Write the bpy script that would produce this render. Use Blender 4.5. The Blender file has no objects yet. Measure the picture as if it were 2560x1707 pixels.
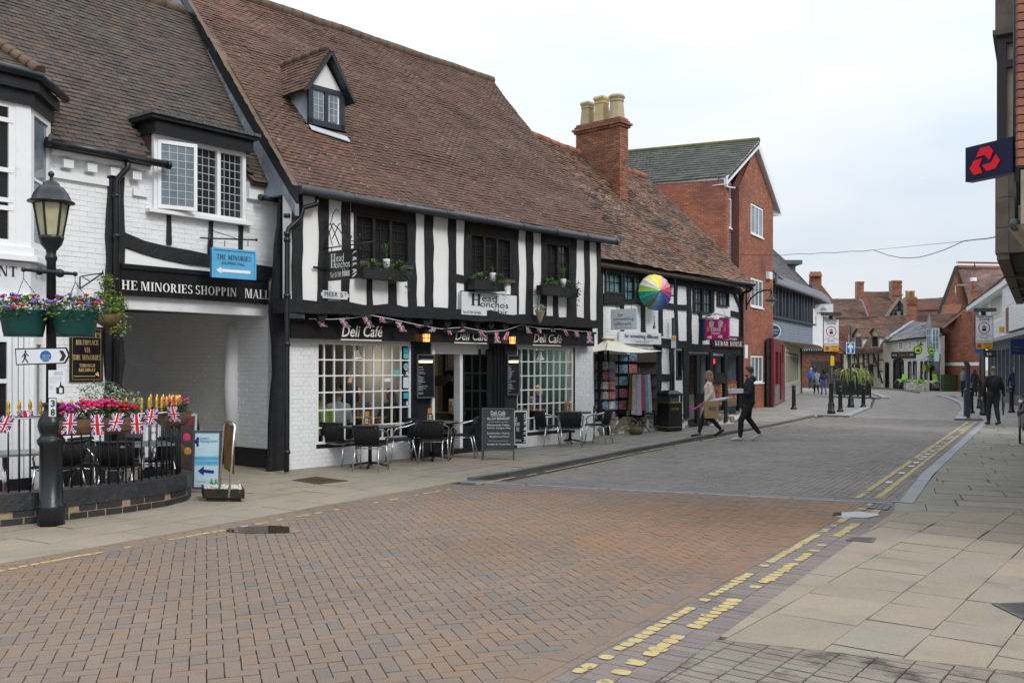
import bpy,math,random
import numpy as np
from mathutils import Vector,Matrix,noise
R=random.Random(7)
V=Vector
C=bpy.context.scene.collection
SC=bpy.context.scene
# ---------------- camera, sky, sun, exposure ----------------
F,H,CX,HY=2350.0,1.8,1280.0,917.0
cam=bpy.data.cameras.new('camera');co=bpy.data.objects.new('camera',cam);C.objects.link(co)
co.location=(0,0,H);co.rotation_euler=(math.radians(90),0,0)
cam.sensor_width=36;cam.lens=F/2560*36;cam.shift_y=(HY-853.5)/2560
cam.clip_start=0.1;cam.clip_end=3000
SC.camera=co
SC.view_settings.view_transform='Standard';SC.view_settings.look='None'
SC.view_settings.gamma=1;SC.view_settings.use_curve_mapping=False
SC.view_settings.exposure=0.24
SUN_EL,SUN_AZ=math.radians(40),math.radians(136)
w=bpy.data.worlds.new('World');SC.world=w;w.use_nodes=True
wn=w.node_tree;wn.nodes.clear()
def wnode(t,**k):
 n=wn.nodes.new(t)
 for a,b in k.items():setattr(n,a,b)
 return n
sky=wnode('ShaderNodeTexSky',sky_type='NISHITA',sun_disc=False,sun_elevation=SUN_EL,sun_rotation=SUN_AZ)
tc=wnode('ShaderNodeTexCoord');sep=wnode('ShaderNodeSeparateXYZ');wn.links.new(tc.outputs['Generated'],sep.inputs[0])
# overcast: luminance rises smoothly from horizon to zenith (CIE overcast law), thin uneven cloud
mr=wnode('ShaderNodeMapRange');mr.inputs['From Min'].default_value=0;mr.inputs['From Max'].default_value=1
mr.inputs['To Min'].default_value=6.3;mr.inputs['To Max'].default_value=17.5
wn.links.new(sep.outputs['Z'],mr.inputs['Value'])
mp=wnode('ShaderNodeMapping');mp.inputs['Scale'].default_value=(1,1,3.5);wn.links.new(tc.outputs['Generated'],mp.inputs[0])
nz=wnode('ShaderNodeTexNoise');nz.inputs['Scale'].default_value=2.2;nz.inputs['Detail'].default_value=5;nz.inputs['Roughness'].default_value=.5
wn.links.new(mp.outputs[0],nz.inputs['Vector'])
cr=wnode('ShaderNodeValToRGB');cr.color_ramp.elements[0].position=.34;cr.color_ramp.elements[1].position=.66
cr.color_ramp.elements[0].color=(.73,.85,.97,1);cr.color_ramp.elements[1].color=(.99,1.02,1.06,1)
wn.links.new(nz.outputs['Fac'],cr.inputs[0])
mul=wnode('ShaderNodeVectorMath',operation='SCALE');wn.links.new(cr.outputs[0],mul.inputs[0]);wn.links.new(mr.outputs[0],mul.inputs['Scale'])
mx=wnode('ShaderNodeMix',data_type='RGBA');mx.inputs['Factor'].default_value=.93
wn.links.new(sky.outputs[0],mx.inputs[6]);wn.links.new(mul.outputs[0],mx.inputs[7])
bg=wnode('ShaderNodeBackground');bg.inputs['Strength'].default_value=.1
wn.links.new(mx.outputs[2],bg.inputs[0])
wo=wnode('ShaderNodeOutputWorld');wn.links.new(bg.outputs[0],wo.inputs[0])
sl=bpy.data.lights.new('sun','SUN');sl.energy=1.5;sl.angle=math.radians(18);sl.color=(1,.96,.9)
so=bpy.data.objects.new('sun',sl);C.objects.link(so);so.location=(0,0,40)
sd=V((math.sin(SUN_AZ)*math.cos(SUN_EL),math.cos(SUN_AZ)*math.cos(SUN_EL),math.sin(SUN_EL)))
so.rotation_euler=sd.to_track_quat('Z','Y').to_euler()
# ---------------- helpers ----------------
def G(u,v,z=0.0):
 y=F*(H-z)/(v-HY);return V(((u-CX)/F*y,y,z))
def at(u,v,Y):return V(((u-CX)/F*Y,Y,H-(v-HY)/F*Y))
class Wall:
 """vertical plane from ground point p to q; a = along, z = up, o = outward (towards the street)"""
 def __init__(s,p,q,flip=False):
  s.p=V((p[0],p[1],0));d=V((q[0]-p[0],q[1]-p[1],0));s.len=d.length;s.d=d.normalized()
  s.n=V((s.d.y,-s.d.x,0))*(-1 if flip else 1)
 def P(s,a,z,o=0):return s.p+s.d*a+s.n*o+V((0,0,z))
 def a(s,u,o=0):
  x=(u-CX)/F;p=s.p+s.n*o
  return(x*p.y-p.x)/(s.d.x-x*s.d.y)
 def z(s,u,v,o=0):
  p=s.p+s.n*o+s.d*s.a(u,o);return H-(v-HY)/F*p.y
 def az(s,u,v,o=0):return s.a(u,o),s.z(u,v,o)
 def oo(s,a,u):
  x=(u-CX)/F;p=s.p+s.d*a
  return(x*p.y-p.x)/(s.n.x-x*s.n.y)
 def R(s,u0,v0,u1,v1,o=0):
  return s.a(u0,o),s.a(u1,o),s.z(u0,v1,o),s.z(u0,v0,o)
MATS={}
def mat(name,col,rough=.75,metal=0,bump=0,bscale=40,var=.15,vscale=3,tints=None,spec=.4,stain=None,sscale=1.2,spos=(.5,.62),emit=0,fine=0,alpha=None,coat=0,wave=None):
 if name in MATS:return MATS[name]
 m=bpy.data.materials.new(name);m.use_nodes=True;nt=m.node_tree;N=nt.nodes;L=nt.links
 b=N['Principled BSDF'];b.inputs['Roughness'].default_value=rough;b.inputs['Metallic'].default_value=metal
 b.inputs['Specular IOR Level'].default_value=spec;b.inputs['Coat Weight'].default_value=coat
 geo=N.new('ShaderNodeNewGeometry');pos=geo.outputs['Position']
 if tints:
  at_=N.new('ShaderNodeAttribute');at_.attribute_name='tint'
  r=N.new('ShaderNodeValToRGB');e=r.color_ramp.elements
  r.color_ramp.interpolation='LINEAR'
  k=len(tints)
  e[0].position=0;e[0].color=(*tints[0],1);e[1].position=1;e[1].color=(*tints[-1],1)
  for i in range(1,k-1):
   q=e.new(i/(k-1));q.color=(*tints[i],1)
  L.new(at_.outputs['Fac'],r.inputs[0]);cur=r.outputs[0]
 else:
  rgb=N.new('ShaderNodeRGB');rgb.outputs[0].default_value=(*col,1);cur=rgb.outputs[0]
 def noi(sc,det=4,ro=.6):
  n=N.new('ShaderNodeTexNoise');n.inputs['Scale'].default_value=sc;n.inputs['Detail'].default_value=det;n.inputs['Roughness'].default_value=ro
  L.new(pos,n.inputs['Vector']);return n.outputs['Fac']
 def mulby(cur,fac,lo,hi,a=.3,c=.7):
  mr=N.new('ShaderNodeMapRange');mr.inputs['From Min'].default_value=a;mr.inputs['From Max'].default_value=c
  mr.inputs['To Min'].default_value=lo;mr.inputs['To Max'].default_value=hi;L.new(fac,mr.inputs['Value'])
  vm=N.new('ShaderNodeVectorMath');vm.operation='SCALE';L.new(cur,vm.inputs[0]);L.new(mr.outputs[0],vm.inputs['Scale']);return vm.outputs[0]
 if var:cur=mulby(cur,noi(vscale),1-var,1+var)
 if fine:cur=mulby(cur,noi(220 if fine>0 else 90,2),1-abs(fine),1+abs(fine))
 for st in(stain if isinstance(stain,list)else[stain]if stain else[]):
  sc,ssc,p0,p1=st if len(st)==4 and not isinstance(st[0],float)else(st,sscale,*spos)
  r=N.new('ShaderNodeMapRange');r.inputs['From Min'].default_value=p0;r.inputs['From Max'].default_value=p1
  L.new(noi(ssc,6,.65),r.inputs['Value'])
  mx=N.new('ShaderNodeMix');mx.data_type='RGBA';L.new(r.outputs[0],mx.inputs['Factor']);L.new(cur,mx.inputs[6]);mx.inputs[7].default_value=(*sc,1)
  cur=mx.outputs[2]
 L.new(cur,b.inputs['Base Color'])
 if bump:
  bn=N.new('ShaderNodeBump');bn.inputs['Strength'].default_value=min(1,bump);bn.inputs['Distance'].default_value=.012
  if wave:
   mpn=N.new('ShaderNodeMapping');mpn.inputs['Scale'].default_value=wave;L.new(pos,mpn.inputs[0])
   n=N.new('ShaderNodeTexNoise');n.inputs['Scale'].default_value=bscale;n.inputs['Detail'].default_value=4;L.new(mpn.outputs[0],n.inputs['Vector']);h=n.outputs['Fac']
  else:h=noi(bscale,5)
  L.new(h,bn.inputs['Height']);L.new(bn.outputs[0],b.inputs['Normal'])
 if emit:
  b.inputs['Emission Color'].default_value=(*col,1);b.inputs['Emission Strength'].default_value=emit
 MATS[name]=m;return m
def glass_mat(name,tint=(.75,.8,.82),clear=.8):
 if name in MATS:return MATS[name]
 m=bpy.data.materials.new(name);m.use_nodes=True;N=m.node_tree.nodes;L=m.node_tree.links;N.clear()
 t=N.new('ShaderNodeBsdfTransparent');t.inputs[0].default_value=(*[c*clear for c in tint],1)
 g=N.new('ShaderNodeBsdfGlossy');g.inputs['Roughness'].default_value=.03
 f=N.new('ShaderNodeFresnel');f.inputs[0].default_value=1.45
 geo=N.new('ShaderNodeNewGeometry')
 n=N.new('ShaderNodeTexNoise');n.inputs['Scale'].default_value=3;L.new(geo.outputs['Position'],n.inputs['Vector'])
 bu=N.new('ShaderNodeBump');bu.inputs['Strength'].default_value=.08;bu.inputs['Distance'].default_value=.02;L.new(n.outputs[0],bu.inputs['Height']);L.new(bu.outputs[0],g.inputs['Normal'])
 x=N.new('ShaderNodeMixShader');o=N.new('ShaderNodeOutputMaterial')
 bf=N.new('ShaderNodeMath');bf.operation='SUBTRACT';bf.use_clamp=True;L.new(f.outputs[0],bf.inputs[0]);L.new(geo.outputs['Backfacing'],bf.inputs[1]);L.new(bf.outputs[0],x.inputs[0]);L.new(t.outputs[0],x.inputs[1]);L.new(g.outputs[0],x.inputs[2]);L.new(x.outputs[0],o.inputs[0])
 MATS[name]=m;return m
def link(o,parent=None):
 C.objects.link(o)
 if parent is not None:o.parent=parent
 return o
def tag(o,label=None,cat=None,group=None,kind=None):
 if label:o['label']=label
 if cat:o['category']=cat
 if group:o['group']=group
 if kind:o['kind']=kind
 return o
def thing(name,label,cat,loc=(0,0,0),rz=0,group=None):
 o=bpy.data.objects.new(name,None);o.empty_display_size=.2;link(o);o.location=loc;o.rotation_euler=(0,0,rz)
 return tag(o,label,cat,group)
def wloc(p):
 l=V((0,0,0))
 while p is not None:l=l+V(p.location);p=p.parent
 return l
class MB:
 def __init__(s):s.v=[];s.f=[];s.mi=[];s.sm=[]
 def add(s,vs,fs,mi=0,sm=False):
  k=len(s.v);s.v.extend(tuple(x)for x in vs)
  for f in fs:s.f.append(tuple(i+k for i in f));s.mi.append(mi);s.sm.append(sm)
  return s
 def box8(s,P,mi=0):
  return s.add(P,[(3,2,1,0),(4,5,6,7),(0,1,5,4),(1,2,6,5),(2,3,7,6),(3,0,4,7)],mi)
 def box(s,p,a,b,c,mi=0):
  p,a,b,c=V(p),V(a),V(b),V(c)
  return s.box8([p,p+a,p+a+b,p+b,p+c,p+a+c,p+a+b+c,p+b+c],mi)
 def bx(s,x0,x1,y0,y1,z0,z1,mi=0):return s.box((x0,y0,z0),(x1-x0,0,0),(0,y1-y0,0),(0,0,z1-z0),mi)
 def wb(s,W,a0,a1,z0,z1,o0,o1,mi=0):
  return s.box(W.P(a0,z0,o1),W.d*(a1-a0),-W.n*(o1-o0),V((0,0,z1-z0)),mi)if W.n.cross(W.d).z>0 else s.box(W.P(a0,z0,o0),W.d*(a1-a0),W.n*(o1-o0),V((0,0,z1-z0)),mi)
 def bar(s,p,q,w,h=None,up=(0,0,1),mi=0):
  p,q=V(p),V(q);h=h or w;d=(q-p).normalized();up=V(up)
  if abs(d.dot(up))>.98:up=V((0,1,0))
  x=d.cross(up).normalized();y=x.cross(d)
  r=[(-1,-1),(1,-1),(1,1),(-1,1)]
  P=[p+x*(w/2*i)+y*(h/2*j)for i,j in r]+[q+x*(w/2*i)+y*(h/2*j)for i,j in r]
  return s.box8(P,mi)
 def tube(s,pts,r,n=8,mi=0,cap=True,rs=None):
  pts=[V(p)for p in pts];rs=rs or[r]*len(pts);k=len(s.v);prev=None
  for i,p in enumerate(pts):
   d=(pts[min(i+1,len(pts)-1)]-pts[max(i-1,0)]).normalized()
   if prev is None:
    x=d.cross(V((0,0,1))if abs(d.z)<.9 else V((1,0,0))).normalized()
   else:x=(prev-d*prev.dot(d)).normalized()
   prev=x;y=d.cross(x)
   for j in range(n):
    t=2*math.pi*j/n;s.v.append(tuple(p+(x*math.cos(t)+y*math.sin(t))*rs[i]))
  for i in range(len(pts)-1):
   for j in range(n):
    a=k+i*n+j;b=k+i*n+(j+1)%n;s.f.append((a,b,b+n,a+n));s.mi.append(mi);s.sm.append(True)
  if cap:
   s.f.append(tuple(k+j for j in range(n-1,-1,-1)));s.f.append(tuple(k+(len(pts)-1)*n+j for j in range(n)))
   s.mi+=[mi,mi];s.sm+=[False,False]
  return s
 def lathe(s,c,prof,n=16,mi=0,sm=True,ax=None):
  c=V(c);k=len(s.v)
  for r,z in prof:
   for j in range(n):
    t=2*math.pi*(j+.5)/n;p=V((r*math.cos(t),r*math.sin(t),z))
    if ax is not None:p=ax@p
    s.v.append(tuple(c+p))
  for i in range(len(prof)-1):
   for j in range(n):
    a=k+i*n+j;b=k+i*n+(j+1)%n;s.f.append((a,b,b+n,a+n));s.mi.append(mi);s.sm.append(sm)
  s.f.append(tuple(k+j for j in range(n-1,-1,-1)));s.f.append(tuple(k+(len(prof)-1)*n+j for j in range(n)))
  s.mi+=[mi,mi];s.sm+=[False,False]
  return s
 def ball(s,c,rx,ry=None,rz=None,n=10,m=7,mi=0,rot=None):
  ry=ry or rx;rz=rz or rx;k=len(s.v);c=V(c)
  for i in range(m+1):
   ph=math.pi*i/m
   for j in range(n):
    t=2*math.pi*j/n
    p=V((rx*math.sin(ph)*math.cos(t),ry*math.sin(ph)*math.sin(t),-rz*math.cos(ph)))
    if rot is not None:p=rot@p
    s.v.append(tuple(c+p))
  for i in range(m):
   for j in range(n):
    a=k+i*n+j;b=k+i*n+(j+1)%n;s.f.append((a,b,b+n,a+n));s.mi.append(mi);s.sm.append(True)
  return s
 def prism(s,pts,n,mi=0):
  pts=[V(p)for p in pts];n=V(n);k=len(pts)
  return s.add(pts+[p+n for p in pts],[tuple(range(k-1,-1,-1)),tuple(range(k,2*k))]+[(i,(i+1)%k,(i+1)%k+k,i+k)for i in range(k)],mi)
 def build(s,name,mats,parent=None,label=None,cat=None,group=None,kind=None,loc=None,tint=None):
  if not isinstance(mats,(list,tuple)):mats=[mats]
  base=wloc(parent)if parent is not None else V((0,0,0))
  own=V(loc)if loc is not None else V((0,0,0))
  b=base+own
  me=bpy.data.meshes.new(name);vs=[(x-b.x,y-b.y,z-b.z)for x,y,z in s.v]
  me.from_pydata(vs,[],s.f)
  for m in mats:me.materials.append(m)
  if any(s.mi):me.polygons.foreach_set('material_index',s.mi)
  if any(s.sm):me.polygons.foreach_set('use_smooth',s.sm)
  if tint is not None:
   A=me.attributes.new('tint','FLOAT','FACE');A.data.foreach_set('value',[tint]*len(s.f)if isinstance(tint,float)else tint)
  o=bpy.data.objects.new(name,me);link(o,parent);o.location=own
  return tag(o,label,cat,group,kind)
def struct(name,mb,m,label=None):return mb.build(name,m,label=label,kind='structure')
def copy_tree(o,parent=None):
 c=o.copy();C.objects.link(c)
 if parent is not None:c.parent=parent
 for ch in[x for x in o.children]:copy_tree(ch,c)
 return c
def place(proto,used,loc,rz,label,group=None):
 o=proto if not used[0]else copy_tree(proto)
 used[0]=True;o.location=loc;o.rotation_euler=(0,0,rz);o['label']=label
 if group:o['group']=group
 return o
def proj(p):return(CX+F*p[0]/p[1],HY-F*(p[2]-H)/p[1])if p[1]>.1 else(-9999,-9999)
def rank(c):
 u,v=proj(c)
 out=not(-15<u<2575 and-15<v<1722)
 return(out,c[1])
CUBEF=[(3,2,1,0),(4,5,6,7),(0,1,5,4),(1,2,6,5),(2,3,7,6),(3,0,4,7)]
CUBE=np.array([(-1,-1,-1),(1,-1,-1),(1,1,-1),(-1,1,-1),(-1,-1,1),(1,-1,1),(1,1,1),(-1,1,1)],float)
_rg=np.random.RandomState(3)
CUBES=[]
for _ in range(10):
 q=CUBE+_rg.uniform(-.035,.035,(8,3))*np.array([1,1,.6])
 q[4:,:2]*=.975;CUBES.append(q)
NT=10
class Pieces:
 """many small blocks: the ones that show largest become objects that share mesh data, the rest one joined part"""
 def __init__(s):s.L=[];s.X=[]
 def add(s,c,u,v,w,t=None):s.L.append((V(c),V(u),V(v),V(w),R.random()if t is None else t))
 def poly(s,pts,zt,zb,t=None):s.X.append(([(p[0],p[1])for p in pts],zt,zb,R.random()if t is None else t))
 def build(s,name,m,parent,n=300,rest=None):
  base=wloc(parent);cache={}
  allp=[(rank(c),0,i)for i,(c,*_)in enumerate(s.L)]+[(rank((sum(p[0]for p in X[0])/len(X[0]),sum(p[1]for p in X[0])/len(X[0]),X[1])),1,i)for i,X in enumerate(s.X)]
  allp.sort(key=lambda q:q[0])
  rv=[];rf=[];rt=[];k=0
  for idx,(_,ty,i)in enumerate(allp):
   single=idx<n
   if ty==0:
    c,u,v,w_,t=s.L[i];var=(i*7)%10
    if single:
     key=(var,int(t*NT))
     if key not in cache:
      me=bpy.data.meshes.new(name);me.from_pydata([tuple(q)for q in CUBES[var]],[],CUBEF);me.materials.append(m)
      A=me.attributes.new('tint','FLOAT','FACE');A.data.foreach_set('value',[(int(t*NT)+.5)/NT]*6);cache[key]=me
     o=bpy.data.objects.new(name,cache[key])
     w2=u.cross(v).normalized();v2=w2 .cross(u).normalized()*v.length;w2*=w_.length
     M=Matrix(((u.x,v2 .x,w2 .x,c.x-base.x),(u.y,v2 .y,w2 .y,c.y-base.y),(u.z,v2 .z,w2 .z,c.z-base.z),(0,0,0,1)))
     o.matrix_basis=M;link(o,parent)
    else:
     B=np.array([u,v,w_]);q=CUBES[var]@B+np.array(c-base)
     rv.append(q);rf.extend([tuple(a+k for a in f)for f in CUBEF]);rt.extend([t]*6);k+=8
   else:
    pts,zt,zb,t=s.X[i];m_=len(pts)
    vs=[(x,y,zb)for x,y in pts]+[(x,y,zt)for x,y in pts]
    fs=[tuple(range(m_,2*m_))]+[(a,(a+1)%m_,(a+1)%m_+m_,a+m_)for a in range(m_)]
    if single:
     cx=V((pts[0][0],pts[0][1],zt))
     me=bpy.data.meshes.new(name);me.from_pydata([tuple(V(q)-cx)for q in vs],[],fs);me.materials.append(m)
     A=me.attributes.new('tint','FLOAT','FACE');A.data.foreach_set('value',[t]*len(fs))
     o=bpy.data.objects.new(name,me);o.location=cx-base;link(o,parent)
    else:
     rv.append(np.array(vs)-np.array(base));rf.extend([tuple(a+k for a in f)for f in fs]);rt.extend([t]*len(fs));k+=2*m_
  if rf:
   me=bpy.data.meshes.new(rest or name+'_field');me.from_pydata(np.concatenate(rv).tolist(),[],rf);me.materials.append(m)
   A=me.attributes.new('tint','FLOAT','FACE');A.data.foreach_set('value',rt)
   o=bpy.data.objects.new(rest or name+'s_beyond',me);link(o,parent);o['kind']='stuff'
def clip_poly(pts,reg):
 out=pts
 k=len(reg)
 for i in range(k):
  ax,ay=reg[i];bx,by=reg[(i+1)%k];inp=out;out=[]
  if not inp:break
  sd_=[(bx-ax)*(p[1]-ay)-(by-ay)*(p[0]-ax)for p in inp]
  for j in range(len(inp)):
   a,b=inp[j],inp[(j+1)%len(inp)];sa,sb=sd_[j],sd_[(j+1)%len(inp)]
   if sa>=0:out.append(a)
   if(sa>=0)!=(sb>=0):
    t=sa/(sa-sb);out.append((a[0]+(b[0]-a[0])*t,a[1]+(b[1]-a[1])*t))
 return out
def ccw(reg):
 A=sum(reg[i][0]*reg[(i+1)%len(reg)][1]-reg[(i+1)%len(reg)][0]*reg[i][1]for i in range(len(reg)))
 return list(reg)if A>0 else list(reg)[::-1]
def area(p):return abs(sum(p[i][0]*p[(i+1)%len(p)][1]-p[(i+1)%len(p)][0]*p[i][1]for i in range(len(p))))/2
def pave(P,reg,cx,cy,e1,e2,hl,hw,zt,th=.05,gap=.0019,t=None,jz=.0015):
 """one rectangular stone centred (cx,cy), clipped to the convex region"""
 hl-=gap;hw-=gap
 q=[(cx+e1[0]*a*hl+e2[0]*b*hw,cy+e1[1]*a*hl+e2[1]*b*hw)for a,b in((-1,-1),(1,-1),(1,1),(-1,1))]
 c=clip_poly(q,reg)
 if len(c)<3 or area(c)<.02*4*hl*hw:return
 z=zt+R.uniform(-jz,jz);t=R.random()if t is None else t
 if area(c)>.999*4*hl*hw:
  tx,ty=R.uniform(-.004,.004),R.uniform(-.004,.004)
  P.add((cx,cy,z-th/2),V((e1[0]*hl,e1[1]*hl,tx*hl*2)),V((e2[0]*hw,e2[1]*hw,ty*hw*2)),(0,0,th/2),t)
 else:P.poly(c,z,z-th,t)
def bbox_uv(reg,e1,e2):
 a=[p[0]*e1[0]+p[1]*e1[1]for p in reg];b=[p[0]*e2[0]+p[1]*e2[1]for p in reg]
 return min(a),max(a),min(b),max(b)
def herring(P,reg,e1,e2,u,zt,tf=None):
 a0,a1,b0,b1=bbox_uv(reg,e1,e2)
 for j in range(int(b0/u)-2,int(b1/u)+3):
  for i in range(int((a0/u-j)/4)-2,int((a1/u-j)/4)+3):
   x=j+4*i
   for(cx,cy,hl,hw,A,B)in((x+1,j+.5,u,u/2,e1,e2),(x+3.5,j+1,u,u/2,e2,(-e1[0],-e1[1]))):
    X=(cx*e1[0]+cy*e2[0])*u;Y=(cx*e1[1]+cy*e2[1])*u
    pave(P,reg,X,Y,A,B,hl,hw,zt,t=tf(X,Y)if tf else None)
def courses(P,reg,e1,e2,rows,lens,zt,tf=None,stagger=True,gap=.004,th=.06):
 a0,a1,b0,b1=bbox_uv(reg,e1,e2);b=b0-.3;k=0
 while b<b1:
  rw=rows if isinstance(rows,float)else R.choice(rows);a=a0-R.uniform(0,.6)if stagger else a0
  while a<a1:
   l=lens if isinstance(lens,float)else R.choice(lens);cx,cy=a+l/2,b+rw/2
   X=cx*e1[0]+cy*e2[0];Y=cx*e1[1]+cy*e2[1]
   pave(P,reg,X,Y,e1,e2,l/2,rw/2,zt,th=th,gap=gap,t=tf(X,Y)if tf else None);a+=l
  b+=rw
def intervals(a0,a1,holes,z0,z1):
 iv=[(a0,a1)]
 for h in holes:
  if h[2]<z1-.002 and h[3]>z0+.002:
   n=[]
   for x,y in iv:
    if h[1]<=x or h[0]>=y:n.append((x,y));continue
    if h[0]>x:n.append((x,h[0]))
    if h[1]<y:n.append((h[1],y))
   iv=n
 return iv
def brick_face(P,W,a0,a1,z0,z1,o,holes=(),lb=.225,hb=.075,th=.02,prof=None,joint=.009,jo=.002,tf=None,English=False):
 z=z0;k=0
 while z<z1-.01:
  zt=min(z+hb,z1);lim=prof((z+zt)/2)if prof else(a0,a1)
  ll=lb/2 if English and k%2 else lb
  for x,y in intervals(max(a0,lim[0]),min(a1,lim[1]),holes,z,zt):
   st=math.floor(x/ll)*ll-(ll/2 if k%2 else 0)*(0 if English else 1)-(ll*.5 if English and k%2 else 0)
   while st<y:
    p,q=max(st,x),min(st+ll,y)
    if q-p>.03:
     c=W.P((p+q)/2,(z+zt)/2,o-th/2+R.uniform(-jo,jo))
     P.add(c,W.d*((q-p-joint)/2),V((0,0,(zt-z-joint)/2)),-W.n*(th/2),tf(p,z)if tf else None)
    st+=ll
  z+=hb;k+=1
def slab(mb,W,a0,a1,z0,z1,o0,o1,holes=(),mi=0):
 A=sorted({a0,a1}|{x for h in holes for x in h[:2]if a0<x<a1});Z=sorted({z0,z1}|{x for h in holes for x in h[2:4]if z0<x<z1})
 for i in range(len(Z)-1):
  st=None
  for j in range(len(A)):
   solid=j<len(A)-1 and not any(h[0]<(A[j]+A[j+1])/2<h[1]and h[2]<(Z[i]+Z[i+1])/2<h[3]for h in holes)
   if solid and st is None:st=A[j]
   if not solid and st is not None:mb.wb(W,st,A[j],Z[i],Z[i+1],o0,o1,mi);st=None
def window(W,a0,a1,z0,z1,o,cols,rows,fm,gm,parent,fw=.05,bw=.022,dep=.05,name='window',label=None,glassback=.03,sill=None,colx=None,rowz=None,panes=True):
 mb=MB()
 mb.wb(W,a0,a1,z1-fw,z1,o-dep,o).wb(W,a0,a1,z0,z0+fw,o-dep,o).wb(W,a0,a0+fw,z0+fw,z1-fw,o-dep,o).wb(W,a1-fw,a1,z0+fw,z1-fw,o-dep,o)
 X=colx or[a0+fw+(a1-a0-2*fw)*i/cols for i in range(cols+1)];Z=rowz or[z0+fw+(z1-z0-2*fw)*i/rows for i in range(rows+1)]
 for x in X[1:-1]:mb.wb(W,x-bw/2,x+bw/2,z0+fw,z1-fw,o-dep*.8,o-.004)
 for z in Z[1:-1]:mb.wb(W,a0+fw,a1-fw,z-bw/2,z+bw/2,o-dep*.85,o-.007)
 fr=mb.build(name,fm,parent,label=label)
 if panes:
  for i in range(len(X)-1):
   for j in range(len(Z)-1):
    a=R.uniform(-.004,.004);b=R.uniform(-.004,.004)
    p=W.P(X[i],Z[j],o-glassback);u=W.d*(X[i+1]-X[i])+W.n*a;vv=V((0,0,Z[j+1]-Z[j]))+W.n*b
    MB().box(p,u,vv,-W.n*.004).build('pane',gm,fr)
 else:MB().wb(W,a0+fw*.5,a1-fw*.5,z0+fw*.5,z1-fw*.5,o-glassback-.004,o-glassback).build('pane',gm,fr)
 if sill:MB().wb(W,a0-.05,a1+.05,z0-.06,z0,o-dep,o+sill).build('sill',fm,fr)
 return fr
def timber(mb,W,pts,wd,o0,o1,wob=.012,horiz=False,ext=0):
 """wobbly timber along a list of (a,z) points, wd wide (or list)"""
 P=[]
 for i in range(len(pts)-1):
  n=max(1,int((V(pts[i+1])-V(pts[i])).length/.3))
  for k in range(n):P.append(V(pts[i]).lerp(V(pts[i+1]),k/n))
 P.append(V(pts[-1]));m=len(P)
 ws=wd if isinstance(wd,(list,tuple))else[wd,wd]
 rings=[]
 sd0=R.uniform(0,99)
 for i,p in enumerate(P):
  d=(P[min(i+1,m-1)]-P[max(i-1,0)]).normalized();nx=V((-d.y,d.x))
  t=i/max(1,m-1)*(len(ws)-1);k=min(int(t),len(ws)-2);h=(ws[k]*(1-(t-k))+ws[k+1]*(t-k))/2
  j1=noise.noise(V((sd0,i*.9,0)))*wob*2;j2=noise.noise(V((sd0+9,i*.9,5)))*wob*2
  a,b=p-nx*(h+j1),p+nx*(h+j2);oo=o1+noise.noise(V((sd0,i*.7,9)))*wob*.6
  rings.append([W.P(a.x,a.y,o0),W.P(b.x,b.y,o0),W.P(b.x,b.y,oo),W.P(a.x,a.y,oo)])
 vs=[q for r in rings for q in r];fs=[(3,2,1,0),tuple(4*(m-1)+i for i in range(4))]
 for i in range(m-1):
  for j in range(4):a=4*i+j;b=4*i+(j+1)%4;fs.append((a,b,b+4,a+4))
 mb.add(vs,fs);return mb
def roof(P,A,B,Cc,D,ex=.1,tw=.165,th=.013,lift=.02,sag=.02,skip=None,tf=None,jit=.006,tl=1.65):
 """tiles over the patch eave-left A, eave-right B, ridge-right Cc, ridge-left D"""
 A,B,Cc,D=V(A),V(B),V(Cc),V(D);sl=((D-A).length+(Cc-B).length)/2;nr=max(1,int(sl/ex));wd=max((B-A).length,(Cc-D).length)
 def pt(s,t):return A.lerp(B,s).lerp(D.lerp(Cc,s),t)
 nrm=(B-A).cross(D-A).normalized()
 if nrm.z<0:nrm=-nrm
 for r in range(nr):
  t=(r+.5)/nr;wl=(pt(1,t)-pt(0,t)).length;nc=max(1,round(wl/tw));off=.5 if r%2 else 0
  for c in range(nc+(1 if off else 0)):
   s0,s1=max(0,(c-off)/nc),min(1,(c+1-off)/nc)
   if s1-s0<.15/nc:continue
   s_=(s0+s1)/2
   if skip and skip(s_,t,pt(s_,t)):continue
   p=pt(s_,t);u=(pt(s1,t)-pt(s0,t));v=(pt(s_,min(1,t+.5/nr))-pt(s_,max(0,t-.5/nr))).normalized()
   g=noise.noise(p*.55)*sag+noise.noise(p*1.7)*sag*.35
   tlt=(v-nrm*(lift/(ex*1.5))*R.uniform(.75,1.35)).normalized()
   P.add(p+nrm*(g+R.uniform(0,jit))+v*R.uniform(-jit,jit)*.9,u*.488,tlt*ex*tl/2,nrm*th/2,tf(s_,t,p)if tf else None)
def sheet(mb,pts,th=-.03):
 n=(V(pts[1])-V(pts[0])).cross(V(pts[2])-V(pts[0])).normalized()
 if n.z<0:n=-n
 return mb.prism(pts,n*th)
_tx={}
TS=bpy.data.scenes.new('workbench');TV=TS.view_layers[0]
def evalmesh(ob):
 TS.collection.objects.link(ob);TV.update();me=bpy.data.meshes.new_from_object(ob.evaluated_get(TV.depsgraph));bpy.data.objects.remove(ob);return me
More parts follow.
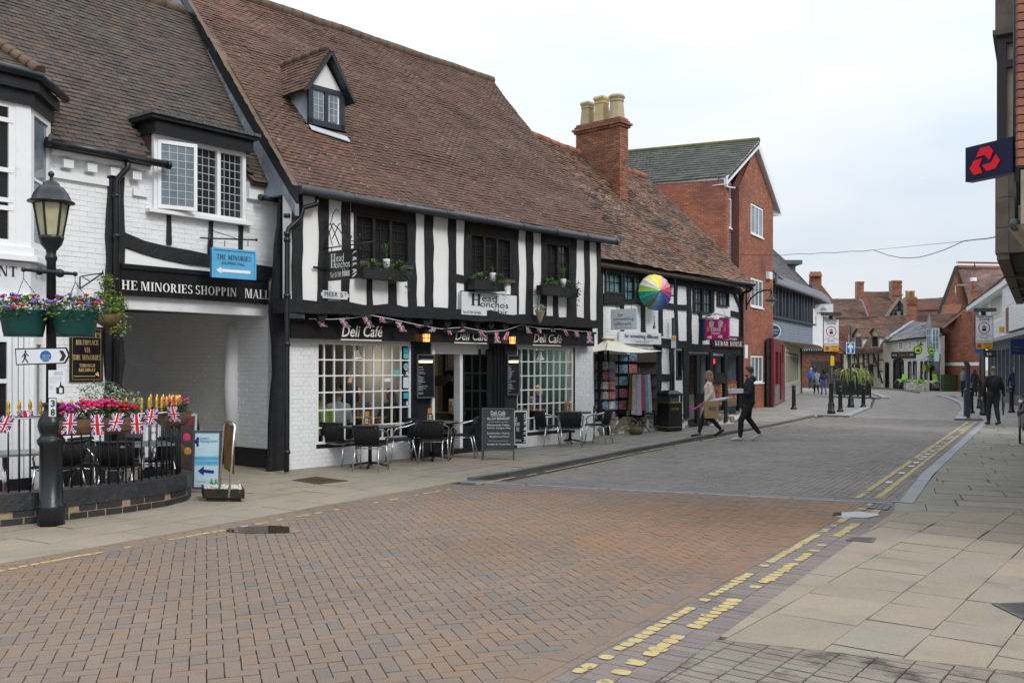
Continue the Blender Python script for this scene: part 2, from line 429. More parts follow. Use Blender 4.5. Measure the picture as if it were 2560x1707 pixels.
def text(body,p0,xd,zd,wid,hgt,m,parent,shear=0,dep=.004,name='lettering',bold=0,label=None,fit=True,spacing=1,align=None,flip=False):
 """flat lettering fitted to a rectangle: lower-left p0, along xd, up zd"""
 key=(body,shear,bold,spacing)
 if key not in _tx:
  cu=bpy.data.curves.new('t','FONT');cu.body=body;cu.shear=shear;cu.offset=bold;cu.align_x='CENTER';cu.space_character=spacing;cu.resolution_u=3
  me=evalmesh(bpy.data.objects.new('t',cu));bpy.data.curves.remove(cu)
  vs=np.array([v.co[:2]for v in me.vertices]);fs=[tuple(p.vertices)for p in me.polygons];bpy.data.meshes.remove(me)
  _tx[key]=(vs,fs)
 vs,fs=_tx[key];lo,hi=vs.min(0),vs.max(0);q=(vs-lo)/(hi-lo)
 p0,xd,zd=V(p0),V(xd).normalized(),V(zd).normalized()
 base=wloc(parent)if parent is not None else V((0,0,0));n=xd.cross(zd).normalized()*dep
 P0=np.array(p0-base);co_=P0+q[:,:1]*np.array(xd*wid)+q[:,1:]*np.array(zd*hgt)+np.array(n)
 me=bpy.data.meshes.new(name);me.from_pydata(co_.tolist(),[],fs);me.materials.append(m)
 o=bpy.data.objects.new(name,me);link(o,parent)
 if label:o['label']=label
 return o
def wtext(W,body,a0,z0,wid,hgt,o,m,parent,**k):return text(body,W.P(a0,z0,o),W.d,(0,0,1),wid,hgt,m,parent,**k)
def leaves(mb,c,r,n,size,mi=0,seed=None,droop=0,shell=.5,mis=None):
 c=V(c);rr=random.Random(seed)if seed is not None else R
 for _ in range(n):
  while True:
   d=V((rr.uniform(-1,1),rr.uniform(-1,1),rr.uniform(-1,1)))
   if 0<d.length<=1:break
  d=d.normalized()*(shell+(1-shell)*rr.random());p=c+V((d.x*r[0],d.y*r[1],d.z*r[2]))
  if droop:p.z-=droop*rr.random()*(d.x**2+d.y**2)
  s_=size*rr.uniform(.6,1.3);x=V((rr.uniform(-1,1),rr.uniform(-1,1),rr.uniform(-.6,.6))).normalized();y=x.cross(V((rr.uniform(-1,1),rr.uniform(-1,1),rr.uniform(-1,1)))).normalized()
  nn=x.cross(y)
  mb.add([p-x*s_,p-y*s_*.45+nn*s_*.12,p+x*s_,p+y*s_*.45+nn*s_*.12],[(0,1,2),(0,2,3)],(rr.choice(mis)if mis else mi))
 return mb
def _glyph(ch):
 q=[]
 def Rr(x0,y0,x1,y1):q.append([(x0,y0),(x1,y0),(x1,y1),(x0,y1)])
 def S(x,t=.17,top=True,bot=True):
  Rr(x,0,x+t,1)
  if bot:Rr(x-.07,0,x+t+.07,.05)
  if top:Rr(x-.07,.95,x+t+.07,1)
 def D(x0,y0,x1,y1,w_):q.append([(x0,y0),(x0+w_,y0),(x1+w_,y1),(x1,y1)])
 def O(cx,cy,rx,ry,a0=0,a1=360,tx=.17,ty=.06,n=18):
  for i in range(n):
   t0,t1=[math.radians(a0+(a1-a0)*k/n)for k in(i,i+1)]
   q.append([(cx+rx*math.cos(t0),cy+ry*math.sin(t0)),(cx+rx*math.cos(t1),cy+ry*math.sin(t1)),(cx+(rx-tx)*math.cos(t1),cy+(ry-ty)*math.sin(t1)),(cx+(rx-tx)*math.cos(t0),cy+(ry-ty)*math.sin(t0))])
 w_=.7
 if ch=='T':S(.27,top=False);Rr(0,.94,.7,1);Rr(0,.78,.04,.94);Rr(.66,.78,.7,.94)
 elif ch=='H':S(.07);S(.53);Rr(.24,.47,.53,.54);w_=.78
 elif ch=='E':S(.07);Rr(.24,0,.62,.06);Rr(.24,.94,.6,1);Rr(.24,.48,.46,.54);Rr(.58,.06,.62,.25);Rr(.56,.78,.6,.94);Rr(.43,.38,.46,.64);w_=.64
 elif ch=='M':S(.06,.07);S(.72);D(.12,1,.42,0,.16);D(.70,1,.44,0,.06);w_=.98
 elif ch=='I':S(.07);w_=.31
 elif ch=='N':S(.08,.07,bot=True);S(.66,.07,bot=False);D(.08,1,.58,0,.17);w_=.82
 elif ch=='O':O(.38,.5,.38,.52);w_=.76
 elif ch=='R':S(.07);O(.24,.73,.36,.27,-90,90);D(.54,0,.30,.48,.17);Rr(.52,0,.74,.05);w_=.74
 elif ch=='P':S(.07);O(.24,.73,.36,.27,-90,90);w_=.62
 elif ch=='B':S(.07);O(.24,.74,.32,.26,-90,90);O(.24,.26,.38,.27,-90,90);w_=.66
 elif ch=='S':O(.27,.74,.25,.28,20,250,.13);O(.27,.26,.27,.28,-160,85,.13);w_=.55
 elif ch=='A':D(0,0,.3,1,.07);D(.52,0,.27,1,.17);Rr(.14,.28,.56,.34);Rr(-.05,0,.14,.04);Rr(.46,0,.76,.04);w_=.72
 elif ch=='L':S(.07);Rr(.24,0,.6,.06);Rr(.56,.06,.6,.28);w_=.62
 elif ch=='G':O(.38,.5,.38,.52,40,320);Rr(.52,.05,.68,.42);Rr(.46,.40,.74,.45);w_=.76
 elif ch=='C':O(.38,.5,.38,.52,45,315);w_=.68
 elif ch=='V':D(.27,0,0,1,.17);D(.35,0,.6,1,.07);Rr(-.05,.95,.24,1);Rr(.55,.95,.74,1);w_=.68
 elif ch=='Y':D(.24,.45,0,1,.16);D(.33,.45,.58,1,.07);Rr(.25,0,.42,.5);Rr(.18,0,.49,.05);w_=.66
 elif ch=='W':D(.22,0,0,1,.16);D(.32,0,.46,1,.06);D(.66,0,.42,1,.16);D(.76,0,.95,1,.06);w_=1.05
 elif ch=='U':S(.07,bot=False);Rr(.07,.3,.24,1);q.pop();Rr(.54,.3,.6,1);Rr(.47,.95,.67,1);O(.335,.3,.265,.32,180,360);w_=.68
 elif ch=='K':S(.07);D(.24,.42,.56,1,.07);D(.5,0,.27,.5,.17);w_=.74
 elif ch=='D':S(.07);O(.24,.5,.46,.5,-90,90);w_=.74
 elif ch=='F':S(.07);Rr(.24,.94,.6,1);Rr(.24,.48,.46,.54);Rr(.56,.76,.6,.94);w_=.6
 else:w_=.35
 return q,w_
def serif_key(body,sp=.1):
 key=(body,'S',sp,0)
 if key not in _tx:
  vs=[];fs=[];x=0;lay=[];n=0
  for ch in body:
   q,w_=_glyph(ch)
   for p in q:
    k=len(vs);vs+=[(x+a,b)for a,b in p];fs.append((k,k+1,k+2,k+3));lay+=[n%9]*4;n+=1
   x+=w_+sp
  _tx[key]=(np.array(vs),fs,lay)
 return _tx[key]
def serif(body,p0,xd,zd,wid,hgt,m,parent,dep=.004,sp=.1,name='lettering',thick=0):
 vs,fs,lay=serif_key(body,sp);lo,hi=vs.min(0),vs.max(0);q=(vs-lo)/(hi-lo)
 p0,xd,zd=V(p0),V(xd).normalized(),V(zd).normalized();base=wloc(parent)if parent is not None else V((0,0,0));n=xd.cross(zd).normalized()
 A_=np.array(p0-base)+q[:,:1]*np.array(xd*wid)+q[:,1:]*np.array(zd*hgt)+np.array(n)[None]*(dep+np.array(lay)[:,None]*.00025)
 me=bpy.data.meshes.new(name);me.from_pydata(A_.tolist(),[],fs);me.materials.append(m)
 o=bpy.data.objects.new(name,me);return link(o,parent)
def wserif(W,body,a0,z0,wid,hgt,o,m,parent,**k):return serif(body,W.P(a0,z0,o),W.d,(0,0,1),wid,hgt,m,parent,**k)
def wser_px(W,body,u0,vt,vb,u1,o,m,parent,vb1=None,**k):
 """serif words from their place in the facade plane: left px, top, bottom, right px"""
 a0,a1=W.a(u0,o),W.a(u1,o);z0,z1=W.z(u0,vb,o),W.z(u0,vt,o)
 zd=(0,0,1);xd=W.d if vb1 is None else(W.P(a1,W.z(u1,vb1,o),0)-W.P(a0,z0,0))
 return serif(body,W.P(a0,z0,o),xd,zd,a1-a0,z1-z0,m,parent,**k)
def text_px(W,body,u0,vt,vb,u1,o,m,parent,vb1=None,**k):
 a0,a1=W.a(u0,o),W.a(u1,o);z0,z1=W.z(u0,vb,o),W.z(u0,vt,o)
 xd=W.d if vb1 is None else(W.P(a1,W.z(u1,vb1,o),0)-W.P(a0,z0,0))
 return text(body,W.P(a0,z0,o),xd,(0,0,1),a1-a0,z1-z0,m,parent,**k)
# ---------------- materials ----------------
M={}
M['herring']=mat('clay_paver',(0,0,0),.8,tints=[(.165,.142,.125),(.19,.146,.116),(.20,.15,.115),(.208,.152,.114),(.22,.15,.105),(.198,.15,.12),(.222,.168,.125)],var=.1,vscale=.6,fine=-.22,bump=.5,bscale=160,stain=[((.24,.14,.08),.3,.52,.74),((.12,.105,.095),.8,.62,.85),((.08,.07,.06),9,.72,.78)])
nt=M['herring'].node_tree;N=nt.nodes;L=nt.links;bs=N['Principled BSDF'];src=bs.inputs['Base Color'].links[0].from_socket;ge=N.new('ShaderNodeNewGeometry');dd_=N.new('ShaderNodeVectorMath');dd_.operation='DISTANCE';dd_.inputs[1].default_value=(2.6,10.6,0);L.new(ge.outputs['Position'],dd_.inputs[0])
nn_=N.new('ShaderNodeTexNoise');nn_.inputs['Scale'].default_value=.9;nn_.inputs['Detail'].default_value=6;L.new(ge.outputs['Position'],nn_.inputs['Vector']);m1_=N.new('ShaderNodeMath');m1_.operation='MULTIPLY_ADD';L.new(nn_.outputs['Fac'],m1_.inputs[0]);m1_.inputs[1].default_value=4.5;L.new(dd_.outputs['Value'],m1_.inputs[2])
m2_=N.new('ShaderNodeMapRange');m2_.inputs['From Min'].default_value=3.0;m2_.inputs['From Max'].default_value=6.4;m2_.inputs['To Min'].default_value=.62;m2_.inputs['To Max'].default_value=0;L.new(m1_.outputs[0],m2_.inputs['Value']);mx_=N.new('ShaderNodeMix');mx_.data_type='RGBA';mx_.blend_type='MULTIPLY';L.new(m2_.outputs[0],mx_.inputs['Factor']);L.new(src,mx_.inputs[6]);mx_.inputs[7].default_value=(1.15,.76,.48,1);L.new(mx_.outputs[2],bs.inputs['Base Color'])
M['joint']=mat('joint_dirt',(.060,.048,.04),.95,var=.3,vscale=8)
M['setts']=mat('grey_paver',(0,0,0),.8,tints=[(.175,.155,.138),(.21,.187,.165),(.19,.166,.15),(.23,.203,.178)],var=.13,vscale=.5,fine=-.2,bump=.5,bscale=150,stain=((.10,.095,.09),.8,.55,.8))
M['flag']=mat('buff_flagstone',(0,0,0),.85,tints=[(.262,.218,.168),(.30,.248,.188),(.282,.233,.178),(.27,.23,.182)],var=.08,vscale=1.5,fine=-.16,bump=.35,bscale=120,stain=[((.19,.17,.14),1.6,.54,.78),((.13,.12,.10),11,.70,.76),((.33,.30,.26),5,.66,.74)])
M['gflag']=mat('grey_flagstone',(0,0,0),.85,tints=[(.225,.205,.172),(.255,.232,.198),(.22,.203,.18),(.27,.243,.20)],var=.1,vscale=.8,fine=-.12,bump=.3,bscale=100,stain=[((.13,.125,.12),.9,.55,.78),((.14,.13,.12),6,.64,.75)])
M['purple']=mat('edge_paver',(0,0,0),.8,tints=[(.165,.14,.135),(.195,.16,.148),(.22,.172,.15),(.18,.155,.15)],var=.12,vscale=.9,fine=-.18,bump=.5,bscale=150,stain=((.12,.105,.10),1.2,.58,.72))
M['brownset']=mat('brown_sett',(0,0,0),.85,tints=[(.20,.17,.14),(.245,.205,.165),(.225,.185,.152)],var=.15,vscale=1,fine=-.18,bump=.5,bscale=150,stain=((.07,.055,.045),2.5,.52,.66))
M['kerb']=mat('granite_kerb',(0,0,0),.7,tints=[(.24,.25,.26),(.30,.31,.32),(.27,.28,.29)],var=.08,vscale=2,fine=-.15)
M['dkerb']=mat('dark_kerb',(0,0,0),.7,tints=[(.12,.12,.115),(.16,.155,.15)],var=.1,vscale=2,fine=-.12)
M['yellow']=mat('yellow_line_paint',(.47,.365,.155),.7,var=.15,vscale=6,stain=[((.20,.15,.11),14,.56,.64),((.36,.27,.13),3,.5,.75)])
M['whitepaint_r']=mat('white_road_paint',(.6,.62,.62),.7,var=.1,stain=((.3,.3,.3),7,.5,.7))
M['wbrick']=mat('white_painted_brick',(0,0,0),.6,tints=[(.765,.775,.785),(.78,.79,.795),(.795,.80,.805)],var=.04,vscale=3,bump=.6,bscale=45,stain=[((.60,.60,.59),2.2,.60,.85),((.45,.42,.38),14,.70,.82)])
M['wmortar']=mat('white_painted_joint',(.70,.71,.72),.7,var=.06,vscale=5,bump=.3,stain=((.36,.35,.33),9,.6,.8))
M['plaster']=mat('white_plaster',(.80,.80,.79),.75,var=.035,vscale=2,bump=.25,bscale=14,stain=[((.55,.53,.49),1.6,.60,.85),((.42,.40,.37),9,.70,.82)])
M['wwood']=mat('white_gloss_wood',(.78,.785,.79),.35,var=.03,bump=.1,bscale=20,stain=((.5,.47,.43),5,.66,.8))
M['timber']=mat('black_timber',(.013,.014,.016),.65,var=.35,vscale=7,bump=1,bscale=60,wave=(1,1,.14),spec=.35,stain=[((.05,.048,.045),18,.58,.75),((.11,.10,.09),30,.70,.78)])
M['htimber']=mat('black_beam',(.012,.013,.015),.65,var=.35,vscale=7,bump=1,bscale=60,wave=(.3,.3,1.6),spec=.35,stain=[((.05,.048,.045),18,.58,.75)])
M['black']=mat('black_gloss_paint',(.014,.015,.018),.28,var=.15,vscale=3,stain=((.03,.03,.032),6,.55,.8),bump=.12,bscale=12)
M['blackmat']=mat('black_matt_paint',(.018,.018,.02),.55,var=.2)
M['brownblack']=mat('dark_brown_frame',(.022,.017,.014),.5,var=.25)
M['gutter']=mat('grey_black_gutter',(.045,.052,.062),.35,var=.2,vscale=4,stain=((.10,.11,.12),8,.6,.8))
M['iron']=mat('painted_iron',(.013,.016,.018),.3,var=.2,vscale=6,stain=((.06,.05,.045),22,.66,.75),bump=.15)
M['glass']=glass_mat('window_glass',(.9,.94,.95),.97)
M['dglass']=mat('dark_window_glass',(.018,.02,.022),.06,var=.5,vscale=1.3,spec=.7)
M['cglass']=mat('curtained_glass',(.10,.22,.25),.12,var=.5,vscale=5,spec=.6)
M['bglass']=mat('blue_grey_glass',(.13,.17,.20),.1,var=.4,vscale=2,spec=.7)
M['lead']=mat('lead_flashing',(.21,.24,.28),.55,var=.2,vscale=4,stain=((.38,.40,.43),3,.55,.7),bump=.3)
M['cames']=mat('lead_cames',(.42,.45,.48),.5,var=.1)
M['tileA']=mat('brown_roof_tile',(0,0,0),.88,tints=[(.055,.045,.042),(.07,.055,.048),(.082,.063,.052),(.075,.062,.053),(.085,.064,.052),(.098,.07,.054),(.12,.075,.055)],var=.16,vscale=1.2,bump=.7,bscale=70,fine=-.22,stain=[((.075,.068,.045),2,.54,.75),((.25,.24,.2),30,.70,.76)])
M['tileB']=mat('red_brown_roof_tile',(0,0,0),.88,tints=[(.078,.047,.036),(.105,.058,.042),(.128,.066,.046),(.112,.063,.044),(.145,.074,.052),(.19,.085,.06)],var=.16,vscale=.9,bump=.7,bscale=70,fine=-.22,stain=[((.085,.062,.035),1.1,.54,.72),((.46,.44,.39),15,.645,.675)])
M['tileC']=mat('mixed_old_roof_tile',(0,0,0),.88,tints=[(.05,.042,.038),(.085,.055,.042),(.13,.075,.052),(.21,.115,.075),(.10,.065,.05),(.24,.15,.105),(.06,.05,.045),(.26,.105,.06)],var=.18,vscale=1.2,bump=.7,bscale=70,fine=-.2,stain=[((.13,.10,.035),3,.60,.70),((.4,.38,.33),16,.68,.72)])
M['slateD']=mat('grey_concrete_tile',(0,0,0),.9,tints=[(.06,.062,.055),(.085,.088,.075),(.07,.07,.06)],var=.25,vscale=2,bump=.5,fine=-.2,stain=[((.13,.115,.04),2,.56,.7),((.35,.35,.32),18,.66,.71)])
M['slateE']=mat('dark_slate',(0,0,0),.7,tints=[(.085,.08,.085),(.11,.10,.105),(.095,.085,.09)],var=.12)
M['dorm']=M['tileB']
M['ridge']=mat('ridge_tile',(.13,.085,.06),.9,var=.3,vscale=4,bump=.6,bscale=50,stain=((.16,.13,.05),5,.55,.7))
M['redbrick']=mat('red_brick',(0,0,0),.85,tints=[(.25,.085,.052),(.31,.11,.066),(.36,.135,.08),(.27,.10,.066),(.41,.17,.10)],var=.12,vscale=2,fine=-.18,bump=.4,bscale=90,stain=((.17,.075,.06),.7,.5,.7))
M['oldbrick']=mat('old_red_brick',(0,0,0),.88,tints=[(.16,.07,.047),(.24,.095,.056),(.32,.125,.07),(.20,.095,.065),(.36,.165,.09)],var=.2,vscale=3,fine=-.2,bump=.6,bscale=80,stain=((.10,.075,.055),3,.55,.72))
M['mortar']=mat('grey_mortar',(.28,.21,.16),.95,var=.2,vscale=8,bump=.4)
M['mortarD']=mat('red_mortar',(.16,.06,.045),.95,var=.2,vscale=8)
M['blackbrick']=mat('black_painted_brick',(0,0,0),.5,tints=[(.02,.021,.022),(.03,.031,.032),(.025,.025,.026)],var=.2,bump=.6,bscale=60,stain=((.07,.07,.068),12,.6,.8))
M['buffmortar']=mat('buff_mortar',(.30,.22,.14),.95,var=.25,vscale=20)
M['blackcap']=mat('black_stone_coping',(.026,.028,.031),.45,var=.25,vscale=5,bump=1,bscale=22,stain=((.06,.062,.065),6,.55,.8))
M['cream']=mat('cream_canvas',(.70,.66,.56),.85,var=.05,vscale=3,bump=.1)
M['gold']=mat('gold_paint',(.62,.38,.06),.35,.55,var=.2,vscale=14)
M['alu']=mat('polished_aluminium',(.62,.62,.63),.22,1,var=.1,vscale=20)
M['steel']=mat('grey_steel',(.35,.36,.37),.4,.8,var=.2)
M['wicker']=mat('black_wicker',(.016,.017,.020),.55,var=.3,vscale=30,bump=.8,bscale=140)
M['tabletop']=mat('grey_brown_table_slats',(.12,.11,.10),.6,var=.2,vscale=9,bump=.3,wave=(1,1,1))
M['ltext']=mat('white_lettering',(.78,.77,.73),.6,var=.04)
M['dtext']=mat('black_lettering',(.02,.02,.025),.6,var=0)
M['signwhite']=mat('white_sign_face',(.68,.70,.73),.45,var=.03)
M['signgrey']=mat('pale_grey_sign',(.52,.57,.60),.5,var=.04)
M['wood']=mat('orange_wood',(.42,.20,.05),.5,var=.2,vscale=6,bump=.2)
M['stone']=mat('rubble_stone',(0,0,0),.9,tints=[(.16,.13,.10),(.25,.2,.15),(.33,.28,.22),(.2,.15,.12)],var=.2,vscale=8,bump=.7)
M['green']=mat('leaf_green',(.055,.115,.03),.6,var=.4,vscale=9,spec=.3)
M['dgreen']=mat('dark_leaf_green',(.025,.062,.022),.6,var=.35,vscale=9,spec=.3)
M['lime']=mat('yellow_green_leaf',(.22,.27,.05),.6,var=.3,vscale=9,spec=.3)
M['silver']=mat('silver_leaf',(.32,.37,.28),.7,var=.25,vscale=12)
M['red']=mat('red_petal',(.50,.012,.02),.6,var=.25,vscale=30)
M['pink']=mat('pink_petal',(.62,.03,.14),.6,var=.25,vscale=30)
M['magenta']=mat('magenta_petal',(.36,.02,.24),.6,var=.25,vscale=30)
M['violet']=mat('violet_petal',(.16,.09,.42),.6,var=.3,vscale=30)
M['wpetal']=mat('white_petal',(.7,.7,.68),.7,var=.1)
M['coir']=mat('coir_liner',(.14,.085,.045),.95,var=.4,vscale=7,bump=1,bscale=90)
def pm(name,col,rough=.6,**k):return mat(name,col,rough,var=k.pop('var',.1),**k)
# ---------------- ground ----------------
ROOT={}
g=MB();g.add([(-300,-60,-.03),(300,-60,-.03),(300,500,-.03),(-300,500,-.03)],[(0,1,2,3)])
ground=struct('ground',g,mat('bare_ground',(.16,.15,.135),.95,var=.2,vscale=.3))
ground['label']='bare grey ground far beyond the paved streets'
def g2(u,v):p=G(u,v);return(p.x,p.y)
# region corner points (plan, metres)
L0,L1=(-7.6,4.2),g2(1165,1204)
RB0,RB1=(-.82,4.15),g2(2124,1254)
GR=[g2(1213,1206),g2(2242,1258)]
road=MB();road.add([(*p,-.012)for p in(L0,(4.5,3.0),g2(2270,1262),(16.2,31.5),(19,39),(27,58),(60,76),(29,79),(20.5,53),(11.0,34.2),(0,15.6),L1)],[tuple(range(12))])
road=struct('road',road,M['joint']);road['label']='block paved street with orange brown herringbone in front and grey blocks beyond'
E1=V((.951,.309)).normalized();E1=(E1 .x,E1 .y);E2=(-E1[1],E1[0])
def herr_t(x,y):return.03 if R.random()<.02 else R.random()
P=Pieces();RG1=ccw([L0,(-.82,4.15),RB1,GR[1],GR[0],L1])
RG1=ccw([(-6.95,4.15),(-.82,4.15),(RB1[0],RB1[1]),(4.6,12.72),(-.3,14.55),(-.62,14.3)])
herring(P,RG1,E1,E2,.1,0.0,herr_t)
P.build('paving_block',M['herring'],road,300,'herringbone_blocks')
# edge courses either side of the herringbone
kd=V((RB1[0]-RB0[0],RB1[1]-RB0[1])).normalized();kd=(kd.x,kd.y);kp=(kd[1],-kd[0])
def off(p,d,t):return(p[0]+d[0]*t,p[1]+d[1]*t)
P=Pieces();courses(P,ccw([RB0,off(RB0,kp,.21),off(RB1,kp,.21),RB1]),kd,kp,.22,.205,.003,gap=.002)
P.build('edge_block',M['herring'],road,60,'edge_blocks')
FE=[g2(1620,1735),g2(1790,1599),g2(1925,1501),g2(2157,1341.5),g2(2244,1278)]
P=Pieces();a=off(RB0,kp,.21);b=off(RB1,kp,.21)
RG3=ccw([a,b,(5.2,12.35),FE[4],FE[1],(.06,4.15)])
courses(P,RG3,kd,kp,.205,.105,-.001,gap=.003)
kd2=V((L1[0]+6.95,L1[1]-4.15)).normalized();kd2=(kd2 .x,kd2 .y);kn2=(kd2[1],-kd2[0])
P.build('channel_block',M['purple'],road,300,'channel_blocks')
P=Pieces();l0=(-6.95,4.15);l1=(-.62,14.3)
RGL=ccw([l0,l1,off(l1,kn2,-.42),off(l0,kn2,-.42)])
d45=(kd2[0]*.94+kn2[0]*.34,kd2[1]*.94+kn2[1]*.34);d45n=(d45[1],-d45[0])
courses(P,RGL,d45,d45n,.105,.205,.001,gap=.0025)
P.build('border_block',M['herring'],road,150,'border_blocks')
# granite band across the street
P=Pieces();gd=V((GR[1][0]-GR[0][0],GR[1][1]-GR[0][1])).normalized();gd=(gd.x,gd.y);gn=(-gd[1],gd[0])
g0=off(GR[0],gd,-.6);g1=off(GR[1],gd,.1)
courses(P,ccw([g0,g1,off(g1,gn,.28),off(g0,gn,.28)]),gd,gn,.28,1.15,.004,stagger=False)
P.build('band_stone',M['dkerb'],road,20)
P=Pieces();courses(P,ccw([off(g0,gn,-.06),off(g1,gn,-.06),g1,g0]),gd,gn,.06,1.3,.006,stagger=False)
P.build('band_edging',mat('blue_grey_edging',(0,0,0),.5,tints=[(.22,.25,.29),(.28,.31,.35)],var=.08),road,20)
# grey block street beyond
P=Pieces();k0=off(g0,gn,.28);k1=off(g1,gn,.28)
RG2=ccw([k0,k1,(6.8,15.67),(15.6,31.0),(11.0,34.1),(-.05,15.6)])
q=V((.5,.866));q1=(q.x,q.y);q2=(-q.y,q.x)
herring(P,ccw([(-.35,14.9),(5.32,12.68),(15.8,31.2),(11.05,34.1),(7.55,28.0),(2.6,20.1),(-.02,15.6)]),q1,q2,.1,0.0)
P.build('street_block',M['setts'],road,300,'street_blocks')
mb=MB();mb.add([(*p,-.001)for p in((10.95,34.15),(15.6,31.1),(19,39),(27,58),(60,76),(29,79),(20.5,53),(15.7,41))],[tuple(range(8))])
fs=bpy.data.materials.new('far_block_paving');fs.use_nodes=True
def brickmat(m,c1,c2,cm,sc,rot,bw=.5,bh=.25,ms=.02,plane='xy',var=.15):
 nt=m.node_tree;N=nt.nodes;L=nt.links;b=N['Principled BSDF'];b.inputs['Roughness'].default_value=.85
 geo=N.new('ShaderNodeNewGeometry');mpn=N.new('ShaderNodeMapping');mpn.inputs['Rotation'].default_value=rot;L.new(geo.outputs['Position'],mpn.inputs[0])
 br=N.new('ShaderNodeTexBrick');br.inputs['Scale'].default_value=sc;br.inputs['Brick Width'].default_value=bw;br.inputs['Row Height'].default_value=bh;br.inputs['Mortar Size'].default_value=ms
 br.inputs['Color1'].default_value=(*c1,1);br.inputs['Color2'].default_value=(*c2,1);br.inputs['Mortar'].default_value=(*cm,1);L.new(mpn.outputs[0],br.inputs['Vector'])
 n=N.new('ShaderNodeTexNoise');n.inputs['Scale'].default_value=1.3;n.inputs['Detail'].default_value=6;L.new(geo.outputs['Position'],n.inputs['Vector'])
 mr=N.new('ShaderNodeMapRange');mr.inputs['From Min'].default_value=.3;mr.inputs['From Max'].default_value=.7;mr.inputs['To Min'].default_value=1-var;mr.inputs['To Max'].default_value=1+var;L.new(n.outputs[0],mr.inputs['Value'])
 vm=N.new('ShaderNodeVectorMath');vm.operation='SCALE';L.new(br.outputs[0],vm.inputs[0]);L.new(mr.outputs[0],vm.inputs['Scale']);L.new(vm.outputs[0],b.inputs['Base Color'])
 return m
brickmat(fs,(.225,.197,.176),(.27,.238,.212),(.13,.118,.108),1,(0,0,-math.radians(60)),.2,.1,.008)
mb.build('far_paving',fs,road)
# pavements
pv=MB();pv.add([(*p,-.013)for p in((-14,4),(-6.95-.35,4.2),off(l1,kn2,-.4),(-.1,15.62),(10.9,34.2),(15.5,41.2),(20.3,53),(28,79),(60,77),(60,110),(-20,110),(-20,4))],[tuple(range(12))])
pavl=struct('pavement',pv,M['joint']);pavl['label']='buff and grey flagged footway along the timber framed shops'
pr=MB();pr.add([(*p,-.0135)for p in((3.2,2.5),(.1,3.0),FE[1],FE[3],(5.3,12.3),(16.2,31.5),(19.2,39),(27.3,58),(60,75),(60,2.5))],[tuple(range(10))])
pavr=struct('pavement',pr,M['joint']);pavr['label']='wide footway of buff flags nearest the camera turning grey further up, right side'
e=kd2;n_=kn2
edge0=off(l0,kn2,-.42);edge1=off(l1,kn2,-.42)
P=Pieces();rgA=ccw([edge0,edge1,(-6.3,19.5),(-13,12)]);courses(P,rgA,e,n_,[.45,.6,.6],[.6,.75,.9],.004,gap=.004)
rgB=ccw([edge1,(-.28,15.55),(1.2,18.0),(-1.3,19.6),(-6.3,19.5)])
courses(P,rgB,e,n_,[.45,.6,.6],[.6,.75,.9],.004,gap=.004)
P.build('flagstone',M['flag'],pavl,200)
P=Pieces();rgC=ccw([(-.28,15.55),(2.4,20.1),(7.35,28.05),(10.85,34.15),(4,36),(-2.9,17.7)])
rgC1=ccw([(1.2,18.0),(2.45,20.15),(0,24),(-1.3,19.6)]);rgC2=ccw([(2.45,20.15),(7.35,28.1),(4.6,31),(-.5,24.6)]);rgC3=ccw([(7.35,28.1),(10.85,34.15),(11,42),(4.6,31)])
for rg in(rgC1,rgC2,rgC3):courses(P,rg,q1,q2,[.45,.6],[.6,.75,.9],.004,gap=.004)
P.build('paving_slab',M['gflag'],pavl,250)
mb=MB();mb.add([(*p,.001)for p in((10.85,34.2),(12,34.0),(15.6,41),(20.3,53),(28,79),(60,77),(60,110),(10,110),(8,42))],[tuple(range(9))])
ff=bpy.data.materials.new('far_flags');ff.use_nodes=True;brickmat(ff,(.23,.215,.20),(.28,.26,.24),(.15,.14,.13),1,(0,0,-math.radians(60)),.75,.5,.01)
mb.build('far_flags',ff,pavl)
fd=V((.6,.8));f1=(fd.x,fd.y);f2=(fd.y,-fd.x)
P=Pieces();rg4=ccw([FE[1],(2.26,5.845),(3.01,5.53),(9,4.3),(9,11.62),(4.69,11.62),FE[3],FE[2]]);rg4=ccw([FE[1],(3.01,5.55),(9,4.0),(9,11.6),(4.70,11.6)])
courses(P,rg4,f1,f2,[.45,.45,.6],[.45,.6,.75],.004,gap=.004)
P.build('flagstone',M['flag'],pavr,250)
P=Pieces()
for rg5 in(ccw([FE[1],(3.01,5.55),(3.0,3.0),(.0,3.2),(.05,4.1)]),ccw([(3.01,5.55),(9,4.0),(9,2.8),(3.0,2.8)])):courses(P,rg5,f1,f2,.21,.105,.002,gap=.0055)
P.build('small_paver',M['brownset'],pavr,250)
P=Pieces();rg6=ccw([(4.86,11.62),(12,11.62),(34,31.5),(16.0,31.6),(5.35,12.3)])
rg6=[ccw([(5.03,11.62),(14,11.62),(14,20),(9.5,20.2),(5.22,12.3)]),ccw([(9.5,20.2),(14,20.0),(24,31.6),(15.8,31.6)])]
for rg in rg6:courses(P,rg,(.93,-.37),(.37,.93),[.45,.6],[.75,.9,1.1],.004,gap=.005)
P.poly([(4.72,11.62),(5.06,11.62),(5.35,12.45),(5.08,12.45)],.003,-.03,.4);P.build('paving_slab',M['gflag'],pavr,300)
mb=MB();mb.add([(*p,.001)for p in((15.9,31.65),(24,31.65),(60,60),(60,75),(27.3,58),(22,45.5),(18.9,39))],[tuple(range(7))])
mb.build('far_flags',ff,pavr)
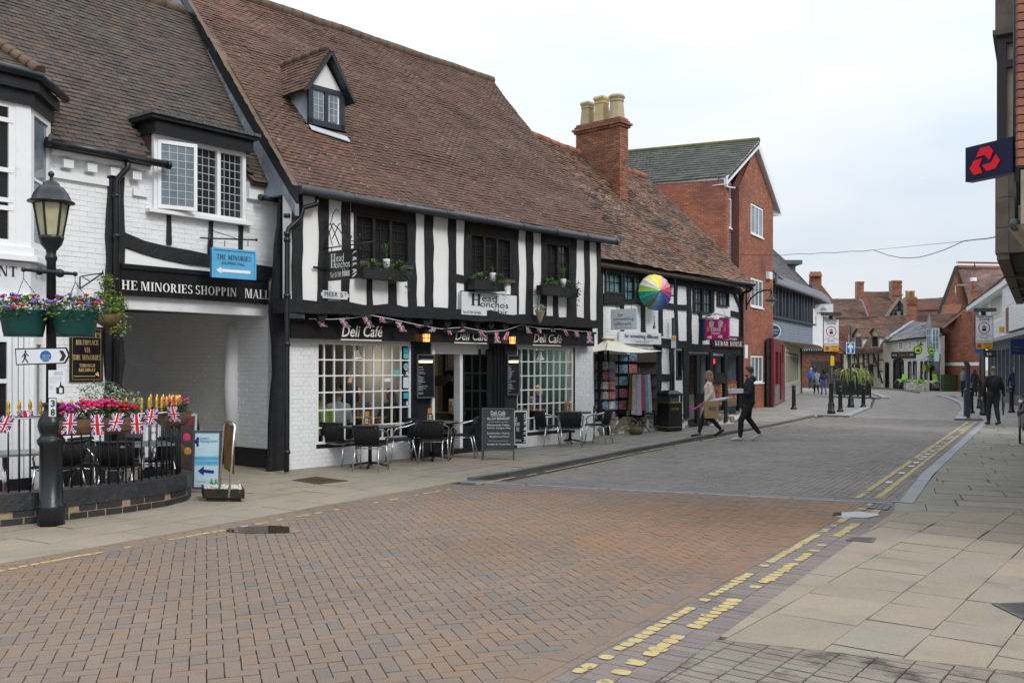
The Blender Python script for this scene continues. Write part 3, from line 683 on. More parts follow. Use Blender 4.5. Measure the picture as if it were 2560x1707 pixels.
# kerbs
def kerb(pts,w_,z,m,name='kerb',L_=.9,parent=None,side=1,zb=.12):
 P=Pieces()
 for i in range(len(pts)-1):
  a,b=V(pts[i]),V(pts[i+1]);d=(b-a);n=max(1,round(d.length/L_));dn=d.normalized();pn=V((dn.y,-dn.x))*side
  for k in range(n):
   c=a+d*((k+.5)/n)+pn*w_/2
   P.add((c.x,c.y,z-zb/2),(d.x/n/2*.994,d.y/n/2*.994,0),(pn.x*w_/2,pn.y*w_/2,0),(0,0,zb/2))
 P.build('kerb_stone',m,parent,200)
kerb([(-.60,14.85),(-.05,15.62),(1.25,17.8),(2.6,20.1),(5.0,24.1),(7.55,28.0),(9.3,31.1),(11.05,34.3)],.15,.05,M['dkerb'],parent=pavl,side=-1)
kerb([g2(2042,1041),g2(2124,1043)],.18,.06,M['dkerb'],parent=pavl,side=-1)
kerb([g2(2124,1043),g2(2150,1032),g2(2178.7,1020)],.35,.05,M['kerb'],parent=pavl,side=-1)
kerb([(5.12,12.45),(6.82,15.67),(11.2,23.4),(15.65,31.2)],.18,.012,M['kerb'],parent=pavr,L_=.9)
kerb([g2(2385,1050.5),g2(2456,1051.5)],.15,.07,M['dkerb'],parent=pavr,side=1)
kerb([g2(2385,1050.5),g2(2405,1025.6),g2(2397,1009.8),g2(2378,1000),g2(2360,994),g2(2340,990)],.35,.06,M['kerb'],parent=pavr)
kerb([g2(2295,982.6),g2(2250,976.5),g2(2210,971.7),g2(2179,971)],.15,.1,M['dkerb'],parent=pavl,side=1)
kerb([g2(2205,996),g2(2195,990),g2(2180,985)],.4,.06,M['kerb'],parent=pavl)
kerb([g2(2088,993),g2(2202,997.5)],.15,.07,M['dkerb'],parent=pavl)
# yellow lines: worn patches that stay on the block faces
def yline(p,q,w_,cover,parent,z=.0045,seg=.105,m=None,name='yellow_line',rag=.35):
 p,q=V(p),V(q);d=q-p;n=int(d.length/seg);dn=d.normalized();pn=V((dn.y,-dn.x));mb=MB();st=R.uniform(0,50)
 for i in range(n):
  if noise.noise(V((st+i*.13,0,0)))*.7+.5+R.uniform(-.22,.22)>cover:continue
  c=p+d*((i+.5)/n);L_=seg*R.uniform(.42,.53);W_=w_/2*R.uniform(1-rag*.8,1.05);o_=R.uniform(-.08,.08)*w_
  ring=[]
  for k in range(10):
   t=2*math.pi*k/10;ex=(abs(math.cos(t))**.55)*(1 if math.cos(t)>0 else-1);ey=(abs(math.sin(t))**.55)*(1 if math.sin(t)>0 else-1)
   r=R.uniform(.88,1.08);v_=c+dn*ex*L_*r+pn*(ey*W_*r+o_);ring.append((v_.x,v_.y,z))
  mb.add(ring,[tuple(range(9,-1,-1))])
 return mb.build(name,m or M['yellow'],parent)
kk=off
ra,rb=off(RB0,kp,.235),off(RB1,kp,.235)
yline(off(ra,kp,.045),off(rb,kp,.05),.10,.62,road)
yline(off(ra,kp,.26),off(rb,kp,.24),.12,.62,road)
yline((4.74,12.9),(15.08,31.05),.095,.80,road,rag=.25);yline((5.02,12.9),(15.36,31.1),.095,.84,road,rag=.25)
yline(off(l0,kn2,.02),off(l0,kd2,5.6),.07,.88,road,rag=.2)
yline(off(off(l0,kd2,5.6),kn2,.02),l1,.07,.45,road)
yline(off(l1,kn2,.0),(.05,15.35),.09,.7,road)
yline((.25,15.55),(2.75,19.9),.07,.8,road);yline((2.75,19.9),(7.75,27.9),.09,.85,road);yline((7.75,27.9),(10.9,33.6),.09,.9,road)
yline(g2(2168,1256.5),g2(2310,1253),.07,.8,road,z=.012)
P=Pieces()
for i in range(26):
 t=.1+.85*(i/26)+R.uniform(-.006,.006);c=V((4.76,12.98)).lerp(V((15.1,31.1)),t);d=V((.488,.873));c=c+V((.873,-.488))*.14
 if R.random()<.7:P.add((c.x,c.y,.006),d.to_3d()*R.uniform(.06,.14),V((.873,-.488,0))*.05,(0,0,.001))
P.build('paint_patch',M['whitepaint_r'],road,60)
def blob(name,u,v,ru,rv,m,label,cat,z=.006,parent=None,kind=None,seed=0,n=26):
 pts=[]
 for k in range(n):
  t=2*math.pi*k/n;r=1+.28*noise.noise(V((math.cos(t)*1.6+seed,math.sin(t)*1.6,seed)))
  p=G(u+ru*r*math.cos(t),v+rv*r*math.sin(t));pts.append((p.x,p.y,z))
 mb=MB();mb.add(pts,[tuple(range(n-1,-1,-1))]);o=mb.build(name,m,parent,label,cat,kind=kind);return o
mw=mat('puddle_water',(.05,.035,.02),.015,var=.2,spec=.9)
blob('puddle',660,1325,98,9.5,mw,'shallow puddle on the herringbone paving by the near footway edge',None,seed=3,kind='structure')
blob('puddle',2135,1287,58,7.5,mw,'thin bright puddle over the double yellow lines at the street mouth',None,seed=8,kind='structure')
def cover(name,cs,m,label,cat,ribs=10,fr=None,z=.006):
 e_=[V((*c,z))for c in cs];root=thing(name,label,cat,(*cs[0],0))
 MB().prism(e_,(0,0,-.03)).build('plate',m,root)
 for k in range(4):MB().bar(e_[k]+V((0,0,.002)),e_[(k+1)%4]+V((0,0,.002)),.03,.012).build('frame_bar',fr or M['dkerb']and pm('cover_iron',(.10,.095,.09),.5,var=.3,bump=.5),root)
 mb=MB()
 for k in range(1,ribs):
  mb.bar(e_[0].lerp(e_[1],k/ribs)+V((0,0,.004)),e_[3].lerp(e_[2],k/ribs)+V((0,0,.004)),.012,.01);mb.bar(e_[0].lerp(e_[3],k/ribs)+V((0,0,.004)),e_[1].lerp(e_[2],k/ribs)+V((0,0,.004)),.012,.01)
 mb.build('tread_pattern',fr or pm('cover_iron',(.10,.095,.09),.5,var=.3,bump=.5),root);return root
rust=pm('rusty_iron',(.11,.075,.05),.8,var=.3,bump=.8)
cover('manhole_cover',[g2(732,1201),g2(800,1211),g2(869,1203),g2(790,1193)],rust,'brown iron inspection cover in the flags before the deli window','manhole cover',fr=rust)
ci=pm('grey_iron',(.12,.125,.13),.5,var=.3,bump=.5)
cover('manhole_cover',[g2(2485,1512),g2(2590,1509),g2(2640,1550),g2(2560,1549)],ci,'grey iron cover in the buff flags at the right edge','manhole cover',ribs=14)
cover('drain_grate',[g2(2118,1351),g2(2178,1357),g2(2186,1346),g2(2130,1345)],ci,'small iron gully grate beside the edge of the buff flags','drain',ribs=8)
cover('manhole_cover',[g2(2172,1270),g2(2215,1275),g2(2224,1263),g2(2182,1261)],M['kerb']and pm('pale_iron',(.26,.28,.30),.5),'square pale metal cover beside the double yellow lines','manhole cover',ribs=3)
# ---------------- building A: white painted brick with the archway ----------------
kA=V((.775,1)).normalized();pA=V((-4.34,16.7))
WA=Wall(pA-kA*12,pA)
LA=12.0
A=thing('brick_house','white painted brick house with an archway, bay window and brown tiled roof','building',(pA.x-kA.x*4,pA.y-kA.y*4,0))
aP0,aP1=WA.a(268),WA.a(297)
aL=WA.a(-260)
zE=5.02
# openings of the upper wall
cw=WA.R(381,332,615,545,.05);cw=(WA.a(385,.05),WA.a(615,.05),WA.z(392,524,.05),WA.z(385,334,.05))
zF0=WA.z(302,738);zF1=WA.z(302,672)
slabA=MB()
slab(slabA,WA,aL,aP0+.05,0,zE,-.3,-.007,[])
slab(slabA,WA,aP0+.05,LA+.25,2.7,zE,-.3,-.007,[(cw[0],cw[1],cw[2],cw[3])])
slabA.build('wall',M['wmortar'],A)
P=Pieces()
brick_face(P,WA,WA.a(122),aP0+.06,.35,zE-.45,0,[(WA.a(-40),WA.a(122),0,9)],lb=.235,hb=.077,joint=.0045,th=.03,jo=.003)
brick_face(P,WA,aP1-.03,LA+.25,WA.z(430,628),zE-.35,0,[(cw[0]-.04,cw[1]+.04,cw[2]-.05,cw[3])],lb=.235,hb=.077,joint=.0045,th=.03,jo=.003)
P.build('brick',M['wbrick'],A,300,'painted_brickwork')
# dentil cornice below the eaves
mb=MB()
mb.wb(WA,WA.a(122),cw[0]-.1,zE-.14,zE,-.02,.12).build('cornice',M['wbrick'],A);mb=MB();mb.wb(WA,WA.a(122),WA.a(268),zE-.47,zE-.36,-.02,.05).build('cornice',M['wbrick'],A);mb=MB();mb.wb(WA,WA.a(330),cw[0]-.1,zE-.55,zE-.45,-.02,.05).build('cornice',M['wbrick'],A);mb=MB();mb.wb(WA,cw[1]+.05,LA+.1,zE-.3,zE,-.02,.08)
mb.build('cornice',M['wbrick'],A)
a=WA.a(150)
while a<cw[0]-.35:
 MB().wb(WA,a,a+.15,zE-.31,zE-.19,-.02,.115).build('dentil',M['wbrick'],A);a+=.36
MB().wb(WA,WA.a(110),aP0,.0,.36,-.02,.03).build('plinth',M['black'],A)
mb=MB();timber(mb,WA,[((aP0+aP1)/2,0),((aP0+aP1)/2-.01,2.5),((aP0+aP1)/2+.03,WA.z(280,440))],[.30,.27,.30,.26],-.05,.07,.03);mb.build('timber_post',M['timber'],A)
# curved beam and studs
mb=MB();bt=[(300,598),(354,617),(408,633),(470,645),(517,651),(585,668),(640,676),(700,684)]
timber(mb,WA,[WA.az(u,v)for u,v in bt],[.22,.20,.24,.22,.21,.2],-.03,.06,.02);mb.build('bressummer',M['htimber'],A)
for u,v0,v1,w_ in((420,536,612,.085),(526,554,640,.06),(600,565,655,.075)):
 mb=MB();timber(mb,WA,[WA.az(u,v1),WA.az(u,v0)],w_,-.02,.035,.014);mb.build('timber_stud',M['timber'],A)
mb=MB();pts=[WA.P(*WA.az(u,v),.03)for u,v in((301,618),(381,645),(450,660),(517,668),(600,688),(686,704),(686,730),(301,672))]
mb.prism(pts,-WA.n*.05);mb.build('name_board',M['plaster'],A)
zf=WA.z(302,735)
mb=MB();mb.wb(WA,aP1-.02,LA-.05,WA.z(302,738),WA.z(302,668),.0,.09);mb.wb(WA,aP1-.02,LA-.05,WA.z(302,672),WA.z(302,660),.09,.12);mb.build('fascia',M['black'],A)
aH=WA.a(303,.1);aN=WA.a(589,.1);zl=WA.z(303,723,.1)
for wd,u0,v0,v1,u1,vb in(('HE',303,700,723,342,725.5),('MINORIES',351,703.5,726.5,480,735),('SHOPPIN',488,713,735.5,590,742),('MALL',611,721.5,744,672,748.5)):
 wser_px(WA,wd,u0,v0,v1,u1,.10,M['ltext'],A,vb1=vb,dep=.012)
# casement window with leaded lights under a flat canopy
a0,a1,z0,z1=cw;a3=a0+(a1-a0)*.37;a4=a0+(a1-a0)*.69
mb=MB();mb.wb(WA,a0,a1,z1-.07,z1,-.1,.05).wb(WA,a0,a1,z0,z0+.06,-.1,.05).wb(WA,a0,a0+.07,z0+.06,z1-.07,-.1,.05).wb(WA,a1-.07,a1,z0+.06,z1-.07,-.1,.05)
for x in(a3,a4):mb.wb(WA,x-.035,x+.035,z0+.06,z1-.07,-.09,.045)
wf=mb.build('window',M['wwood'],A,label='white three light casement window with leaded panes')
MB().wb(WA,a0-.12,a1+.1,z0-.055,z0,-.1,.13).build('sill',M['wwood'],wf)
def lights(W,x0,x1,z0,z1,o,cols,rows,gm,fr,ext=None):
 MB().wb(W,x0,x1,z0,z1,o-.004,o).build('pane',gm,fr)
 mb=MB()
 for i in range(1,cols):x=x0+(x1-x0)*i/cols;mb.wb(W,x-.006,x+.006,z0,z1,o,o+.005)
 for i in range(1,rows):z=z0+(z1-z0)*i/rows;mb.wb(W,x0,x1,z-.006,z+.006,o,o+.006)
 mb.build('lead_bars',M['cames'],fr)
lights(WA,a3+.035,a4-.035,z0+.06,z1-.07,-.02,4,8,M['dglass'],wf);lights(WA,a4+.035,a1-.07,z0+.06,z1-.07,-.02,4,8,M['dglass'],wf)
MB().wb(WA,a0+.07,a3,z0+.06,z1-.07,-.1,-.08).build('room_behind',M['blackmat'],wf)
# opened left casement
o0=WA.P(a0+.06,0,.05);hd=(WA.d*.96+WA.n*.28).normalized();WC_=Wall((o0 .x,o0 .y),(o0 .x+hd.x,o0 .y+hd.y));cwid=a3-a0-.02
mb=MB();mb.wb(WC_,0,cwid,z1-.14,z1-.08,-.02,.02).wb(WC_,0,cwid,z0+.03,z0+.09,-.02,.02).wb(WC_,0,.055,z0+.09,z1-.14,-.02,.02).wb(WC_,cwid-.055,cwid,z0+.09,z1-.14,-.02,.02)
oc=mb.build('window',M['wwood'],A,label='left casement of the white window, swung open');lights(WC_,.055,cwid-.055,z0+.09,z1-.14,.0,4,8,M['bglass'],oc)
mb=MB();mb.wb(WA,a0-.05,a1+.06,z1,z1+.20,-.5,.18);mb.wb(WA,a0-.16,a1+.10,z1+.20,z1+.26,-.9,.26)
mb.build('window_canopy',M['black'],A)
mb=MB()
for i in range(30):
 x=a0-.18+(a1-a0+.3)*i/30;h=.05+.015*noise.noise(V((i*.4,1,1)))
 mb.wb(WA,x,x+(a1-a0+.3)/30+.004,z1+.26,z1+.26+h+R.uniform(0,.004),-1.1,.30+R.uniform(-.01,.012))
mb.build('felt_roof',mat('grey_roof_felt',(.09,.09,.09),.95,var=.3,vscale=10,bump=1,bscale=60,stain=((.28,.28,.27),40,.55,.7)),A)
MB().wb(WA,a0-.03,a0,z0+.4,z1+.0,-.4,-.02).build('dormer_cheek',pm('maroon_boarding',(.05,.015,.018),.6),A)
# arch passage: right inner wall, ceiling, floor
jr=V(WA.P(LA,0));inn=-WA.n
WP=Wall((jr.x,jr.y),(jr.x+inn.x,jr.y+inn.y),flip=False)
if WP.n.dot(WA.d)>0:WP.n=-WP.n
MB().wb(WP,0,9,.0,3.4,-.35,-.008).build('passage_wall',M['wmortar'],A)
P=Pieces();brick_face(P,WP,0,9,.34,3.3,0,lb=.235,hb=.077,joint=.010,th=.03,jo=.006);P.build('passage_brick',M['wbrick'],A,250,'passage_brickwork')
MB().wb(WP,0,9,0,.34,-.02,.03).build('plinth',M['black'],A)
mb=MB();mb.tube([WP.P(1.0,.34,.0),WP.P(1.02,1.4,.02),WP.P(1.0,2.6,.0)],.13,12,rs=[.12,.15,.12]);mb.build('rounded_pier',M['plaster'],A)
MB().box(WA.P(aP1,2.95,-.02),WA.d*(LA-aP1+.3),-WA.n*9,(0,0,.12)).build('passage_ceiling',M['plaster'],A)
mb=MB();mb.bar(WA.P(aP1+.5,2.80,-1.1),WA.P(LA+.1,2.80,-.5),.16,.16);mb.build('ceiling_beam',M['htimber'],A)
MB().box(WA.P(aP1-.25,0,-.3),WA.d*.3,-WA.n*9,(0,0,3.0)).build('passage_wall',M['wmortar'],A)
# roof A
ev0,ev1=WA.P(WA.a(118),zE+.02,.18),WA.P(LA+1.0,zE-.0,.18)
ev0b=WA.P(-1,zE+.02,.18)
rw=3.15;rz=zE+3.93
AE=LA+1.4;rA=[ev0b,WA.P(AE,zE,.18),WA.P(AE,rz,-rw),WA.P(-1,rz+.1,-rw)]
GA_=WA.P(LA+.42,0,0)
gAd=V((-.743,.669,0));gAn=V((-.669,-.743,0))
can0,can1=cw[0]-.10,cw[1]+.05
def rpt(s,t):return rA[0].lerp(rA[1],s).lerp(rA[3].lerp(rA[2],s),t)-V((0,0,.05))
cs0,cs1=(can0+1)/(AE+1),(can1+1)/(AE+1)
for s0_,s1_,t0_ in((0,cs0,0),(cs0,cs1,.175),(cs1,(LA+1.38)/(AE+1),0)):sh=MB();sheet(sh,[rpt(s0_,t0_),rpt(s1_,t0_),rpt(s1_,1),rpt(s0_,1)],-.06);sh.build('roof',M['joint'],A)
def skA(s,t,p):
 a=(p-WA.p).dot(WA.d);o=(p-WA.p).dot(WA.n)
 return(can0<a<can1 and o>-.40)or(a<WA.a(118)and o>-.5)or(p-GA_).dot(gAn)<.02
P=Pieces();roof(P,*rA,skip=skA,ex=.102,tw=.17);P.build('roof_tile',M['tileA'],A,300,'roof_tiles')
mb=MB();e0=rA[3];e1=e0 .lerp(rA[2],(LA+1.36)/(AE+1));n=int((e1-e0).length/.45)
for i in range(n):
 p=e0 .lerp(e1,i/n);q=e0 .lerp(e1,(i+.97)/n);p=p+V((0,0,noise.noise(p)*.02));MB().tube([p-V((0,0,.02)),q-V((0,0,.02))],.13,8).build('ridge_tile',M['ridge'],A)
# gutter and pipes
def gutter(W,a0,a1,z0,z1,o,r,m,parent,step=1.0,cap=True):
 g0,g1=W.P(a0,z0,o),W.P(a1,z1,o);gt=MB().tube([g0,g1],r,10).build('gutter',m,parent);n=max(1,int((g1-g0).length/step));d=(g1-g0).normalized()
 for i in range(n+1):c=g0 .lerp(g1,i/n);MB().tube([c-d*.03,c+d*.03],r*1.13,10).build('gutter_joint',m,gt)
gutter(WA,WA.a(120,.24),WA.a(421,.24),WA.z(120,354,.24),WA.z(421,413,.24),.24,.058,M['black'],A,1.8)
gutter(WA,cw[1]+.2,LA+.55,WA.z(641,492,.2),WA.z(735,508,.2),.2,.05,M['black'],A,1.2)
pp=[(319,398,.2),(319,420,.2),(292,450,.13),(291,470,.13),(290,1150,.13)]
mb=MB().tube([WA.P(*WA.az(u,v,o),o)for u,v,o in pp[:-1]]+[WA.P(WA.a(290,.13),.3,.13)],.045,10);dp=mb.build('drainpipe',M['black'],A)
for v in(490,590,700,760,1000):c=WA.P(*WA.az(290.5,v,.13),.13);MB().tube([c-V((0,0,.03)),c+V((0,0,.03))],.055,10).build('pipe_collar',M['black'],dp)
# brick stack at the top left
cb=at(55,-10,17.2);WS=Wall((cb.x-.55,cb.y-.25),(cb.x+.30,cb.y+.15))
P=Pieces();brick_face(P,WS,0,WS.len,8.28,9.6,.0,th=.1);P.build('chimney_brick',M['redbrick'],A,60,'chimney_bricks')
ch=MB();ch.wb(WS,.01,WS.len-.01,7.4,9.6,-.6,-.06);ch.build('chimney',M['redbrick'],A,label='red brick chimney base rising from the brown roof',tint=.5)
# bay window (oriel) and shopfront on the left
oB=.62;uC=76.5;aC=WA.a(uC,oB);aR=WA.a(127,0);aLft=aC-2.6
WB_=Wall(tuple(WA.P(aLft,0,oB).xy),tuple(WA.P(aC,0,oB).xy));WBs=Wall(tuple(WA.P(aC,0,oB).xy),tuple(WA.P(aR,0,.01).xy));ln=WB_.len
bz0,bz1=WB_.z(40,612),WB_.z(40,250);bn=bz1
bay=MB()
zt_=WB_.z(70,262);zb_=WB_.z(70,620)
def bayband(z0,z1,ex,m,name):
 mb=MB();mb.prism([WA.P(aLft,z0,oB+ex),WA.P(aC+ex*.3,z0,oB+ex),WA.P(aR+ex,z0,-.02),WA.P(aLft,z0,-.02)][::-1],(0,0,z1-z0));return mb.build(name,m,A)
bayband(zb_-.12,zb_,.06,M['wwood'],'bay_sill');bayband(zb_-.19,zb_-.12,.12,M['wwood'],'bay_moulding');
bayband(zt_-.02,zt_+.16,.06,M['black'],'bay_cornice');bayband(zt_+.16,zt_+.33,.14,M['black'],'bay_cornice')
g_=[WA.P(aLft,zt_+.37,oB+.2),WA.P(aC+.04,zt_+.37,oB+.2),WA.P(aR+.22,zt_+.37,.0)]
MB().tube(g_,.06,10).build('bay_gutter',M['black'],A)
c1,c2,c3=WA.P(aLft,zt_+.40,oB+.18),WA.P(aC+.03,zt_+.40,oB+.18),WA.P(aR+.2,zt_+.40,.02);ap=WA.P(aC-.35,zt_+1.12,-.35);apl=WA.P(aLft,zt_+1.12,-.35)
P=Pieces();roof(P,c1,c2,ap,apl,ex=.1,tw=.17);roof(P,c2,c3,WA.P(aC-.3,zt_+1.12,-.45),ap,ex=.1,tw=.17);P.build('bay_roof_tile',M['tileA'],A,120,'bay_roof_tiles')
sh=MB();sheet(sh,[c-V((0,0,.04))for c in(c1,c2,ap,apl)]);sheet(sh,[c-V((0,0,.04))for c in(c2,c3,ap)]);sh.build('bay_roof',M['joint'],A)
for i in range(8):p=c2 .lerp(ap,i/8)+V((0,0,.03));MB().tube([p,c2 .lerp(ap,(i+1.25)/8)+V((0,0,.06))],.09,8,rs=[.10,.07]).build('hip_tile',M['ridge'],A)
# front sash and side light
bc=ln-.38
window(WB_,ln-1.85,WB_.a(39),zb_,zt_,.0,1,1,M['wwood'],M['dglass'],A,fw=.09,dep=.07,label='white sash window of the bay',panes=False)
mb=MB();
for v in(300,425,500,520):z=WB_.z(15,v);mb.wb(WB_,ln-1.85,WB_.a(33),z-.03,z+.03,-.03,.01)
mb.build('sash_bar',M['wwood'],A)
MB().wb(WB_,WB_.a(39),ln,zb_,zt_,-.09,.01).build('bay_post',M['wwood'],A)
sw=MB();LS=WBs.len
window(WBs,.04,LS-.02,zb_,zt_,.0,1,2,M['wwood'],M['bglass'],A,fw=.10,dep=.07,label='narrow side light of the white bay',bw=.04)
# shopfront fascia
fz1=zb_-.20;fz0=WB_.z(20,735)
bayband(fz0,fz1,.0,M['signwhite'],'shop_fascia');bayband(fz0-.09,fz0,.05,M['wwood'],'fascia_moulding')
wserif(WB_,'NT',WB_.a(-4),WB_.z(0,689),WB_.a(42)-WB_.a(-4),WB_.z(0,664)-WB_.z(0,689),.004,M['dtext'],A)
wserif(WBs,'CAFE',WBs.a(89),WBs.z(89,695),WBs.a(127)-WBs.a(89),WBs.z(89,681)-WBs.z(89,695),.004,pm('faded_letters',(.35,.36,.38)),A)
bz=.0
slab(sw,WB_,0,ln,0,fz0-.09,-.1,-.03,[(.1,WB_.a(30),WB_.z(10,1060),WB_.z(10,845))]);slab(sw,WBs,0,LS,0,fz0-.09,-.1,-.03,[(WBs.a(88),WBs.a(112),WBs.z(88,1045),WBs.z(88,855))]);sw.build('shopfront',M['wwood'],A)
window(WB_,.1,WB_.a(30),WB_.z(10,1060),WB_.z(10,845),-.03,1,2,M['wwood'],M['dglass'],A,fw=.05,bw=.06)
window(WBs,WBs.a(88),WBs.a(112),WBs.z(88,1045),WBs.z(88,855),-.03,1,1,M['wwood'],M['bglass'],A,fw=.03,bw=.05)
for u in(36,50,64,76):MB().wb(WB_,WB_.a(u)-.03,WB_.a(u)+.03,.3,fz0-.09,-.04,.03).build('pilaster',M['wwood'],A)
for u in(84,116):MB().wb(WBs,WBs.a(u)-.025,WBs.a(u)+.025,.3,fz0-.09,-.04,.03).build('pilaster',M['wwood'],A)
MB().wb(WB_,0,ln,0,.3,-.02,.05).build('plinth',M['black'],A)
# signs on A
st=thing('direction_board','black board with gold lettering pointing through the archway, on white brick behind the lamp post','sign',WA.P(WA.a(216),WA.z(216,890),.02))
b0,b1=WA.a(175,.03),WA.a(257.5,.03);bzt,bzb=WA.z(175,815,.03),WA.z(175,955,.03)
MB().wb(WA,b0,b1,bzb,bzt,.002,.03).build('board',M['black'],st)
mb=MB();w_=.008
for(x0,x1,y0,y1)in((b0+.03,b1-.03,bzt-.04,bzt-.032),(b0+.03,b1-.03,bzb+.032,bzb+.04),(b0+.03,b0+.038,bzb+.04,bzt-.04),(b1-.038,b1-.03,bzb+.04,bzt-.04)):mb.wb(WA,x0,x1,y0,y1,.03,.033)
mb.build('gold_border',M['gold'],st)
gp=pm('gold_lettering',(.85,.58,.25),.5)
def zz(v):return bzb+(955-v)/140*(bzt-bzb)
W_=b1-b0
for t_,x0,x1,v in(('MINORIES',.10,.93,843),('BIRTHPLACE',.17,.85,861.5),('VIA',.42,.60,880.5),('THE MINORIES',.08,.92,899.5)):wserif(WA,t_,b0+W_*x0,zz(v),W_*(x1-x0),zz(v-13)-zz(v),.031,gp,st)
for t_,x0,x1,v in(('THROUGH',.27,.75,917.5),('ARCHWAY',.24,.76,929)):wserif(WA,t_,b0+W_*x0,zz(v),W_*(x1-x0),zz(v-8.5)-zz(v),.031,gp,st)
mb=MB();mb.wb(WA,b0+W_*.1,b0+W_*.75,zz(941),zz(940),.03,.034)
mb.prism([WA.P(b0+W_*x,zz(v),.03)for x,v in((.88,942),(.75,936),(.84,930))][::-1],WA.n*.005);mb.build('arrow',gp,st)
# blue hanging sign
bs=thing('hanging_sign','pale blue THE MINORIES shopping mall sign with a white arrow, hanging before the black beam','sign',WA.P(WA.a(600),4,.2))
Wb=Wall(tuple(at(528,700,15.2).xy),tuple(at(640,700,15.75).xy))
def RR(W,u0,v0,u1,v1):return W.a(u0),W.a(u1),W.z(u0,v1),W.z(u0,v0)
x0,x1,y0,y1=RR(Wb,528,618,639,693)
blu=pm('sky_blue_paint',(.10,.38,.62),.4,bump=.1)
MB().wb(Wb,x0,x1,y0,y1,-.03,.01).build('panel',blu,bs)
mb=MB()
for q_ in((x0,x1,y1-.03,y1),(x0,x1,y0,y0+.03),(x0,x0+.03,y0+.03,y1-.03),(x1-.03,x1,y0+.03,y1-.03)):mb.wb(Wb,*q_,-.04,.025)
mb.build('frame',blu,bs);W_=x1-x0;H_=y1-y0
wserif(Wb,'THE MINORIES',x0+W_*.11,y0+H_*.62,W_*.77,H_*.17,.012,M['dtext'],bs,sp=.12)
wtext(Wb,'SHOPPING MALL',x0+W_*.22,y0+H_*.455,W_*.52,H_*.10,.012,M['dtext'],bs)
mb=MB();mb.wb(Wb,x0+W_*.2,x1-W_*.13,y0+H_*.20,y0+H_*.30,.01,.016);mb.prism([Wb.P(x0+W_*a_,y0+H_*b_,.01)for a_,b_ in((.1,.25),(.21,.14),(.21,.36))],Wb.n*.006);mb.build('arrow',M['ltext'],bs)
mb=MB();pr_=WA.P(WA.a(526),WA.z(526,600),.02);tip=Wb.P(Wb.a(641),Wb.z(641,600));lb=Wb.P(Wb.a(510),Wb.z(510,598))
mb.tube([Wb.P(Wb.a(500),Wb.z(500,595)),tip],.014,6);mb.tube([WA.P(*WA.az(526,555,.03),.03),WA.P(*WA.az(520,662,.03),.03)],.02,6);mb.tube([WA.P(*WA.az(526,575,.03),.03),Wb.P(Wb.a(590),Wb.z(590,596))],.006,5);mb.tube([WA.P(*WA.az(526,600,.03),.03),Wb.P(Wb.a(526),Wb.z(526,600))],.012,6)
mb.ball(tip,.025);mb.build('bracket',M['iron'],bs)
for u in(562,620):
 mb=MB()
 for k in range(3):mb.tube([Wb.P(Wb.a(u),Wb.z(u,602+k*5)),Wb.P(Wb.a(u),Wb.z(u,606+k*5))],.009,5)
 mb.build('chain',M['iron'],bs)
# ---------------- building B: black and white timbered deli ----------------
pB0,pB1=G(724,1174),G(1483,1101)
WG=Wall(pB0 .xy,pB1 .xy)
JET=.38
WU=Wall(tuple(WG.P(-.05,0,JET).xy),tuple(WG.P(WG.len+.15,0,JET).xy))
B=thing('timbered_house','black and white timbered house over the deli cafe, with a big red brown tiled roof','building',WG.P(4,0,0))
zG=WU.z(753,473,.2)
zg1=WU.z(1540,604,.2)
zW=4.78;zJ=WU.z(757,754)
zJb=WU.z(771,775)
uL=WU.a(728);uR=WU.a(1497)
wins=[WU.R(884,547,1021,655,.0),WU.R(1161,597,1277,697,0),WU.R(1357,606,1424,704,0)]
wins[0]=(WU.a(884),WU.a(1021),WU.z(890,652),WU.z(890,533));wins[1]=(WU.a(1172),WU.a(1277),WU.z(1172,690),WU.z(1172,581));wins[2]=(WU.a(1362),WU.a(1424),WU.z(1362,703),WU.z(1362,604))
mb=MB();slab(mb,WU,uL,uR,zJb,zW+.15,-.25,0,wins);mb.wb(WU,uR-.12,uR,zJb,zW+.1,-4.2,-.25);mb.build('wall',M['plaster'],B)
MB().wb(WG,.3,WG.len+.1,2.55,zJb,-.5,.02).build('wall',M['plaster'],B,label='strip of white plaster between the joist ends')
def stud(W,u,v0,v1,wpx,parent,o1=.035,wob=.016,name='timber_stud',um=None,o0=-.05):
 z0,z1=(W.z(u,v1)if v1 is not None else zJ-.05),(W.z(u,v0)if v0 is not None else zW)
 a=W.a(u);wd=W.a(u+wpx/2)-W.a(u-wpx/2);mb=MB()
 timber(mb,W,[(a+R.uniform(-.02,.02),z0),(a+R.uniform(-.025,.025),(z0+z1)/2),(a+R.uniform(-.015,.015),z1)],[wd*R.uniform(.95,1.15),wd,wd*R.uniform(.9,1.1)],o0,o1,wob)
 return mb.build(name,M['timber'],parent)
for u,wpx in((742,25),(806,23),(863,19),(1029,19),(1071,18),(1129,17),(1166,11),(1285,17),(1323,15),(1358,12),(1432,15),(1466,13),(1495,8)):stud(WU,u,None,None,wpx,B)
for u,v0,wpx in((923,690,12),(979,690,18),(1389,728,12),(1422,728,11),(1180,705,12)):stud(WU,u,v0,None,wpx,B)
for u,v0,wpx in((958,None,9),(1015,None,8)):pass
mb=MB();timber(mb,WU,[(WU.a(1138),WU.z(1138,694)),(WU.a(1166),WU.z(1166,700))],.15,-.05,.03);mb.build('timber_rail',M['htimber'],B)
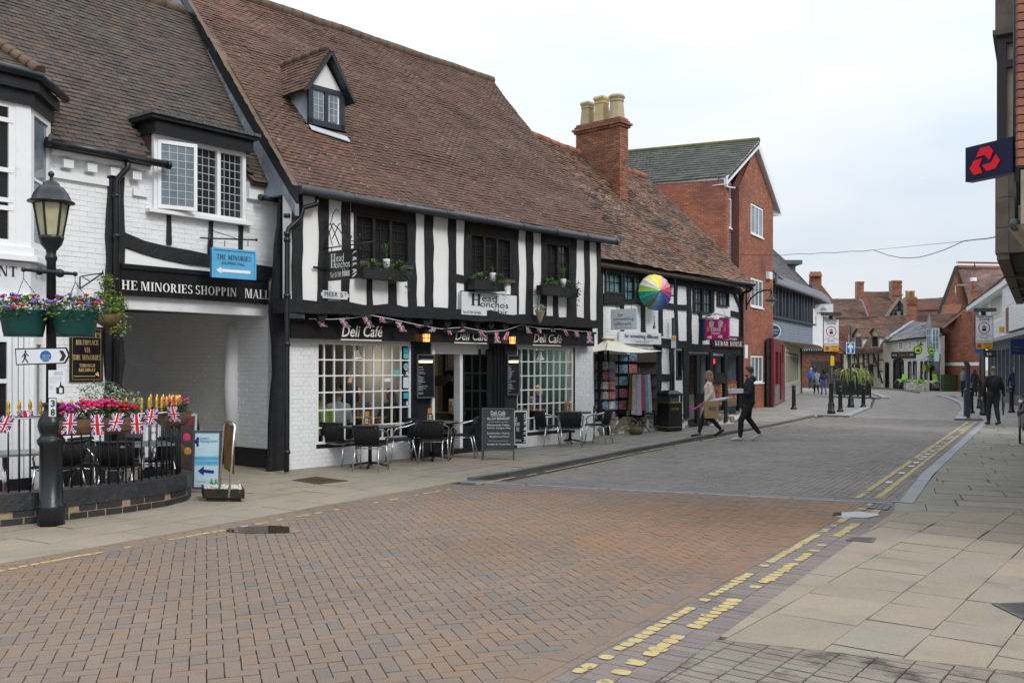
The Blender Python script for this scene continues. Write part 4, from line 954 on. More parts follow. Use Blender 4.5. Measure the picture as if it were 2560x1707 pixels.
# heads over the windows and wall plate
mb=MB();mb.wb(WU,uL-.05,uR+.05,zW-.02,zG+.02,-.05,.07);mb.build('wall_plate',M['black'],B)
mb=MB();mb.wb(WU,wins[0][0]-.06,wins[0][1]+.06,wins[0][3],zW,-.05,.05);mb.build('lintel',M['brownblack'],B)
mb=MB();mb.wb(WU,wins[1][0]-.05,wins[1][1]+.05,wins[1][3],zW,-.05,.05);mb.build('lintel',M['brownblack'],B)
MB().wb(WU,wins[2][0],wins[2][1],wins[2][3],zW,-.05,.04).build('lintel',M['brownblack'],B)
for i,(w_,nl)in enumerate(zip(wins,(3,3,2))):
 a0,a1,z0,z1=w_
 mb=MB();mb.wb(WU,a0,a1,z1-.05,z1,-.1,.03).wb(WU,a0,a1,z0,z0+.04,-.1,.03).wb(WU,a0,a0+.05,z0+.04,z1-.05,-.1,.03).wb(WU,a1-.05,a1,z0+.04,z1-.05,-.1,.03)
 lw=(a1-a0-.1)/nl
 for k in range(1,nl):mb.wb(WU,a0+.05+lw*k-.03,a0+.05+lw*k+.03,z0+.04,z1-.05,-.09,.025)
 fr=mb.build('window',M['brownblack'],B,label=['dark framed three light window with a flower box, left','dark framed three light window above the white shop board','dark framed two light window, furthest right'][i])
 mb=MB()
 for k in range(nl):
  x0=a0+.05+lw*k+(.03 if k else 0);x1=a0+.05+lw*(k+1)-(.03 if k<nl-1 else 0)
  MB().wb(WU,x0,x1,z0+.04,z1-.05,-.06,-.055).build('pane',M['dglass'],fr)
  mb.wb(WU,(x0+x1)/2-.008,(x0+x1)/2+.008,z0+.04,z1-.05,-.055,-.04)
  for j in range(1,4):z=z0+(z1-z0)*j/4;mb.wb(WU,x0,x1,z-.008,z+.008,-.055,-.038)
 mb.build('glazing_bars',M['brownblack'],fr)
 MB().wb(WU,a0-.05,a1+.05,z0-.06,z0,-.05,.08).build('sill',pm('weathered_sill',(.10,.075,.055),.8),fr)
# bressummer with ragged lower edge, joist ends
mb=MB();timber(mb,WU,[(uL-.2,zJ-.09),(WU.a(900),WU.z(900,764+9)),(WU.a(1100),WU.z(1100,784)),(WU.a(1300),WU.z(1300,798)),(uR+.02,zJ-.1)],[.24,.2,.23,.19,.22,.2],-.25,.09,.035);mb.build('bressummer',M['htimber'],B)
for u in(803,857,912,968,1022,1065,1120,1158,1195,1228,1262,1300,1347,1378,1412,1448,1478):
 a=WU.a(u);z=zJb-.10+R.uniform(-.015,.01);w_=R.uniform(.07,.09);mb=MB()
 o1=.0+R.uniform(-.02,.03);pr_=[(-w_,.09),(w_,.09),(w_,-.02),(w_*.5,-.075),(-w_*.5,-.08),(-w_,-.03)]
 mb.prism([WU.P(a+x,z+y,o1)for x,y in pr_],-WU.n*.9);mb.build('joist_end',M['timber'],B)
# corner post of B
mb=MB();c=WG.P(-.22,0,-.02)
timber(mb,WG,[(WG.a(694),0.0),(WG.a(697),.8),(WG.a(700),1.7),(WG.a(697),2.2),(WG.a(695),2.75),(WG.a(706),3.3),(WG.a(716),zW+.1)],[.36,.33,.27,.28,.34,.26,.22],-.06,.03,.03);mb.build('corner_post',M['timber'],B)
MB().wb(WG,-.08,.02,0,2.7,-.3,-.02).build('post_brick',pm('raw_brick',(.16,.07,.045),.9,var=.4,vscale=12,bump=1),B)
# drainpipes at the corner
mb=MB().tube([WU.P(WU.a(u,o),WU.z(u,v,o),o)for u,v,o in((793,490,.2),(793,510,.2),(758,520,.14),(752,545,.12),(735,560,.1),(722,572,.08),(718,590,.08))]+[WU.P(WU.a(717,.08),.5,.08),WU.P(WU.a(716,.08),.03,.08)],.045,10);dp=mb.build('drainpipe',M['black'],B)
for v in(540,585,600,740,860,1130):c=WU.P(*WU.az(717.5,v,.08),.08);MB().tube([c-V((0,0,.035)),c+V((0,0,.035))],.057,10).build('pipe_collar',M['black'],dp)
# ground storey brickwork
zS=2.40
def GR_(u0,u1,v0,v1,o=0):return(WG.a(u0,o),WG.a(u1,o),WG.z(u0,v1,o),WG.z(u0,v0,o))
w1=(WG.a(791),WG.a(1027),WG.z(791,1111),WG.z(791,854));w2=(WG.a(1291),WG.a(1433),WG.z(1291,1083),WG.z(1291,868));dr=(WG.a(1041),WG.a(1232),0,WG.z(1085,868))
zS=w1[3]
mb=MB();slab(mb,WG,0,w1[1],0,zS+.06,-.25,-.007,[(w1[0],w1[1],w1[2]-.08,w1[3])])
mb.build('shop_wall',M['wmortar'],B);mb=MB();slab(mb,WG,w2[0],WG.len,0,zS+.06,-.25,-.007,[(w2[0],w2[1],w2[2]-.08,w2[3])]);mb.build('shop_wall',M['wmortar'],B)
P=Pieces();brick_face(P,WG,0,WG.len,.0,zS,0,[(w1[0],w1[1],w1[2]-.08,9),(w2[0],w2[1]+.03,w2[2]-.08,9),(w1[1],w2[0],-1,9)],lb=.235,hb=.077,th=.03,joint=.0045,jo=.0035,English=True)
P.build('brick',M['wbrick'],B,300,'painted_brickwork')
side=Wall(tuple(WG.P(WG.len,0,0).xy),tuple(WG.P(WG.len,0,-1.2).xy))
MB().wb(WG,WG.len-.08,WG.len-.002,0,zS,-1.2,-.03).build('shop_wall',M['wmortar'],B)
# fascia board
f0,f1=WG.a(727,.2),WG.a(1486,.2);fzb=WG.z(727,845,.2);fzt=WG.z(727,803,.2)
MB().wb(WG,f0,f1,fzb,fzt,.0,.2).build('fascia',pm('satin_black_board',(.016,.015,.017),.35),B)
MB().wb(WG,f0,f1,fzt,fzt+.05,.0,.26).build('fascia_moulding',M['black'],B)
MB().wb(WG,WG.a(1107,.27),WG.a(1262,.27),fzt-.10,fzt+.02,.2,.30).build('blind_box',M['blackmat'],B)
for u0,u1,vt,vb,vb1 in((854,956,813,842,842.5),(1138,1219,826,850,852),(1334,1404,834,856,858)):
 text_px(WG,'Deli Café',u0,vt,vb,u1,.205,M['ltext'],B,vb1=vb1,shear=.22,dep=.003,spacing=1.0,bold=.012)
 a_,b_=WG.a(u0-2,.205),WG.a(u1-2,.205);zq=WG.z(u0,vb+5,.205);MB().wb(WG,a_,b_,zq-.022,zq,.2,.208).build('underline',M['ltext'],B)
# windows of the shop
cx=[791,811.5,836.6,862.5,887,910.5,934.5,957.5,980.5,1003,1024.5];rv=[1110,1070,1026,981.5,939.5,899,856]
window(WG,w1[0],w1[1],w1[2],w1[3],.0,10,6,M['wwood'],M['glass'],B,fw=.045,bw=.026,label='wide white glazed shop window of sixty panes, left of the cafe door',colx=[w1[0]+.04 if i==0 else(w1[1]-.04 if i==10 else WG.a(u))for i,u in enumerate(cx)],rowz=[WG.z(791,v)for v in rv])
cx2=[1291,1305,1322.5,1337.5,1352.5,1369,1385,1400.5,1416,1431];rv2=[1080,1040,1003,970,937,905,870]
zz2=[w2[2]+(w2[3]-w2[2])*i/6 for i in range(7)]
window(WG,w2[0],w2[1],w2[2],w2[3],.0,9,6,M['wwood'],M['glass'],B,fw=.04,bw=.023,label='white glazed shop window of many panes, right of the cafe door',colx=[w2[0]+.035 if i==0 else(w2[1]-.035 if i==9 else WG.a(u))for i,u in enumerate(cx2)],rowz=zz2)
MB().wb(WG,w1[0]-.02,w1[1],w1[2]-.08,w1[2],-.2,-.02).build('window_base',M['black'],B);MB().wb(WG,w2[0],w2[1]+.02,w2[2]-.08,w2[2],-.2,-.02).build('window_base',M['black'],B)
MB().wb(WG,w2[1],w2[1]+.06,w2[2]-.08,zS,-.1,.01).build('door_post',M['black'],B)
# door surround
MB().wb(WG,w1[1],WG.a(1041),0,zS+.05,-.25,.03).build('door_post',M['black'],B)
MB().wb(WG,WG.a(1041),WG.a(1081),0,zS+.05,-.25,-.05).build('door_panel',pm('charcoal_panel',(.022,.022,.027),.35),B)
MB().wb(WG,WG.a(1081),WG.a(1087),0,WG.z(1081,862),-.25,.0).build('door_jamb',M['wwood'],B);MB().wb(WG,WG.a(1160),WG.a(1167),0,WG.z(1081,862),-.3,-.12).build('door_jamb',M['wwood'],B)
MB().wb(WG,WG.a(1081),WG.a(1235),WG.z(1081,884),zS+.05,-.22,-.1).build('door_head',M['wwood'],B)
MB().wb(WG,WG.a(1230),w2[0],0,zS+.05,-.25,-.02).build('door_post',M['black'],B)
for u in(1236,1245,1253):MB().wb(WG,WG.a(u)-.015,WG.a(u)+.015,0,zS,-.02,.015).build('fluting',M['black'],B)
MB().wb(WG,WG.a(1260),w2[0],0,zS,-.02,.02).build('door_panel',pm('charcoal_panel',(.022,.022,.027),.35),B)
# open glazed door leaf
WD=Wall(tuple(WG.P(WG.a(1168),0,-.2).xy),tuple(WG.P(WG.a(1229),0,-.02).xy));dl=WD.len;dz=WG.z(1081,870)
mb=MB();slab(mb,WD,0,dl,0.05,dz,-.02,.02,[(dl*(.13+.26*i),dl*(.13+.26*i+.2),.55+.38*j,.55+.38*j+.34)for i in range(3)for j in range(5)])
dd=mb.build('door',M['black'],B,label='open black glazed cafe door')
for i in range(3):
 for j in range(5):MB().wb(WD,dl*(.13+.26*i),dl*(.33+.26*i),.55+.38*j,.89+.38*j,-.004,.004).build('pane',M['glass'],dd)
MB().wb(WG,WG.a(1078),WG.a(1235),0,.1,-.5,.03).build('doorstep',M['black'],B)
# stickers inside the window
def sticker(u0,u1,v0,v1,m,lab=None,o=.004,W=WG,parent=B,name='sticker'):
 a0,a1,z0,z1=W.a(u0,o),W.a(u1,o),W.z(u0,v1,o),W.z(u0,v0,o);return MB().wb(W,a0,a1,z0,z1,o-.003,o).build(name,m,parent,label=lab)
cy=pm('cyan_print',(.05,.38,.55),.5);pw=pm('white_print',(.6,.66,.7),.5);tl=pm('teal_print',(.1,.5,.45),.5);nv=pm('navy_print',(.02,.05,.16),.5)
MB().wb(WG,WG.a(1006),WG.a(1023),WG.z(1006,1058),WG.z(1006,864),-.045,-.038).build('backing_card',M['blackmat'],B)
for a_ in((1009,1021,869,882,cy),(1009,1021,883.5,896,tl),(1008,1021.5,943,970,pw),(1009,1021,982,996,cy),(1009,1014,929,938,nv),(1015.5,1020.5,929,938,pw),(1009,1014.5,1003,1013,nv),(1016,1020.5,1003,1013,pw),(984,1000,925,935.5,tl),(961,978,945,954,pw)):sticker(*a_)
mb=MB();cc=WG.P(WG.a(1014.5),WG.z(1014.5,917),.005);n_c=20
mb.prism([cc+WG.d*math.cos(t*2*math.pi/n_c)*.062+V((0,0,math.sin(t*2*math.pi/n_c)*.072))for t in range(n_c)],WG.n*.003);mb.build('sticker',pm('pale_cyan_print',(.35,.6,.68),.5),B,label='round pale blue BUY LOCAL sticker')
wtext(WG,'BUY',WG.a(1014.5)-.04,WG.z(1014.5,916),.08,.035,.009,M['dtext'],B);wtext(WG,'LOCAL',WG.a(1014.5)-.05,WG.z(1014.5,916)-.045,.10,.035,.009,M['dtext'],B)
# menu boards with lamps, lanterns
for i,(u0,u1,v0,v1)in enumerate(((1043,1087,885,996),(1269,1300,887,988))):
 mbn=thing('menu_board',('tall black menu case with rows of white writing, left of the cafe door','tall black menu case with rows of white writing, between the cafe door and right window')[i],'menu board',WG.P(WG.a(u0),1.5,.03))
 a0,a1,z0,z1=WG.a(u0,.08),WG.a(u1,.08),WG.z(u0,v1,.08),WG.z(u0,v0,.08)
 MB().wb(WG,a0,a1,z0,z1,-.04,.06).build('case',M['black'],mbn);mb=MB()
 for q_ in((a0,a1,z1-.03,z1),(a0,a1,z0,z0+.03),(a0,a0+.03,z0+.03,z1-.03),(a1-.03,a1,z0+.03,z1-.03)):mb.wb(WG,*q_,.06,.085)
 mb.build('frame',pm('grey_edge',(.08,.085,.1),.4),mbn)
 MB().wb(WG,a0+.06,a1-.08,z1-.17,z1-.13,.06,.1).build('lamp',pm('lit_tube',(1,.78,.42),.5,emit=2.2),mbn)
 MB().wb(WG,a0+.05,a1-.07,z1-.13,z1-.10,.06,.13).build('lamp_hood',pm('hood',(.35,.33,.3),.4),mbn)
 mb=MB();z=z1-.26
 while z>z0+.08:
  l=R.uniform(.3,.9)*(a1-a0-.12)*(.5 if R.random()<.6 else 1);mb.wb(WG,a0+.05,a0+.05+l,z,z+.008,.06,.0625)
  z-=R.choice([.024,.024,.03,.05])
 mb.build('writing',pm('chalk_grey',(.45,.45,.48),.6),mbn)
for i,(u,v)in enumerate(((1066,843),(1281,849))):
 c=WG.P(WG.a(u,.3),WG.z(u,v,.3),.3);ln_=thing('wall_lantern',('lit amber lantern over the left menu case','lit amber lantern over the right menu case')[i],'lantern',c)
 mb=MB()
 for k in range(6):
  t0=math.radians(60*k);mb.bar(c+V((.075*math.cos(t0),.075*math.sin(t0),-.10)),c+V((.085*math.cos(t0),.085*math.sin(t0),.06)),.012)
 mb.lathe(c,[(.078,-.105),(.09,-.105),(.09,-.09),(.078,-.09)],6).lathe(c,[(.12,.06),(.10,.085),(.02,.15),(.004,.17)],6);mb.bar(c+V((0,0,.12)),WG.P(WG.a(u,.3),c.z+.12,.1),.02)
 mb.lathe(c,[(.083,-.02),(.087,-.02),(.087,-.01),(.083,-.01)],6)
 mb.build('cage',M['black'],ln_)
 MB().lathe(c,[(.07,-.09),(.078,.06)],6,sm=False).build('glass_pane',pm('amber_glow',(1,.42,.09),.4,emit=1.6),ln_)
# signs of the first floor
ms=thing('street_sign','white MEER ST street name plate on the first floor timbers','sign',WU.P(WU.a(836),WU.z(836,736),.04))
a0,a1=WU.a(803,.05),WU.a(871,.05);zb=WU.z(803,745,.05);zt=WU.z(803,725,.05)
MB().prism([WU.P(a,z,.04)for a,z in((a0+.03,zb),(a1-.03,zb),(a1-.03,zb+.04),(a1,zb+.04),(a1,zt-.04),(a1-.03,zt-.04),(a1-.03,zt),(a0+.03,zt),(a0+.03,zt-.04),(a0,zt-.04),(a0,zb+.04),(a0+.03,zb+.04))],WU.n*.02).build('plate',M['signwhite'],ms)
wtext(WU,'MEER',a0+.06,zb+.04,(a1-a0)*.48,(zt-zb)*.55,.064,M['dtext'],ms,spacing=1.15);wtext(WU,'S',a0+(a1-a0)*.68,zb+.04,(a1-a0)*.10,(zt-zb)*.55,.064,M['dtext'],ms);wtext(WU,'T',a0+(a1-a0)*.83,zb+.055,(a1-a0)*.08,(zt-zb)*.45,.064,M['dtext'],ms,bold=.01)
hw=thing('shop_board','flat white Head Honchos Hair board with black lettering below the middle window','sign',WU.P(WU.a(1225),WU.z(1225,762),.05))
x0,x1=WU.a(1152,.09),WU.a(1293,.09);y0,y1=WU.z(1152,787,.09),WU.z(1152,726,.09);W_=x1-x0;H_=y1-y0
MB().wb(WU,x0,x1,y0,y1,.05,.09).build('board',M['signwhite'],hw);mb=MB()
for q_ in((x0,x1,y1-.012,y1),(x0,x1,y0,y0+.012),(x0,x0+.012,y0,y1),(x1-.012,x1,y0,y1)):mb.wb(WU,*q_,.088,.096)
mb.build('edge',M['dtext'],hw)
def honchos(W,x0,y0,W_,H_,o,m,par):
 wserif(W,'H',x0+W_*.17,y0+H_*.42,W_*.17,H_*.50,o,m,par);wtext(W,'ead',x0+W_*.36,y0+H_*.62,W_*.26,H_*.27,o,m,par)
 wtext(W,'onchos',x0+W_*.33,y0+H_*.39,W_*.50,H_*.26,o+.002,m,par);wtext(W,'Hair',x0+W_*.58,y0+H_*.08,W_*.24,H_*.28,o,m,par)
honchos(WU,x0,y0,W_,H_,.092,M['dtext'],hw);wtext(WU,'Tel: 01789 507406',x0+W_*.03,y0+H_*.07,W_*.31,H_*.12,.092,M['dtext'],hw)
# hanging hair sign at right angles
hs=thing('hanging_sign','black Head Honchos Hair sign with zebra stripes hanging from a scrolled iron bracket','sign',WU.P(WU.a(818),WU.z(818,640),.3))
aS=WU.a(807,.0);o0_=WU.oo(aS,822);o1_=WU.oo(aS,897)
WH=Wall(tuple(WU.P(aS,0,o0_).xy),tuple(WU.P(aS,0,o1_).xy));L_=WH.len;zt=WH.z(822,630);zb=WH.z(822,703)
MB().wb(WH,0,L_,zb,zt,-.03,.02).build('panel',M['black'],hs);mb=MB()
for q_ in((0,L_,zt-.02,zt),(0,L_,zb,zb+.02),(0,.02,zb,zt),(L_-.02,L_,zb,zt)):mb.wb(WH,*q_,.018,.03)
mb.build('frame',M['blackmat'],hs)
honchos(WH,-L_*.06,zb+.02,L_*.98,zt-zb-.03,.022,M['ltext'],hs)
wtext(WH,'Tel: 01789 507406',L_*.09,zb+.05,L_*.66,.09,.023,M['ltext'],hs)
def zebra(W,x0,x1,z0,z1,o,par,m,seed=2):
 mb=MB();rr=random.Random(seed);z=z0
 while z<z1-.03:
  h=rr.uniform(.02,.035);k=rr.uniform(-.03,.05);m1=rr.uniform(-.02,.02)
  mb.prism([W.P(x0+rr.uniform(0,.02),z,o),W.P((x0+x1)/2,z+k/2+m1,o),W.P(x1,z+k,o),W.P(x1,min(z1,z+k+h*.6),o),W.P((x0+x1)/2,z+k/2+h+m1,o)],W.n*.003);z+=h+rr.uniform(.018,.03)
 return mb.build('zebra_stripes',m,par)
zebra(WH,L_*.80,L_*.96,zb+.03,zt-.05,.022,hs,M['ltext'])
def curl(P0,xd,zd,r,n=14,turns=1.3,s=1):return[P0+(V(xd)*math.cos(t*turns*2*math.pi/n*s)+V(zd)*math.sin(t*turns*2*math.pi/n*s))*r*(1-.6*t/n)for t in range(n)]
mb=MB();x_=WH.d;up=V((0,0,1));bz=zt+.07
mb.tube([WH.P(-.15,bz),WH.P(L_+.42,bz)],.012,6)
mb.tube([WH.P(-.12,bz+.02),WH.P(.0,bz+.25),WH.P(.12,bz+.42),WH.P(.28,bz+.30),WH.P(.5,bz+.08),WH.P(.75,bz+.05)],.010,6)
mb.tube([WH.P(-.1,bz+.35),WH.P(.05,bz+.42),WH.P(.18,bz+.22),WH.P(.3,bz+.02)],.010,6);mb.tube([WH.P(-.1,bz+.5),WH.P(.0,bz+.3),WH.P(.1,bz+.03)],.008,6)
mb.tube([WH.P(.1,bz+.15),WH.P(.28,bz+.38),WH.P(.42,bz+.42),WH.P(.5,bz+.33)],.009,6);mb.tube([WH.P(.05,bz+.42),WH.P(.12,bz+.58),WH.P(.22,bz+.66),WH.P(.27,bz+.60)],.008,6)
for q_ in((.58,.12),(.82,.12),(.82,-.1)):mb.tube(curl(WH.P(*[q_[0],bz+q_[1]]),x_,up,.06),.008,5)
for q_ in(.1,.6):mb.tube([WH.P(q_*L_,zt),WH.P(q_*L_,bz)],.008,5)
mb.build('bracket',M['iron'],hs)
mb=MB();mb.bar(WU.P(*WU.az(783,668,.05),.05),WU.P(*WU.az(830,674,.05),.05),.012,.04);mb.build('bracket_strap',M['iron'],hs)
# flower boxes
gm3=[M['green'],M['dgreen'],M['wpetal']]
for i,(u0,u1,v0,v1,up_)in enumerate(((909,1020,666,694,966),(1187,1262,699,722,1232),(1358,1446,712,736,1408))):
 o_=.28;a0,a1,z1_,z0_=WU.a(u0,o_),WU.a(u1,o_),WU.z(u0,v0,o_),WU.z(u0,v1,o_)
 fb=thing('window_box',('black window box with ferns, grass and trailing ivy under the left upper window','small black window box with ivy trailing over the white shop board','black window box with ferns and ivy under the right upper window')[i],'window box',WU.P((a0+a1)/2,z0_,.15))
 MB().wb(WU,a0,a1,z0_,z1_,.08,o_).build('box',M['blackmat'],fb)
 mb=MB();L_=a1-a0
 for k in range(7):leaves(mb,WU.P(a0+L_*(k+.5)/7,z1_+.02+R.uniform(-.03,.05),.2),(.12,.12,.09),60,.028,mis=[0,1])
 leaves(mb,WU.P(a1-.12,z1_-.02,.3),(.16,.1,.22),150,.024,mis=[0,1,1]);leaves(mb,WU.P(a1-.05,z0_-.02,.3),(.06,.06,.26),60,.022,mis=[0,1]);leaves(mb,WU.P(a0+L_*.6,z0_+.05,.3),(.1,.03,.16),60,.022,mis=[0,1])
 for k in range(26):
  c=WU.P(a0+L_*(.25 if k<12 else.8),z1_+.02,.22);t=R.uniform(0,6.3);d=V((math.cos(t),math.sin(t),0));l=R.uniform(.12,.24);sd_=d.cross(V((0,0,1)))*.014
  p1,p2=c+d*l*.5+V((0,0,l*.7)),c+d*l+V((0,0,l*.45));mb.add([c-sd_,c+sd_,p1+sd_*1.4,p1-sd_*1.4,p2],[(0,1,2,3),(3,2,4)],0)
 mb.build('foliage',gm3,fb)
 ap_=WU.a(up_,.2);pz=z1_+.02;pt=thing('plant_pot',('white pot of tall spiky grass, in the left window box','white pot, in the middle window box','white pot of tall spiky grass, in the right window box')[i],'plant pot',WU.P(ap_,pz,.2))
 MB().lathe(WU.P(ap_,pz,.2),[(.05,-.02),(.068,.15),(.068,.165),(.055,.165)],12).build('pot',M['wwood'],pt)
 mb=MB()
 for k in range(40):
  c=WU.P(ap_,pz+.14,.2);t=R.uniform(0,6.3);l=R.uniform(.15,.42)*(.5 if i==1 else 1);bnd=R.uniform(.1,.5);d=V((math.cos(t),math.sin(t),0));sd_=d.cross(V((0,0,1)))*.006
  p1,p2=c+d*l*bnd*.5+V((0,0,l*.7)),c+d*l*bnd*1.5+V((0,0,l*.95));mb.add([c-sd_,c+sd_,p1+sd_,p1-sd_,p2],[(0,1,2,3),(3,2,4)],0)
 mb.build('grass_blades',M['green'],pt)
# wicker cone basket on the wall
hb=thing('hanging_cone','wicker cone basket of pale flowers hanging on the wall right of the white shop board','hanging basket',WU.P(WU.a(1350,.25),WU.z(1350,790,.25),.25));c=V(hb.location)
MB().lathe(c,[(.005,-.17),(.05,-.08),(.11,.10),(.115,.12),(.10,.12)],14).build('basket',mat('pale_wicker',(.36,.28,.16),.8,var=.3,bump=1,bscale=120),hb)
mb=MB();leaves(mb,c+V((0,0,.17)),(.16,.14,.08),220,.022,mis=[0,1,1,2]);mb.build('flowers',[M['green'],M['silver'],M['wpetal']],hb)
mb=MB();tp=WU.P(WU.a(1346,.25),WU.z(1346,733,.25),.25)
for t in(0,2.1,4.2):mb.tube([c+V((.11*math.cos(t),.11*math.sin(t),.11)),tp],.005,4)
mb.tube([WU.P(*WU.az(1322,729,.03),.03),tp+V((0,0,.03)),tp],.009,5);mb.tube([WU.P(*WU.az(1322,748,.03),.03),WU.P(*WU.az(1341,732,.2),.2)],.008,5);mb.build('bracket',M['iron'],hb)
# gutter of B
gutter(WU,WU.a(753,.28),WU.a(1541,.28),WU.z(753,474,.28),WU.z(1541,605,.28),.28,.07,M['gutter'],B,1.05)
MB().wb(WU,WU.a(760,.1),WU.a(1530,.1),zW+.03,zG+.0,.07,.12).build('fascia_board',M['black'],B)
# ---- roof of B
EA,EB=WU.P(WU.a(745,.25),WU.z(745,463,.25),.25),WU.P(WU.a(1540,.25),WU.z(1540,596,.25),.25)
rB=[EA,EB,at(1231,203,26.5),at(441,-62,19.6)]
sh=MB();sheet(sh,[p-V((0,0,.1))for p in rB],-.07);sh.build('roof',M['joint'],B)
# dormer
dmW=WU
def onroof(u,v):
 A_,B_,D_=rB[0],rB[1],rB[3];n=(B_-A_).cross(D_-A_);d=V(((u-CX)/F,1,-(v-HY)/F));o=V((0,0,H));t=(A_-o).dot(n)/d.dot(n);return o+d*t
dc0=onroof(768,307);dc1=onroof(858,333)
DW=Wall((dc0 .x,dc0 .y),(dc0 .x+WU.d.x,dc0 .y+WU.d.y));dw=DW.a(858);dzb=dc0 .z;dze=DW.z(768,217);dza=DW.z(821,143)
def skB(s,t,p):
 a=(p-DW.p).dot(DW.d);o=(p-DW.p).dot(DW.n)
 return-.02<a<dw+.02 and o<0.02 and p.z<dze+.1 and o>-1.2
def tB(s,t,p):return min(.99,max(0,R.random()*.75+(.25 if(abs(s-.17)<.045 and.05<t<.38 or(s<.25 and t>.75))else 0)))
P=Pieces();roof(P,*rB,skip=skB,ex=.1,tw=.165,sag=.05,tf=tB);P.build('roof_tile',M['tileB'],B,300,'roof_tiles')
e0,e1=rB[3],rB[2];n=34
for i in range(n):
 p=e0 .lerp(e1,i/n);q=e0 .lerp(e1,(i+.97)/n);s_=V((0,0,noise.noise(p)*.02));MB().tube([p+s_,q+s_],.13,8).build('ridge_tile',M['ridge'],B)
# back slope and gable wall
bk0,bk1=EA-WU.n*8.4,EB-WU.n*8.4
sh=MB();sheet(sh,[bk0,bk1,rB[2],rB[3]],-.07);sh.build('rear_roof',M['tileB'],B,tint=.5)
mb=MB();mb.prism([EA+V((0,0,-.1)),bk0+V((0,0,-.1)),rB[3]+V((0,0,-.1))],WU.d*.1);mb.build('gable_wall',M['lead'],B)
mb=MB();mb.prism([WU.P(uR-.02,zW-.2,0),WU.P(uR-.02,zW-.2,-8),rB[2]-V((0,0,.35))+WU.d*-.3],-WU.d*.1);mb.build('gable_wall',M['plaster'],B)
# bargeboards of the left gable (peeling black paint) and lead below
barge=mat('peeling_black_bargeboard',(.016,.019,.024),.45,var=.25,stain=[((.42,.43,.44),3.2,.66,.685)],bump=.3)
d0,d1=EA+V((0,0,-.02)),rB[3]+V((0,0,.0));outw=-WU.d
pts=[]
for i in range(13):
 t=i/12;p=d0 .lerp(d1,t)+V((0,0,-.10-.16*math.sin(t*math.pi)*.5))+outw*.04;pts.append(p)
mb=MB()
for i in range(12):mb.box(pts[i]+V((0,0,-.20)),pts[i+1]-pts[i],WU.d*.05,(0,0,.28))
mb.build('bargeboard',barge,B)
mb=MB()
for i in range(12):mb.box(pts[i]+V((0,0,-.40))+outw*.02,pts[i+1]-pts[i],WU.d*.08,(0,0,.20))
mb.build('lead_flashing',M['lead'],B,label='blue grey lead below the bargeboard')
pk=[d0 .lerp(d1,i/60)for i in range(61)]
for i in range(60):MB().box(pk[i]+outw*(.10+R.uniform(-.01,.01))+V((0,0,.0+R.uniform(0,.01))),(pk[i+1]-pk[i])*1.3,WU.d*.2,(0,0,.014)).build('verge_tile',M['ridge'],B)
bk=[bk0 .lerp(d1,i/12)for i in range(13)];mb=MB()
for i in range(12):mb.box(bk[i]+V((0,0,-.25))+outw*.03,bk[i+1]-bk[i],WU.d*.05,(0,0,.3))
mb.build('bargeboard',barge,B)
# dormer geometry
db=pm('blue_black_paint',(.022,.032,.045),.4)
def dP(a,z,o=0):return DW.P(a,z,o)
mb=MB();mb.prism([dP(0,dzb),dP(dw,dzb),dP(dw,dze),dP(dw/2,dza-.12),dP(0,dze)],-DW.n*.06);mb.build('dormer_front',M['plaster'],B)
mb=MB();backo=-1.15;mb.prism([dP(.0,dzb,-.0),dP(.0,dze,0),dP(.0,dze,-1.4),dP(0,dzb+.95,-1.0)],DW.d*.05);mb.build('dormer_cheek',mat('blue_white_cheek',(.42,.47,.53),.6,var=.12,stain=((.2,.25,.33),2.5,.5,.7)),B)
MB().prism([dP(dw,dzb,-.0),dP(dw,dze,0),dP(dw,dze,-1.4),dP(dw,dzb+.95,-1.0)],-DW.d*.05).build('dormer_cheek',M['plaster'],B)
mb=MB();mb.wb(DW,0,dw,dzb-.02,dzb+.09,0,.05).wb(DW,0,.10,dzb,dze,0,.05).wb(DW,dw-.10,dw,dzb,dze,0,.05).wb(DW,0,dw,dze-.03,dze+.06,0,.05).wb(DW,dw/2-.045,dw/2+.045,dzb,dze,0,.04)
fr=mb.build('window',db,B,label='dormer window with blue black frame')
for k in(0,1):
 x0=.13+k*(dw/2-.06)+(.02 if k else 0);x1=dw/2-.07+k*(dw/2-.08)
 MB().wb(DW,x0,x1,dzb+.12,dze-.06,.012,.016).build('pane',M['bglass'],fr);m2=MB();m2 .wb(DW,(x0+x1)/2-.008,(x0+x1)/2+.008,dzb+.12,dze-.06,.016,.022)
 for j in(1,2,3):z=dzb+.12+(dze-dzb-.18)*j/4;m2 .wb(DW,x0,x1,z-.007,z+.007,.016,.023)
 m2 .build('lead_bars',M['cames'],fr)
for sgn,x in((-1,0),(1,dw)):
 p0=dP(x+sgn*.12,dze-.12,.12);p1=dP(dw/2,dza,.12);m2=MB();m2 .bar(p0,p1+V((0,0,.02)),.04,.17,up=DW.n);m2 .build('dormer_bargeboard',db,B)
 ea,eb=dP(x+sgn*.18,dze-.1,.18),dP(x+sgn*.18,dze-.1,-1.35 if sgn<0 else-1.3);ra,rb_=dP(dw/2,dza+.12,.18),dP(dw/2,dza+.12,-2.0)
 P=Pieces()
 if sgn<0:roof(P,eb,ea,ra,rb_,ex=.1,tw=.165,lift=.02)
 else:roof(P,ea,eb,rb_,ra,ex=.1,tw=.165,lift=.02)
 P.build('dormer_tile',M['tileB'],B,120);m2=MB();sheet(m2,[q_-V((0,0,.03))for q_ in(ea,eb,rb_,ra)],-.03);m2 .build('dormer_roof',M['joint'],B)
